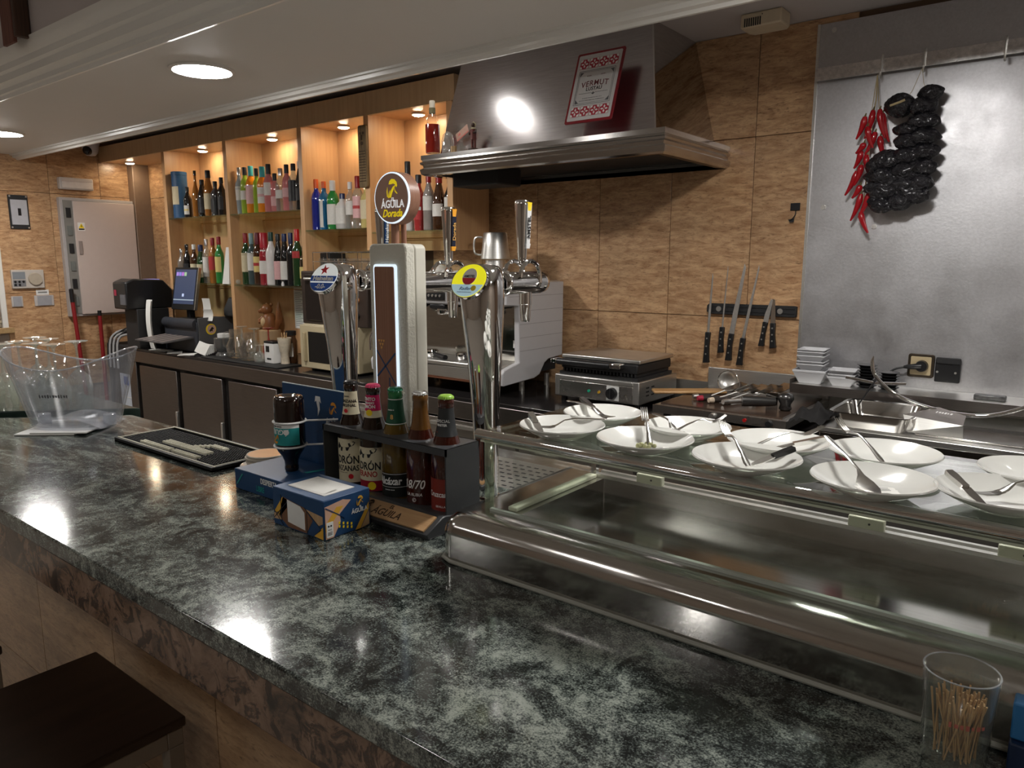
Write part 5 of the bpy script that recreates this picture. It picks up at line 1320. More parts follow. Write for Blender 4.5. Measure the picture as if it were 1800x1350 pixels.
part('top_tray', G().box(-2.84, -2.02, 2.53, 2.95, 1.486, 1.505), STEEL, em, world=True, bevel=.004)
part('back_plate', G().box(-2.83, -2.031, 2.67, 2.69, 1.14, 1.394), steel('mirror_plate', (.5, .48, .44), .1, (4, 4, 30), bump=0), em, world=True)
part('drip_tray', G().box(-2.83, -2.031, 2.475, 2.67, 1.118, 1.140), STEEL, em, world=True, bevel=.006)
part('front_band', G().box(-2.83, -2.031, 2.482, 2.50, 1.062, 1.117), STEEL, em, world=True, bevel=.004)
part('body_core', G().box(-2.83, -2.031, 2.69, 2.93, 1.08, 1.394), BLACK_M, em, world=True)
part('copper_edge', G().box(-2.83, -2.031, 2.48, 2.49, 1.054, 1.061), mat('copper_trim', (.28, .12, .07), .35, .6), em, world=True)
for x, y in ((-2.80, 2.52), (-2.06, 2.70), (-2.06, 2.9), (-2.8, 2.9)):
    part('foot', G().lathe([(.014, 0), (.012, .06)], 14, (x, y, 1.0)), STEEL, em, world=True)
for x in (-2.64, -2.44, -2.24):
    gr = part('group_head', G().lathe([(.030, 1.345), (.034, 1.35), (.034, 1.375), (.028, 1.395)], 24, (x, 2.585, 0)), CHROME, em, world=True)
    part('group_shield', G().box(x-.05, x+.05, 2.535, 2.64, 1.372, 1.398), BLACK, em, world=True, bevel=.008)
    part('button_panel', G().box(x-.06, x+.06, 2.522, 2.531, 1.415, 1.455), BLACK, em, world=True, bevel=.003)
    for k in range(4): part('button', G().disc((x-.036+k*.024, 2.521, 1.435), (0, -1, 0), .006, 12, .003), STEEL, em, world=True)
    if x > -2.6:
        pf = part('portafilter', G().lathe([(.030, 0), (.033, .006), (.033, .024), (.026, .032)], 22, (x-.06, 2.56, 1.142)), CHROME, em, world=True)
        part('portafilter_handle', G().tube([(x-.03, 2.545, 1.158), (x+.02, 2.525, 1.152), (x+.08, 2.505, 1.150)], [.008, .011, .013], 12), BLACK, em, world=True)
part('steam_wand', G().tube(spline([(-2.085, 2.58, 1.39), (-2.082, 2.57, 1.34), (-2.092, 2.55, 1.27), (-2.112, 2.53, 1.165)], 5), .0055, 10), CHROME, em, world=True)
part('steam_wand', G().tube(spline([(-2.80, 2.58, 1.30), (-2.84, 2.53, 1.29), (-2.87, 2.50, 1.22), (-2.865, 2.49, 1.15)], 5), .006, 10), CHROME, em, world=True)
part('gauge_sticker', G().box(-2.085, -2.06, 2.668, 2.6705, 1.20, 1.235), WHITE_P, em, world=True)
part('hot_water_valve', G().lathe([(.016, 0), (.016, .03)], 14, (-2.12, 2.60, 1.30)), mat('brass_yellow', (.55, .42, .12), .25, .8), em, world=True)
jg = thing('milk_jug', 'steel milk jug upside down on top of the espresso machine', 'milk jug', (-2.257, 2.75, 1.5055))
part('lower_cup', G().lathe([(.052, 0), (.055, .004), (.050, .06), (.046, .095)], 28), STEEL, jg)
part('jug_body', G().lathe([(.068, .098), (.070, .10), (.062, .16), (.056, .218), (.052, .222), (.0, .2225)], 32), STEEL, jg, 40)
part('jug_handle', G().tube(spline([(-.062, -.02, .20), (-.095, -.035, .195), (-.098, -.036, .13), (-.066, -.024, .118)], 5), .005, 8), STEEL, jg)
cl = thing('white_cloth', 'crumpled white cloth on the left of the espresso machine top', 'cloth', (-2.63, 2.72, 1.5055))
g = G(); N = 12; random.seed(8); vs_ = []
for a in range(N+1):
    for b_ in range(N+1):
        u, v = a/N-.5, b_/N-.5
        vs_.append((u*.26, v*.2, .012+.055*max(0, 1-3.2*(u*u+v*v))*(0.6+.4*math.sin(9*u+4*v))+random.uniform(0, .012)))
g.add(vs_, [(a*(N+1)+b_, (a+1)*(N+1)+b_, (a+1)*(N+1)+b_+1, a*(N+1)+b_+1) for a in range(N) for b_ in range(N)])
part('fabric', g, mat('cloth_white', (.6, .58, .54), .8), cl, 80)
for k in range(4):
    c = thing('espresso_cup', ['row of white espresso cups on the machine, the leftmost', 'row of white espresso cups on the machine, second from left', 'row of white espresso cups on the machine, third from left', 'row of white espresso cups on the machine, the rightmost'][k], 'cup', (-2.50+.075*k if k < 3 else -2.14, 2.60 if k < 3 else 2.66, 1.5055), group='cups on the espresso machine')
    part('cup_body', G().lathe([(.018, 0), (.024, .006), (.031, .045), (.029, .045), (.02, .006)], 20), WHITE, c, 50)
    part('cup_handle', G().tube(spline([(.028, 0, .038), (.045, 0, .034), (.042, 0, .016), (.025, 0, .012)], 4), .003, 8), WHITE, c)

# ================================================================ contact grill
cg = thing('contact_grill', 'stainless contact grill with black ribbed plates on the back counter', 'contact grill', (-1.605, 2.78, 1.0))
for sx_ in (-1, 1):
    for sy_ in (-1, 1): part('foot', G().lathe([(.014, 0), (.012, .022)], 12, (sx_*.18, sy_*.13, 0)), BLACK, cg)
part('body', G().box(-.205, .205, -.17, .17, .021, .115), STEEL, cg, bevel=.004)
part('front_panel', G().box(-.178, .178, -.174, -.169, .026, .092), STEEL_X, cg, bevel=.001)
part('grease_tray', G().box(-.178, .178, -.176, -.169, .096, .113), STEEL, cg, bevel=.002)
part('dial_plate', G().box(.058, .115, -.1755, -.1735, .030, .090), mat('dial_white', (.7, .7, .68), .4), cg)
kn = part('dial', G().tube([(.086, -.194, .060), (.086, -.175, .060)], [.0225, .024], 24), BLACK, cg)
part('dial_grip', G().box(.0835, .0885, -.198, -.192, .040, .080), BLACK_M, kn)
for x, c in ((-.028, (.02, .35, .2)), (.022, (.5, .28, .02))):
    part('indicator_lamp', G().disc((x, -.174, .058), (0, -1, 0), .006, 14, .004), mat('lamp_%d' % (x*1000), c, .3), cg)
part('lower_plate', G().box(-.19, .19, -.155, .15, .116, .128), BLACK_M, cg)
up_ = part('upper_plate', G().box(-.185, .185, -.15, .15, .142, .182), mat('cast_iron', (.012, .012, .013), .5), cg, bevel=.006)
for k in range(22): part('rib', G().box(-.175+k*.0165, -.168+k*.0165, -.15, .14, .130, .1425), BLACK_M, up_)
part('lid_cover', G().box(-.19, .19, -.14, .16, .183, .200), STEEL, cg, bevel=.004)
part('handle_bar', G().tube([(-.185, -.178, .172), (.075, -.178, .172)], .0135, 16), BLACK, cg)
part('handle_arm', G().box(.075, .125, -.19, -.14, .163, .183), CHROME, cg, bevel=.004)
part('handle_arm', G().box(-.215, -.185, -.19, -.14, .163, .183), CHROME, cg, bevel=.004)
for k in range(3):
    for j in range(2): part('vent_slot', G().box(.2045, .2060, -.11+j*.045, -.085+j*.045, .050+k*.016, .056+k*.016), BLACK_M, cg)
cbd = thing('wooden_board', 'wooden paddle board lying between the grill and the griddle', 'wooden board', (-1.275, 2.70, 1.0772), D(38))
part('board', G().box(-.10, .19, -.035, .035, 0, .012), wood('paddle_wood', (.50, .29, .12), (.40, .21, .08), (4, 60, 60)), cbd, bevel=.005)

# ================================================================ griddle with utensils
gd = thing('electric_griddle', 'long stainless electric griddle with brown hot plate on the counter', 'griddle', (-1.0, 2.7, 1.0))
for x in (-1.22, -.78):
    for y in (2.5, 2.9): part('foot', G().lathe([(.016, 0), (.014, .04)], 12, (x, y, 1.0)), BLACK, gd, world=True)
part('body', G().box(-1.255, -.765, 2.455, 2.955, 1.04, 1.070), STEEL, gd, world=True, bevel=.003)
part('hot_plate', G().box(-1.235, -.785, 2.475, 2.93, 1.070, 1.0765), mat('seasoned_plate', (.075, .048, .035), .22, .4, var=.4, scale=9), gd, world=True)
part('splash_guard', G().box(-1.255, -.765, 2.945, 2.958, 1.07, 1.155), STEEL, gd, world=True, bevel=.002)
fp = part('control_strip', G().box(-1.255, -.765, 2.449, 2.455, 1.042, 1.0705), STEEL_X, gd, world=True)
for x in (-1.02, -.82):
    part('knob', G().tube([(x, 2.436, 1.056), (x, 2.449, 1.056)], [.0105, .012], 18), BLACK if x > -.9 else STEEL, gd, world=True)
part('pilot_light', G().disc((-.905, 2.449, 1.057), (0, -1, 0), .0065, 14, .004), mat('pilot_red', (.35, .01, .01), .25), gd, world=True)
ZG = 1.0768
UW = mat('utensil_wood_tip', (.62, .50, .38), .5); UD = mat('utensil_dark_handle', (.03, .022, .018), .5); UR = mat('utensil_red', (.4, .02, .05), .4)
ld = thing('steel_ladle', 'steel skimmer ladle with round perforated head standing on the griddle', 'ladle', (-1.075, 2.80, ZG))
part('bowl', G().lathe([(.0, -.018), (.02, -.015), (.036, -.004), (.042, .008), (.040, .008), (.034, -.002), (.018, -.012)], 24).xf(Matrix.Translation((-.03, 0, .052)) @ Matrix.Rotation(D(80), 4, 'X')), STEEL, ld, 50)
part('rim', G().tube([(-.03+.042*math.cos(2*PI*k/28), -.008, .052+.042*math.sin(2*PI*k/28)) for k in range(28)], .0022, 8, closed=True), CHROME, ld)
part('handle', G().tube([(-.03, .0, .012), (.03, .03, .010), (.14, .06, .007)], .004, 8), STEEL, ld)
for k, (x0, y0, x1, y1, m, tip, nm) in enumerate(((-1.165, 2.60, -1.08, 2.70, UD, STEEL, 'dark handled spatula with silver end, leftmost on the griddle'),
        (-1.135, 2.575, -1.03, 2.69, UD, UR, 'dark handled spatula with red end on the griddle'),
        (-1.085, 2.56, -.99, 2.70, UD, UW, 'dark handled turner with pale wooden end on the griddle'),
        (-1.03, 2.56, -.95, 2.72, STEEL, STEEL, 'all steel turner lying beside the ladle'),
        (-.965, 2.66, -.915, 2.78, wood('turner_wood', (.30, .17, .08), (.2, .1, .05)), STEEL, 'wooden handled turner lying right of the ladle'))):
    t = thing('spatula', nm, 'spatula', (x0, y0, ZG), group='utensils on the griddle')
    d = Vector((x1-x0, y1-y0, 0)); L_ = d.length; d.normalize()
    part('end_cap', G().tube([(0, 0, .012), tuple(d*.02+Vector((0, 0, .012)))], [.009, .011], 10), tip, t)
    part('handle', G().tube([tuple(d*.02+Vector((0, 0, .012))), tuple(d*L_*.55+Vector((0, 0, .011)))], [.010, .008], 10), m, t)
    part('shaft', G().tube([tuple(d*L_*.55+Vector((0, 0, .011))), tuple(d*L_+Vector((0, 0, .03)))], .003, 6), STEEL, t)
    s_ = Vector((-d.y, d.x, 0))*.03
    p0 = d*L_+Vector((0, 0, .03)); p1 = d*(L_+.08)+Vector((0, 0, .055))
    part('blade', G().add([tuple(p0+s_*.8), tuple(p0-s_*.8), tuple(p1-s_), tuple(p1+s_), tuple(p0+s_*.8+Vector((0, 0, .0015))), tuple(p0-s_*.8+Vector((0, 0, .0015))), tuple(p1-s_+Vector((0, 0, .0015))), tuple(p1+s_+Vector((0, 0, .0015)))], [(0, 1, 2, 3), (7, 6, 5, 4), (0, 4, 5, 1), (1, 5, 6, 2), (2, 6, 7, 3), (3, 7, 4, 0)]), STEEL_WELL, t)
hb = thing('meat_press', 'heavy dark steel meat press with round grip on the griddle', 'meat press', (-.895, 2.565, ZG))
part('bar', G().tube([(-.055, -.03, .03), (.0, .0, .03), (.045, .025, .03)], [.020, .019, .015], 16), mat('press_iron', (.10, .098, .095), .25, .8), hb)
part('pommel', G().lathe([(.016, 0), (.022, .006), (.018, .022), (.028, .040), (.026, .055), (.012, .064)], 20, (.075, .042, 0)), mat('press_iron', (.10, .098, .095), .25, .8), hb, 60)
part('blade', G().box(.01, .05, .03, .034, .0, .06), STEEL_WELL, hb)

# ================================================================ stove, roasting tray, ham stand
sv2 = thing('steel_stove', 'low stainless stove top at the right behind the plates', 'stove', (0, 2.7, 1.0))
part('body', G().box(-.66, .9, 2.452, 2.972, 1.0, 1.055), STEEL_WELL, sv2, world=True, bevel=.004)
part('top_sheet', G().box(-.665, .9, 2.446, 2.972, 1.055, 1.072), STEEL, sv2, world=True, bevel=.003)
part('pale_splash', G().box(-.85, .9, 2.964, 2.976, 1.02, 1.112), mat('pale_board', (.55, .52, .46), .5, var=.2, scale=8), sv2, world=True)
rt = thing('roasting_tray', 'deep stainless roasting tray standing on the stove', 'roasting tray', (-.52, 2.60, 1.073))
g = G().loft([[(x, y, 0) for x, y in rrect(.20, .24, .03)], [(x, y, .048) for x, y in rrect(.225, .265, .035)], [(x, y, .050) for x, y in rrect(.245, .285, .04)], [(x, y, .047) for x, y in rrect(.245, .285, .04)], [(x, y, .046) for x, y in rrect(.222, .262, .034)], [(x, y, .004) for x, y in rrect(.196, .236, .03)]])
part('tray_shell', g, STEEL_WELL, rt, 40)
ot = thing('oven_cloth', 'crumpled black cloth draped between the griddle and the tray', 'cloth', (-.70, 2.53, 1.073))
g = G(); N = 12; random.seed(21); vs_ = []
for a in range(N+1):
    for b_ in range(N+1):
        u, v = a/N-.5, b_/N-.5
        vs_.append((u*.105, v*.20, .004+.05*max(0, 1-3*(u*u+v*v))*(.7+.3*math.sin(11*u+7*v))+random.uniform(0, .010)))
g.add(vs_, [(a*(N+1)+b_, (a+1)*(N+1)+b_, (a+1)*(N+1)+b_+1, a*(N+1)+b_+1) for a in range(N) for b_ in range(N)])
part('fabric', g, mat('black_fabric', (.010, .009, .009), .9), ot, 80)
hs = thing('ham_stand', 'steel ham holder with curved arm, spikes and engraved bracket', 'ham stand', (-.33, 2.60, 1.073))
part('base_plate', G().box(-.06, .30, -.11, .11, 0, .006), STEEL_WELL, hs, bevel=.002)
br_ = part('bracket', G().loft([[(-.085, -.10, .005), (.065, -.10, .005), (.065, -.095, .005), (-.085, -.095, .005)], [(-.105, -.06, .050), (.062, -.10, .044), (.062, -.095, .044), (-.105, -.055, .050)]]), STEEL, hs)
part('bracket_top', G().add([(-.105, -.06, .050), (.062, -.10, .044), (.06, -.03, .062), (-.02, .0, .075)], [(0, 1, 2, 3)]), STEEL_DARK, hs)
strokes(6, .05, .012, WHITE_P, hs, frame((.005, -.045, .0655), (.95, -.3, 0), (.25, .9, .28)))
arm = spline([(-.215, -.02, .205), (-.20, -.02, .155), (-.13, -.015, .098), (-.02, -.005, .066), (.10, 0, .062), (.20, .0, .10), (.28, 0, .165), (.31, 0, .215)], 6)
part('curved_arm', G().tube(arm, .0062, 12), CHROME, hs)
part('cross_bar', G().tube([(-.285, -.05, .150), (-.20, -.02, .135), (-.12, .02, .135)], .0048, 10), CHROME, hs)
part('spike', G().tube([(-.215, -.02, .205), (-.212, -.02, .222)], [.006, .002], 8), CHROME, hs)
part('spike', G().tube([(-.197, -.02, .152), (-.245, -.04, .055)], [.0042, .002], 8), BLACK, hs)
part('ham_ring', G().tube([(.31+.035*math.cos(2*PI*k/24), .0, .245+.035*math.sin(2*PI*k/24)) for k in range(24)], .010, 10, closed=True), CHROME, hs)

# ================================================================ wall shelf with bowls
ws = thing('steel_wall_shelf', 'narrow stainless wall shelf holding bowls and condiment cups', 'wall shelf', (-.2, 2.88, 1.11))
part('shelf_plate', G().box(-.868, .9, 2.80, 2.978, 1.139, 1.1435), STEEL, ws, world=True)
part('front_lip', G().box(-.868, .9, 2.798, 2.802, 1.110, 1.1435), STEEL_DARK, ws, world=True)
part('end_lip', G().box(-.870, -.866, 2.80, 2.978, 1.120, 1.160), STEEL_DARK, ws, world=True)
BOWLW = mat('bowl_white', (.60, .60, .62), .25, var=.03, coat=.4)
def sqbowl(x, y, z, w, h, label, grp):
    t = thing('square_bowl', label, 'bowl', (x, y, z), D(4), grp)
    a, b_ = w*.64, w
    sq = lambda s_, zz: [(-s_/2, -s_/2, zz), (s_/2, -s_/2, zz), (s_/2, s_/2, zz), (-s_/2, s_/2, zz)]
    part('bowl_shell', G().loft([sq(a, 0), sq(b_*.97, h*.82), sq(b_, h*.84), sq(b_, h), sq(b_*.94, h), sq(b_*.92, h*.84), sq(a*.95, h*.1)]), BOWLW, t, 30, .0015)
    return t
z = 1.1437; hh = [.056, .030, .024, .030, .026, .022]; acc = z
nms = ['lowest and largest', 'second from below', 'third from below', 'fourth from below', 'fifth from below', 'topmost']
levels = [0, .046, .062, .078, .096, .108]
for k in range(6):
    sqbowl(-.812, 2.872, z+levels[k], .118 if k == 0 else .098, hh[k]*.94, 'white square bowl in the tall stack on the wall shelf, '+nms[k], 'white square bowls in the tall stack')
for k in range(3):
    sqbowl(-.700, 2.872, z+[0, .022, .040][k], .094, [.036, .024, .020][k], 'white square bowl in the short stack, '+['lowest', 'middle', 'topmost'][k], 'white square bowls in the short stack')
random.seed(2)
for cx, n_, hgt in ((-.622, 8, 0), (-.548, 6, 0)):
    nm8 = ['lowest', 'second', 'third', 'fourth', 'fifth', 'sixth', 'seventh', 'topmost']
    for k in range(n_):
        t = thing('black_ramekin', 'small black ramekin in the %s stack on the shelf, %s' % ('taller' if n_ == 8 else 'shorter', nm8[k] if k < n_-1 else 'topmost'), 'ramekin', (cx+random.uniform(-.002, .002), 2.875, z+.0105*k), group='black ramekins stacked on the shelf')
        part('cup', G().lathe([(.022, 0), (.028, .006), (.034, .009), (.034, .0102), (.030, .0102)], 20), mat('black_ramekin_glaze', (.012, .012, .013), .25), t)
bxs = thing('foil_box', 'small wrapped pack lying on the right of the wall shelf', 'small pack', (-.24, 2.87, 1.1437))
part('pack', G().box(-.045, .045, -.02, .02, 0, .016), mat('foil_print', (.12, .12, .12), .3, .7, var=.9, scale=60), bxs, bevel=.003)
# double socket with black plug
so = thing('wall_socket', 'double wall socket with black plug on the steel sheet', 'wall socket', (-.455, 2.979, 1.222))
part('frame', G().prism(rrect(.084, .084, .008), -.010, 0, 'y').shift(-.012, 0, .004), mat('socket_bronze', (.06, .045, .03), .35, .6), so, 30, .002)
part('insert', G().prism(rrect(.066, .066, .004), -.012, -.009, 'y').shift(-.012, 0, .004), mat('socket_beige', (.50, .40, .24), .4), so, 30, .001)
part('black_module', G().box(.034, .112, -.014, 0, -.048, .036), BLACK, so, bevel=.004)
part('module_flap', G().box(.036, .112, -.020, -.012, .018, .040), BLACK_M, so, bevel=.003)
for x in (.042, .098): part('screw', G().disc((x, -.014, -.012), (0, -1, 0), .004, 10, .002), STEEL, so)
pg_ = part('plug', G().tube([(-.008, -.012, .004), (-.008, -.030, .004)], [.021, .019], 20).tube([(-.008, -.026, .004), (-.05, -.034, .0), (-.062, -.034, -.002)], [.012, .008, .005], 12), BLACK, so)
part('cable', G().tube(spline([(-.06, -.034, -.002), (-.09, -.036, -.012), (-.115, -.04, -.035), (-.125, -.05, -.065)], 5), .0036, 8), BLACK, so)

# ================================================================ rail with chillies and dried peppers
rl = thing('hanging_rail', 'swirled steel bar with hooks across the top of the steel sheet', 'hanging rail', (-.2, 2.95, 2.27))
SW = steel('swirl_steel', (.80, .79, .78), .22, (28, 28, 28), var=.25, bump=.2, blot=.12)
part('bar', G().box(-.893, .9, 2.944, 2.951, 2.2475, 2.292), SW, rl, world=True)
for x in (-.86, .2, .85): part('standoff', G().tube([(x, 2.951, 2.27), (x, 2.98, 2.27)], .008, 10), STEEL, rl, world=True)
for x in (-.668, -.535, -.305):
    part('hook', G().tube(spline([(x, 2.956, 2.285), (x, 2.950, 2.303), (x, 2.938, 2.295), (x, 2.936, 2.245), (x+.002, 2.932, 2.228), (x+.002, 2.918, 2.230), (x+.002, 2.914, 2.243)], 4), .0032, 8), STEEL, rl, world=True)
cs2 = thing('chilli_string', 'string of glossy red chillies hanging from the steel rail', 'chilli string', (-.676, 2.935, 2.225))
CHI = mat('red_chilli', (.42, .008, .015), .2, var=.2, scale=12, coat=.6); STR = mat('raffia', (.45, .36, .2), .8); STM = mat('chilli_stem', (.14, .11, .04), .7)
part('twine', G().tube([(0, -.008, .012), (.0, 0, -.07), (-.006, 0, -.12), (-.012, .004, -.30), (-.018, .004, -.45)], .0022, 6).tube([(0, -.008, .012), (.012, 0, -.10)], .0014, 5).tube([(0, -.008, .012), (-.012, 0, -.11)], .0014, 5), STR, cs2)
random.seed(9)
chs = [(-.006, -.105, 4, .095, 1), (.016, -.105, -6, .10, 1), (-.030, -.125, 8, .075, 1), (.024, -.118, -10, .10, 1), (-.018, -.16, -6, .075, 1), (.006, -.18, 14, .075, 1), (.022, -.195, -4, .075, 1), (-.026, -.215, 22, .035, -1), (-.036, -.24, 4, .06, 1), (-.018, -.255, -2, .08, 1), (-.030, -.29, 2, .07, 1), (-.044, -.31, 20, .085, 1), (.006, -.315, -10, .09, 1), (-.03, -.36, 16, .045, 1), (-.026, -.39, 12, .095, 1), (.004, -.385, 14, .09, 1), (-.02, -.455, -14, .075, 1)]
for x, z_, an, L_, s_ in chs:
    a = D(an*.6); pts = []; rs = []
    yb = random.uniform(-.012, .006)
    for k in range(9):
        u = k/8; bend_ = (u**2)*.018*(-1 if an > 0 else 1)
        pts.append((x-math.sin(a)*L_*u+bend_, yb, z_-math.cos(a)*L_*u)); rs.append(.0128*(1-.75*u**1.6)*(.55+.45*min(1, u*5)))
    c = part('chilli', G().tube(pts, rs, 10), CHI, cs2, 60)
    part('stem', G().tube([pts[0], (pts[0][0]+.003, yb, pts[0][2]+.012)], [.004, .0018], 6), STM, c)
dp2 = thing('dried_pepper_string', 'thick string of wrinkled black dried peppers on the rail', 'pepper string', (-.535, 2.905, 2.225))
BP = bpy.data.materials.new('dried_black_pepper'); n, l, b = nt(BP)
tc = n.new('ShaderNodeTexCoord'); a_ = noise(n, l, tc.outputs['Object'], 34, 3, .5, 2.2)
b.inputs['Base Color'].default_value = (.010, .009, .013, 1); b.inputs['Roughness'].default_value = .24; b.inputs['Coat Weight'].default_value = .4; b.inputs['Coat Roughness'].default_value = .2
bp = n.new('ShaderNodeBump'); bp.inputs['Strength'].default_value = 1.0; bp.inputs['Distance'].default_value = .022
l.new(a_.outputs['Fac'], bp.inputs['Height']); l.new(bp.outputs[0], b.inputs['Normal'])
part('twine', G().tube([(0, .01, .01), (-.022, 0, -.06), (-.045, -.01, -.10)], .0009, 5).tube([(0, .01, .01), (.010, 0, -.04), (.022, -.01, -.07)], .0009, 5).tube([(.022, -.01, -.07), (.0, 0, -.42)], .002, 5), STR, dp2)
random.seed(14)
pos = [(.032, -.075, .042, .6), (-.055, -.105, .052, .75), (.012, -.115, .050, .6), (.018, -.165, .055, .5), (-.028, -.185, .045, .5), (.022, -.215, .055, .5), (-.022, -.225, .050, .55), (.026, -.265, .052, .55), (-.018, -.275, .055, .55), (.024, -.315, .052, .55), (-.018, -.325, .054, .6), (.022, -.365, .052, .6), (.012, -.405, .050, .6), (-.03, -.37, .052, .6), (-.085, -.285, .052, .7), (-.112, -.30, .045, .7), (-.10, -.335, .052, .6), (-.068, -.345, .05, .6), (-.106, -.375, .045, .6), (-.085, -.39, .052, .6), (-.035, -.425, .05, .6), (-.088, -.435, .048, .55), (-.10, -.42, .036, .7), (-.005, -.39, .05, .6)]
for x, z_, r, sz in pos:
    g = G(); rings = []
    ph = [random.uniform(0, 6.28) for _ in range(4)]
    for i in range(1, 14):
        th = PI*i/14; ring = []
        for k in range(30):
            t = 2*PI*k/30
            w = 1.06+.10*math.sin(3*t+ph[0])-.16*abs(math.sin(2.5*t+ph[1]+1.6*th))+.05*math.sin(8*t+ph[2]-3*th)-.08*abs(math.sin(5*t+ph[3]-2*th))
            ring.append((x+r*w*math.sin(th)*math.cos(t), random.uniform(-.002, .002)+r*.62*w*math.sin(th)*math.sin(t)-.006, z_+r*sz*math.cos(th)*(1+.08*math.sin(4*t+ph[3]))))
        rings.append(ring)
    g.loft(rings); part('dried_pepper', g, BP, dp2, 70)
part('stalk', G().tube([(-.08, -.038, -.108), (-.05, -.04, -.10), (-.036, -.036, -.094)], .004, 6), STR, dp2)
wh = thing('adhesive_hook', 'small black adhesive hook on the travertine tiles', 'hook', (-.948, 2.987, 1.803))
part('plate', G().box(-.018, .018, -.005, 0, -.014, .014), BLACK, wh, bevel=.001)
part('hook_wire', G().tube(spline([(.003, -.006, -.012), (.004, -.010, -.03), (-.004, -.014, -.045), (-.012, -.014, -.05)], 4), .0022, 6), BLACK, wh)
part('hanging_tag', G().add([(-.022, -.012, -.048), (.002, -.012, -.045), (0, -.012, -.058), (-.014, -.012, -.060)], [(0, 1, 2, 3)]), BLACK_M, wh)

# ================================================================ magnetic knife bar with six knives
kb = thing('knife_magnet_bar', 'black magnetic bar screwed to the travertine wall', 'knife rack', (-1.10, 2.987, 1.399))
part('bar', G().prism([(-.185, -.012), (-.175, -.022), (.175, -.022), (.185, -.020), (.185, .020), (.175, .022), (-.175, .022), (-.185, .012)], -.016, 0, 'y'), BLACK_M, kb, 30, .002)
for zz in (-.009, .009): part('ridge', G().box(-.178, .180, -.0175, -.0155, zz-.0012, zz+.0012), BLACK, kb)
for x in (-.132, .122): part('screw', G().disc((x, -.016, 0), (0, -1, 0), .011, 16, .003), STEEL, kb)
BLADE = steel('knife_blade_steel', (.75, .73, .70), .38, (30, 30, 30), bump=0)
def knife(tip, neck, end, w, label, bright=False, hw=.011):
    """tip, neck (blade meets handle) and end as (x, z) on the wall"""
    y = 2.962; o = Vector((end[0], y, end[1]))
    t = thing('kitchen_knife', label, 'knife', tuple(o), group='knives on the magnetic bar')
    T, Nk, E_ = [Vector((p[0], y, p[1]))-o for p in (tip, neck, end)]
    d = (T-Nk).normalized(); s_ = Vector((d.z, 0, -d.x))
    def plate_(pts, th):
        g = G(); n_ = len(pts); g.v = [tuple(p+Vector((0, -th, 0))) for p in pts]+[tuple(p+Vector((0, th, 0))) for p in pts]
        g.f = [tuple(range(n_)), tuple(range(2*n_-1, n_-1, -1))]+[(i, i+n_, (i+1) % n_+n_, (i+1) % n_) for i in range(n_)]
        return g
    part('blade', plate_([T, T*.95+Nk*.05+s_*w*.42, T*.4+Nk*.6+s_*w*.5, Nk+s_*w*.5, Nk-s_*w*.5, T*.3+Nk*.7-s_*w*.5], .0008), CHROME if bright else BLADE, t, None)
    dh = (E_-Nk).normalized(); sh_ = Vector((dh.z, 0, -dh.x))
    h = part('handle', plate_([Nk+sh_*hw, Nk*.55+E_*.45+sh_*hw*.9, Nk*.15+E_*.85+sh_*hw, E_+sh_*hw*1.1, E_-dh*.004-sh_*hw*1.5, Nk*.12+E_*.88-sh_*hw*1.2, Nk*.55+E_*.45-sh_*hw*.8, Nk-sh_*hw], .009), BLACK, t, 40, .003)
    for f in (.2, .45, .7): part('rivet', G().disc(Nk.lerp(E_, f)+Vector((0, -.0092, 0)), (0, -1, 0), .0034, 10, .0012), STEEL, h)
    return t
knife((-1.262, 1.546), (-1.270, 1.300), (-1.275, 1.168), .010, 'offset blade knife, leftmost on the magnetic bar')
knife((-1.197, 1.577), (-1.209, 1.325), (-1.213, 1.215), .006, 'thin sharpening steel knife, second from the left', hw=.010)
knife((-1.128, 1.586), (-1.168, 1.300), (-1.178, 1.186), .021, 'long wide slicing knife, third from the left')
knife((-1.069, 1.582), (-1.118, 1.285), (-1.130, 1.170), .012, 'long narrow ham knife, fourth from the left')
knife((-1.013, 1.448), (-1.030, 1.355), (-1.044, 1.255), .020, 'short kitchen knife left of the bright small one', hw=.0095)
knife((-1.005, 1.448), (-1.000, 1.352), (-.996, 1.250), .019, 'short kitchen knife with bright blade, rightmost', True, .0105)
al = thing('ceiling_alarm_box', 'beige plastic gas alarm box on the kitchen ceiling', 'alarm', (-1.04, 2.82, 2.4765))
part('case', G().prism([(-.075, -.055), (.075, -.055), (.075, .03), (.06, .055), (-.06, .055), (-.075, .03)], -.05, 0), mat('alarm_beige', (.60, .50, .36), .5), al, 30, .006)
for k in range(8): part('grille_slot', G().box(-.060+k*.008, -.056+k*.008, -.0565, -.0545, -.046, -.018), BLACK_M, al)
part('led', G().disc((.005, -.056, -.012), (0, -1, 0), .002, 8, .001), BLACK, al)

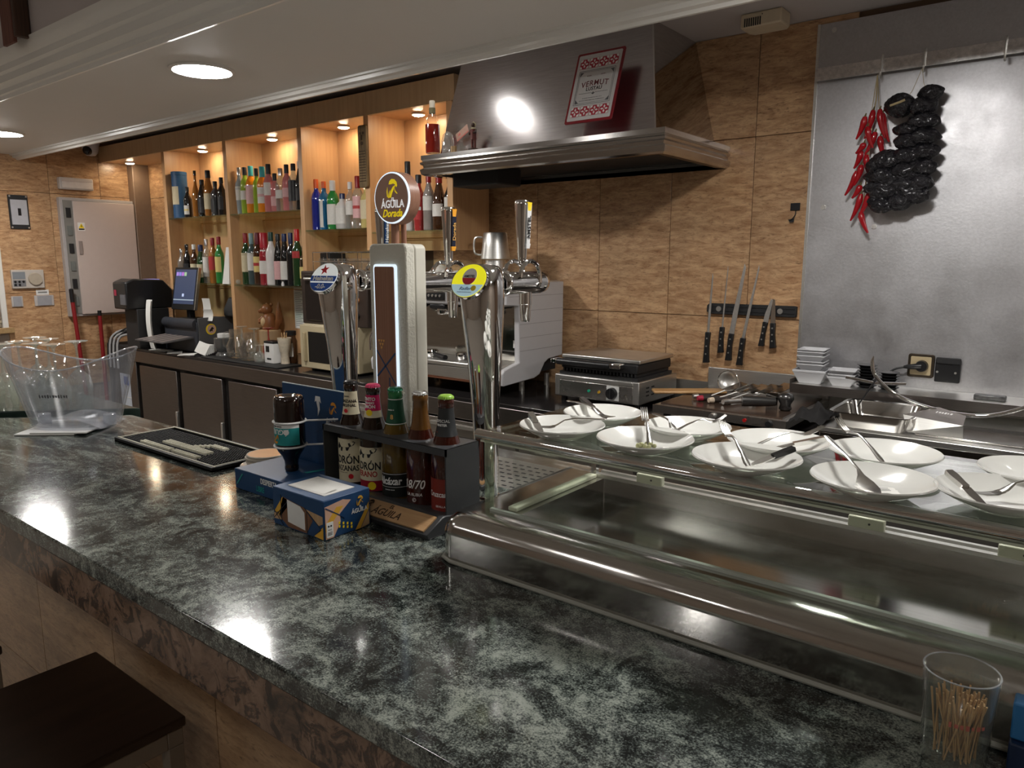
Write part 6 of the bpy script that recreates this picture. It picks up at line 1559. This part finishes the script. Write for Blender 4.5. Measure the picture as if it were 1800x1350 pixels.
# ================================================================ till corner on the back counter
CTOP = 1.0002
cr = thing('cash_drawer_unit', 'dark grey till cabinet with open paper tray on the back counter', 'till', (-4.78, 2.72, CTOP))
part('cabinet', G().box(-.21, .21, -.21, .17, .0, .20), mat('till_navy_grey', (.030, .033, .042), .4), cr, bevel=.006)
part('side_panel', G().box(.205, .2165, -.20, .165, .03, .228), mat('till_side_grey', (.085, .088, .092), .5), cr, bevel=.002)
part('roller_top', G().tube([(-.20, -.20, .185), (.20, -.20, .185)], .034, 20), mat('till_navy_grey', (.030, .033, .042), .4), cr)
tr_ = part('output_tray', G().prism([(-.21, .092), (-.42, .075), (-.42, .082), (-.21, .104)], -.20, .17, 'x'), mat('tray_grey', (.075, .07, .07), .4), cr, bevel=.002)
for k in range(5): part('tray_rib', G().prism([(-.22, .1035), (-.41, .0832), (-.41, .0842), (-.22, .1048)], -.19+k*.072, -.158+k*.072, 'x'), mat('rib_pinkish', (.27, .22, .20), .4), tr_)
stk = part('sticker', G().disc((.2168, -.115, .150), (1, 0, 0), .036, 28, .0012), YEL, cr)
part('sticker_face', G().disc((.2182, -.112, .150), (1, 0, 0), .029, 28, .0006), mat('sticker_pink', (.55, .36, .28), .5), stk)
shape([(-.016, -.008), (-.006, .004), (.004, .016), (.012, .010), (.018, .004), (.006, -.004), (.008, -.016), (-.002, -.010), (-.010, -.018)], BLACK, stk, frame((.2190, -.112, .150), (0, 1, 0), (0, 0, 1)), 'figure_print')
sc3 = thing('till_screen', 'tilted black touch screen with small coloured icons', 'screen', (-4.83, 2.60, CTOP+.2055))
part('stand', G().box(-.02, .02, .0, .04, .0, .09).box(-.09, .09, -.04, .09, -.004, .008), BLACK, sc3, bevel=.004)
FSn = frame((.0, -.012, .205), (1, .12, 0), (0, .20, 1))
part('bezel', G().prism(rrect(.245, .285, .008), -.020, 0).xf(FSn), BLACK, sc3, 30, .002)
part('silver_edge', G().prism([(.1225, -.142), (.128, -.142), (.128, .142), (.1225, .142)], -.020, .001).xf(FSn), STEEL, sc3)
pnl = part('display', G().prism([(-.108, -.105), (.108, -.105), (.108, .128), (-.108, .128)], 0, .0008).xf(FSn), emitter('screen_glow', (.035, .05, .10), .45, (.01, .01, .015)), sc3)
for k, c in enumerate(((.5, .3, .9), (.35, .3, .9), (.6, .2, .8), (.45, .7, .4))):
    shape([(-.100+k*.028, .085), (-.076+k*.028, .085), (-.076+k*.028, .110), (-.100+k*.028, .110)], emitter('icon_%d' % k, c, .35, (.02, .02, .02)), pnl, FSn @ Matrix.Translation((0, 0, .001)), 'icon')
shape([(-.108, -.080), (.108, -.080), (.108, -.073), (-.108, -.073)], emitter('taskbar', (.5, .6, .7), .3, (.02, .02, .02)), pnl, FSn @ Matrix.Translation((0, 0, .001)), 'task_bar')
shape([(-.02, -.055), (.0, -.055), (.0, -.035), (-.02, -.035)], emitter('icon_w', (.6, .7, 1), .4, (.02, .02, .02)), pnl, FSn @ Matrix.Translation((0, 0, .001)), 'icon')
pr_ = thing('receipt_printer', 'black receipt printer with lilac lit lid left of the screen', 'printer', (-5.18, 2.482, CTOP))
part('pedestal', G().box(-.09, .09, -.10, .12, 0, .27), BLACK_M, pr_, bevel=.004)
part('body', G().prism([(-.16, .27), (.16, .27), (.16, .40), (.10, .465), (-.10, .475), (-.16, .45)], -.11, .08, 'x'), BLACK, pr_, bevel=.01)
part('lit_lid', G().box(-.02, .07, .0, .08, .462, .470), emitter('lilac_glow', (.42, .36, .85), .3, (.05, .05, .1)), pr_)
part('paper_slot', G().box(.0, .075, -.165, -.155, .30, .37), mat('slot_grey', (.10, .10, .11), .5), pr_)
part('logo_plate', G().box(-.085, -.055, -.163, -.159, .36, .40), mat('logo_red', (.3, .02, .05), .4), pr_)
cm = thing('black_card_machine', 'black rounded terminal behind the till cabinet', 'card terminal', (-4.50, 2.80, CTOP+.229))
part('body', G().prism([(-.10, 0), (.06, 0), (.075, .06), (.05, .115), (-.06, .125), (-.10, .05)], -.06, .10, 'x'), BLACK_M, cm, bevel=.01)
for k, (x, y, z_, w, h, nm) in enumerate(((-4.60, 2.60, CTOP+.206, .06, .145, 'white receipt curling beside the till screen'), (-4.56, 2.585, CTOP+.206, .07, .075, 'short white receipt in front of the taller one'))):
    t = thing('receipt', nm, 'receipt', (x, y, z_), D(20), 'receipts by the till')
    g = G(); rings = []
    for i in range(9):
        u = i/8; rings.append([(-w/2, .012*math.sin(u*3), h*u), (w/2, .012*math.sin(u*3), h*u), (w/2, .012*math.sin(u*3)+.001, h*u), (-w/2, .012*math.sin(u*3)+.001, h*u)])
    part('strip', g.loft(rings), PAPER, t, 60)
t = thing('hanging_receipts', 'long white receipts hanging down the left of the till', 'receipts', (-5.035, 2.455, CTOP))
for k, dx in enumerate((0, .045, .09)):
    g = G(); rings = []
    for i in range(11):
        u = i/10; rings.append([(-.045+dx*.25+.01*u, -.07*u*(1-u)-.01*k, .33*(1-u)+.004), (.015+dx*.25+.01*u, -.07*u*(1-u)-.01*k, .33*(1-u)+.004-.03*u*(1-u)), (.015+dx*.25+.01*u, -.07*u*(1-u)-.01*k+.001, .33*(1-u)+.004-.03*u*(1-u)), (-.045+dx*.25+.01*u, -.07*u*(1-u)-.01*k+.001, .33*(1-u)+.004)])
    part('strip', g.loft(rings), PAPER, t, 60)
random.seed(6)
for k, (x, y, w, h, rz, nm) in enumerate(((-4.92, 2.44, .16, .07, 10, 'loose paper slip under the paper tray'), (-4.72, 2.43, .11, .09, -30, 'angled white slip at the counter edge'), (-4.56, 2.43, .10, .12, 50, 'white slip hanging over the counter edge'))):
    o = thing('paper_slip', nm, 'paper', (x, y, CTOP+.0005), D(rz), 'paper slips on the back counter')
    part('sheet', G().box(-w/2, w/2, -h/2, h/2, 0, .002), PAPER, o)
nph = thing('napkin_heap', 'heap of white paper napkins right of the till', 'napkins', (-4.425, 2.47, CTOP))
for k in range(7):
    part('napkin', G().box(-.07, .07, -.004, .004, 0, .075-k*.005).xf(Matrix.Translation((.0, -.03+k*.012, .014)) @ Matrix.Rotation(D(-28+k*3), 4, 'X') @ Matrix.Rotation(D(8-k*3), 4, 'Y')), PAPER, nph, bevel=.001)
cj = thing('coffee_jar', 'steel and glass jar with white lid beside the napkin heap', 'jar', (-4.29, 2.53, CTOP))
part('jar', G().lathe([(.050, 0), (.054, .004), (.054, .012), (.040, .03), (.058, .055), (.060, .115), (.056, .118)], 28), mat('jar_grey', (.17, .17, .165), .15, .5), cj, 40)
part('lid', G().lathe([(.034, .119), (.037, .120), (.037, .143), (.032, .146)], 24), WHITE_P, cj)
bmx = thing('black_bar_towel', 'flat black rubber mat on the back counter under the glassware', 'mat', (-3.95, 2.49, CTOP))
part('pad', G().box(-.40, .40, -.085, .085, 0, .006), mat('black_rubber', (.010, .010, .010), .6), bmx, bevel=.002)
GLS = thin_glass('jug_glass', (.95, .96, .95), .9, 0., .10, .012)
def jug(x, y, h, r, label):
    o = thing('glass_jug', label, 'glass jug', (x, y, CTOP+.0065), group='glass jugs on the back counter')
    part('jug_wall', G().lathe([(r*.8, 0), (r*.95, .006), (r, h*.45), (r*.62, h*.72), (r*.66, h), (r*.62, h), (r*.58, h*.73), (r*.95, h*.45), (r*.88, .012)], 28), GLS, o, 60)
    part('jug_handle', G().tube(spline([(-r*.6, -r*.3, h*.9), (-r*1.35, -r*.5, h*.82), (-r*1.4, -r*.5, h*.4), (-r*.85, -r*.3, h*.28)], 5), .006, 8), GLS, o)
    return o
jug(-4.13, 2.52, .175, .062, 'clear glass jug with handle, leftmost of the glassware')
jug(-3.97, 2.51, .165, .066, 'clear glass jug with handle, right of the first one')
for k, (x, y, m, nm) in enumerate(((-4.06, 2.60, WG, 'upturned goblet between the two glass jugs'), (-3.88, 2.58, thin_glass('pink_glass', (.85, .35, .35), .8, 0., .1, .08, (.6, .2, .2)), 'pink stemmed goblet standing upside down behind the jugs'), (-3.84, 2.49, WG, 'small clear goblet right of the jugs'), (-4.20, 2.60, WG, 'upturned goblet behind the leftmost jug'))):
    o = thing('goblet', nm, 'goblet', (x, y, CTOP+.0065 if y < 2.575 else CTOP), group='goblets on the back counter')
    H = [.185, .20, .10, .19][k]
    part('bowl', G().lathe([(.030, 0), (.038, H*.25), (.034, H*.48), (.008, H*.6)], 24, cap0=False), m, o, 60)
    part('stem', G().lathe([(.008, H*.6), (.0045, H*.7), (.0045, H*.93), (.034, H*.985), (.034, H), (.001, H)], 24, cap0=False), m, o, 60)
bx2 = thing('tea_box', 'small white and black printed box right of the glassware', 'box', (-3.75, 2.52, CTOP+.0065))
part('carton', G().box(-.045, .045, -.03, .03, 0, .115), WHITE_P, bx2, bevel=.002)
part('print', G().box(-.028, .005, -.0312, -.0302, .065, .10).box(-.02, .02, -.0312, -.0302, .02, .03), BLACK, bx2)
part('lid', G().box(-.046, .046, -.031, .031, .115, .128), BLACK, bx2, bevel=.002)
scp = thing('sugar_cone', 'white paper cone cup with stir sticks beside the upright', 'cup', (-3.665, 2.54, CTOP+.0065))
part('cup', G().lathe([(.026, 0), (.022, .06), (.030, .075), (.040, .150), (.037, .150), (.02, .07)], 24), mat('cup_print', (.60, .52, .40), .5, var=.3, scale=60), scp, 50)
for k in range(6):
    a = k; part('stir_stick', G().box(-.003, .003, -.001, .001, .08, .18).xf(Matrix.Rotation(a, 4, 'Z') @ Matrix.Rotation(.14, 4, 'X') @ Matrix.Translation((0, .008, 0))), wood('stick_wood', (.55, .36, .18), (.45, .28, .12)), scp)
jr2 = thing('syrup_jar', 'dark jar with pale label behind the paper cone', 'jar', (-3.70, 2.61, CTOP))
part('jar', G().lathe([(.034, 0), (.036, .006), (.036, .13), (.028, .15), (.028, .165)], 24), clearish('syrup_dark', (.05, .02, .008)), jr2)
part('lid', G().lathe([(.031, .165), (.031, .188), (.028, .19)], 20), BLACK, jr2)
part('label', G().arc([(.0366, .04), (.0366, .12)], D(-150), D(-20), 14), LABW, jr2)
br = thing('bear_ornament', 'brown carved animal ornament behind the glassware', 'ornament', (-4.19, 2.80, CTOP))
BRN2 = mat('ornament_brown', (.22, .08, .025), .4, var=.4, scale=25)
part('pedestal', G().lathe([(.07, 0), (.07, .15), (.062, .155)], 20), BEECH_EDGE, br)
g = G()
g.tube([(0, 0, .155), (0, 0, .19), (.0, 0, .235), (.0, 0, .262)], [.045, .046, .040, .028], 16)
g.sphere((-.008, -.01, .285), .036, 16, 12)
g.tube([(-.03, -.02, .280), (-.058, -.035, .272)], [.020, .012], 12)
for s_ in (-1, 1): g.sphere((s_*.024+.004, .0, .318), .011, 10, 8)
g.tube([(-.03, -.02, .235), (-.052, -.04, .215), (-.03, -.05, .20)], [.014, .013, .010], 10)
part('body', g, BRN2, br, 70)
part('belly', G().sphere((-.012, -.024, .205), .030, 14, 10, 1.2), mat('ornament_cream', (.55, .38, .2), .5), br, 70)
part('tail', G().tube([(.035, .02, .16), (.062, .03, .22), (.058, .03, .30), (.066, .03, .335)], [.018, .024, .016, .004], 10), BRN2, br, 70)
for k, (x, z0, w, h, nm) in enumerate(((-4.00, 1.165, .115, .262, 'long printed price list taped below the wine shelf'), (-3.865, 1.335, .085, .10, 'small blank note beside the printed price list'))):
    o = thing('paper_note', nm, 'paper note', (x, 2.902, z0))
    part('sheet', G().box(-w/2, w/2, -.0014, -.0006, 0, h), PAPER, o)
    if k == 0:
        for q in range(20):
            part('text_line', G().box(-w*.40, -w*.40+w*(.45+.35*((q*7) % 5)/5), -.0019, -.0015, .018+q*.0118, .0215+q*.0118), PRN, o)
# microwave and dark oven left of the espresso machine
mw = thing('microwave', 'cream microwave oven with dark window left of the espresso machine', 'microwave', (-3.20, 2.66, CTOP))
CRMP = mat('cream_enamel', (.50, .42, .27), .4, var=.04)
for sx_ in (-1, 1): part('foot', G().box(sx_*.18-.01, sx_*.18+.01, -.14, .14, 0, .012), BLACK, mw)
part('case', G().box(-.23, .23, -.16, .17, .012, .255), CRMP, mw, bevel=.005)
dr_ = part('door', G().box(-.235, .13, -.178, -.161, .014, .250), CRMP, mw, bevel=.004)
part('window', G().box(-.16, .09, -.1795, -.1775, .05, .215), mat('oven_window', (.01, .01, .01), .08), dr_)
part('handle', G().box(-.19, -.175, -.195, -.178, .05, .21), mat('cream_dark', (.36, .29, .17), .4), dr_, bevel=.003)
do = thing('dark_oven', 'dark brown toaster oven standing on the cream microwave', 'oven', (-3.20, 2.68, CTOP+.2555))
part('case', G().box(-.24, .30, -.17, .17, 0, .285), mat('dark_brown_enamel', (.035, .024, .019), .35, var=.2), do, bevel=.006)
part('door', G().box(-.20, .16, -.178, -.171, .02, .265), mat('dark_oven_glass', (.015, .011, .010), .12), do, bevel=.003)
part('door_handle', G().tube([(-.17, -.2, .245), (.13, -.2, .245)], .007, 10), STEEL, do)
for k, zz in enumerate((.06, .14, .22)): part('knob', G().tube([(.225, -.185, zz), (.225, -.171, zz)], [.014, .016], 18), mat('amber_knob', (.55, .18, .02), .3) if k == 1 else BLACK, do)
wr = thing('wire_glass_rack', 'wire rack with upturned shot glasses under the gin shelf', 'wire rack', (-3.20, 2.70, CTOP+.5412))
g = G()
for z_ in (.004, .05, .10):
    for y in (-.12, .12): g.tube([(-.22, y, z_), (.28, y, z_)], .0025, 6)
    for x in (-.22, .28): g.tube([(x, -.12, z_), (x, .12, z_)], .0025, 6)
for x in (-.22, -.095, .03, .155, .28):
    for y in (-.12, .12): g.tube([(x, y, 0), (x, y, .10)], .0022, 6)
for k in range(9): g.tube([(-.22+k*.0625, -.12, .004), (-.22+k*.0625, .12, .004)], .0018, 5)
part('wire_frame', g, CHROME, wr)
for k in range(6):
    o = thing('shot_glass', 'clear shot glass in the wire rack, number in row', 'shot glass', (-3.37+.08*k, 2.62, CTOP+.5412+.0065), group='shot glasses in the wire rack')
    o['label'] = 'clear shot glass in the wire rack, %s' % ['leftmost', 'second from the left', 'third from the left', 'third from the right', 'second from the right', 'rightmost'][k]
    part('glass', G().lathe([(.024, 0), (.026, .004), (.030, .06), (.028, .06), (.022, .008)], 20), GLS, o, 50)
spk = thing('black_speaker', 'small black box in the corner of the wire rack bay', 'speaker', (-3.53, 2.80, CTOP+.55))
part('case', G().box(-.035, .05, -.06, .06, 0, .09), BLACK_M, spk, bevel=.004)
part('pedestal', G().box(-.03, .04, -.05, .05, -.55, 0), BEECH_EDGE, spk)

# bottles and bags on the left of the till, sheet on the counter end
for k, (x, y, h, r, gl, cp, lb, nm) in enumerate(((-5.46, 2.555, .24, .030, GGN, CW, LABW, 'green water bottle left of the hanging receipts'), (-5.50, 2.65, .27, .030, REDB, CRD, LABR, 'red bottle behind the green water bottle'), (-5.425, 2.53, .10, .026, WHB, mat('cap_scarlet', (.55, .01, .01), .4), LABW, 'small white pot with scarlet lid at the counter end'))):
    bottle(x, y+(.045 if y > 2.6 else 0), .9805, h, r, 'slope', gl, cp, .14, lb, (.15, .45), nm, group='bottles at the end of the back counter')
sh_ = thing('notice_sheet', 'blue and white sheet taped to the end of the back counter', 'paper sheet', (-5.38, 2.40, .53))
part('sheet', G().box(-.085, .075, -.002, 0, 0, .27), mat('sheet_blueish', (.55, .60, .68), .6), sh_)
part('print', G().box(-.03, .04, -.0026, -.0021, .19, .25), BLU, sh_)
part('fold', G().box(-.085, .075, -.004, -.002, .10, .103), PAPER, sh_)
cl2 = thing('cleaning_trolley', 'dark bundle of cables and bags below the white cabinet', 'cable heap', (-5.64, 2.70, 0))
part('crate', G().box(-.24, .24, -.20, .20, 0, .98), BLACK_M, cl2, bevel=.01)
random.seed(31)
for k in range(9):
    a = random.uniform(0, 6.28)
    part('cable', G().tube(spline([(-.22+.02*k, -.205, .80), (-.21+.02*k, -.19, 1.0+.01*(k % 3)), (-.17+.02*k, -.08, 1.05+.015*(k % 4)), (-.12+.015*k, .02, 1.03), (-.10+.01*k, .12, 1.0)], 5), .009 if k % 3 else .005, 8), [BLACK, BLACK_M, mat('cable_grey', (.4, .4, .4), .5)][k % 3], cl2)
part('bag', G().sphere((-.10, .06, 1.045), .12, 18, 12, .5), mat('bin_bag', (.012, .012, .013), .3), cl2, 60)
for k, (y0, x0) in enumerate(((2.335, -5.99), (2.44, -5.97))):
    o = thing('mop_handle', ['red broom handle with black tip leaning on the left wall', 'second red broom handle right of the black tipped one'][k], 'broom handle', (x0+.06, y0+.04, 0))
    T_ = 1.39 if k == 0 else 1.28
    part('pole', G().tube([(0, 0, .0), (-.06, -.04 if k == 0 else .03, T_-.10)], .014, 12), mat('red_pole', (.24, .012, .015), .4), o)
    part('tip', G().tube([(-.06, -.04 if k == 0 else .03, T_-.10), (-.062, -.0415 if k == 0 else .03, T_-.005), (-.062, -.0415, T_)] if k == 0 else [(-.06, .03, T_-.10), (-.061, .0305, T_-.06)], [.0155, .0155, .008] if k == 0 else [.0145, .0145], 12), BLACK, o)

# ================================================================ left wall fittings
XW = XL+.0125
ec = thing('electrical_cabinet', 'white electrical cabinet on the left wall with door ajar', 'electrical cabinet', (XW, 2.60, 1.18))
CABW = mat('cabinet_white', (.56, .47, .43), .4, var=.03)
part('box', G().box(0, .05, -.27, .27, 0, .875), mat('cabinet_frame', (.42, .39, .38), .45), ec, bevel=.003)
part('inner_panel', G().box(.051, .056, -.25, .25, .02, .855), mat('fuse_panel', (.22, .21, .19), .6), ec)
for k in range(6): part('breaker', G().box(.056, .064, -.235, -.205, .08+k*.13, .15+k*.13), BLACK_M if k % 2 else mat('breaker_grey', (.16, .17, .16), .5), ec)
dd = part('door', G().box(.058, .076, -.19, .255, .015, .850), CABW, ec, bevel=.003)
part('door_handle', G().box(.0765, .082, -.176, -.150, .46, .56), mat('handle_taupe', (.28, .23, .21), .5), dd, bevel=.002)
stc = part('warning_sticker', G().box(.0762, .0770, -.170, -.120, .635, .695), WHITE_P, dd)
WSM = frame((.0772, -.145, .668), (0, 1, 0), (0, 0, 1))
shape([(-.020, -.014), (.020, -.014), (0, .022)], YEL, stc, WSM, 'triangle_print')
shape([(-.020, -.026), (.020, -.026), (.020, -.017), (-.020, -.017)], BLACK, stc, WSM, 'text_bar')
shape([(.002, .014), (-.004, .0), (0, .0), (-.002, -.010), (.005, .003), (.001, .003)], BLACK, stc, WSM @ Matrix.Translation((0, 0, .0005)), 'bolt_print')
fb = thing('fuse_box_cover', 'small grey fuse box with black surround on the left wall', 'fuse box', (XW, 2.076, 1.936))
part('surround', G().box(0, .012, -.062, .062, -.118, .118), BLACK_M, fb, bevel=.002)
part('cover', G().box(.012, .020, -.052, .052, -.090, .085), mat('cover_grey', (.42, .42, .45), .4), fb, bevel=.003)
part('window', G().box(.0195, .0206, -.010, .010, -.025, .025), BLACK, fb)
for sy_ in (-1, 1):
    for sz_ in (-1, 1): part('screw', G().disc((.012, sy_*.052, sz_*.108), (1, 0, 0), .006, 10, .003), STEEL, fb)
el = thing('emergency_light', 'white emergency light above the electrical cabinet', 'emergency light', (XW, 2.462, 2.157))
part('housing', G().box(0, .05, -.118, .118, -.043, .043), mat('emerg_white', (.56, .50, .46), .45), el, bevel=.008)
part('diffuser', G().box(.05, .056, -.105, .108, -.034, .012), mat('emerg_diffuser', (.64, .58, .54), .2), el, bevel=.004)
part('ridge', G().box(.05, .054, -.108, .110, .018, .026), mat('emerg_white', (.56, .50, .46), .45), el)
th = thing('thermostat', 'white wall thermostat with round dial and small display', 'thermostat', (XW, 2.085, 1.464))
part('case', G().box(0, .022, -.104, .104, -.066, .066), mat('thermo_white', (.50, .45, .40), .45), th, bevel=.004)
part('display', G().box(.022, .0235, -.098, -.018, .0, .052), mat('lcd_grey', (.22, .24, .26), .25), th)
part('keypad', G().box(.022, .0235, -.098, -.018, -.052, -.006), mat('key_grey', (.20, .20, .21), .4), th)
for k in range(5): part('key', G().tube([(.0235, -.085+.026*(k % 3), -.018 if k < 3 else -.04), (.027, -.085+.026*(k % 3), -.018 if k < 3 else -.04)], .008, 10), BLACK, th)
part('dial', G().tube([(.022, .044, .0), (.036, .044, 0)], [.046, .042], 28), mat('dial_tan', (.42, .36, .28), .45), th)
for k, (y, nm) in enumerate(((2.005, 'grey light switch at the pale corner trim'), (2.18, 'double grey light switch below the thermostat'))):
    o = thing('light_switch', nm, 'switch', (XW, y, 1.306))
    w = (.036, .064)[k]
    part('plate', G().box(0, .008, -w, w, -.038, .038), mat('switch_white', (.48, .44, .42), .45), o, bevel=.002)
    part('rocker', G().box(.008, .013, -w*.72, w*.72, -.036, .036), mat('switch_grey', (.33, .33, .35), .4), o, bevel=.002)
lb_ = thing('switch_label', 'small printed sticker above the double light switch', 'sticker', (XW, 2.175, 1.366))
part('sticker', G().box(0, .0012, -.042, .042, -.019, .019), WHITE_P, lb_)
part('print', G().box(.0013, .0018, -.030, .030, -.006, .006), PRN, lb_)
dc = thing('dome_camera', 'white dome security camera under the ceiling in the far corner', 'security camera', (-5.99, 2.56, 2.4768))
part('base', G().lathe([(.062, -.03), (.064, -.02), (.064, 0)], 28), mat('camera_white', (.52, .50, .52), .4), dc)
part('dome', G().lathe([(.0, -.115), (.03, -.11), (.048, -.090), (.056, -.06), (.058, -.03)], 28), mat('camera_white', (.52, .50, .52), .4), dc, 60)
part('lens', G().sphere((.022, -.030, -.078), .034, 18, 12), mat('camera_lens', (.008, .008, .01), .06), dc, 60)

# ================================================================ ornament on the face above the dropped ceiling
pl = thing('wall_planter', 'rustic wooden planter with dark leaves hung above the moulding', 'wall planter', (-3.44, 1.262, 2.44))
WDR = wood('rustic_red_wood', (.16, .055, .035), (.09, .03, .02), (60, 60, 3), .7)
part('front_plank', G().box(-.09, .02, -.05, -.035, 0, .45), WDR, pl, bevel=.003)
part('side_plank', G().box(.021, .045, -.048, .006, .018, .45), wood('rustic_dark_wood', (.075, .035, .02), (.04, .02, .012), (60, 60, 3), .7), pl, bevel=.003)
random.seed(12)
LEAF = mat('dark_leaf', (.02, .035, .018), .5, var=.5, scale=40)
part('stem', G().tube([(.01, -.03, .44), (.10, -.02, .28), (.22, -.01, .25), (.34, -.01, .22)], .004, 6), WDR, pl)
for k in range(22):
    c = Vector((.06+.014*k+random.uniform(-.02, .02), -.02+random.uniform(-.02, .015), .235+random.uniform(-.03, .06)))
    d = Vector((random.uniform(-.3, 1), random.uniform(-.4, .1), random.uniform(-1, .4))).normalized(); s_ = d.cross(Vector((0, 1, .2))).normalized()
    L_ = random.uniform(.03, .06)
    part('leaf', G().add([tuple(c), tuple(c+d*L_*.5+s_*L_*.22), tuple(c+d*L_), tuple(c+d*L_*.5-s_*L_*.22)], [(0, 1, 2), (0, 2, 3)]), LEAF, pl)
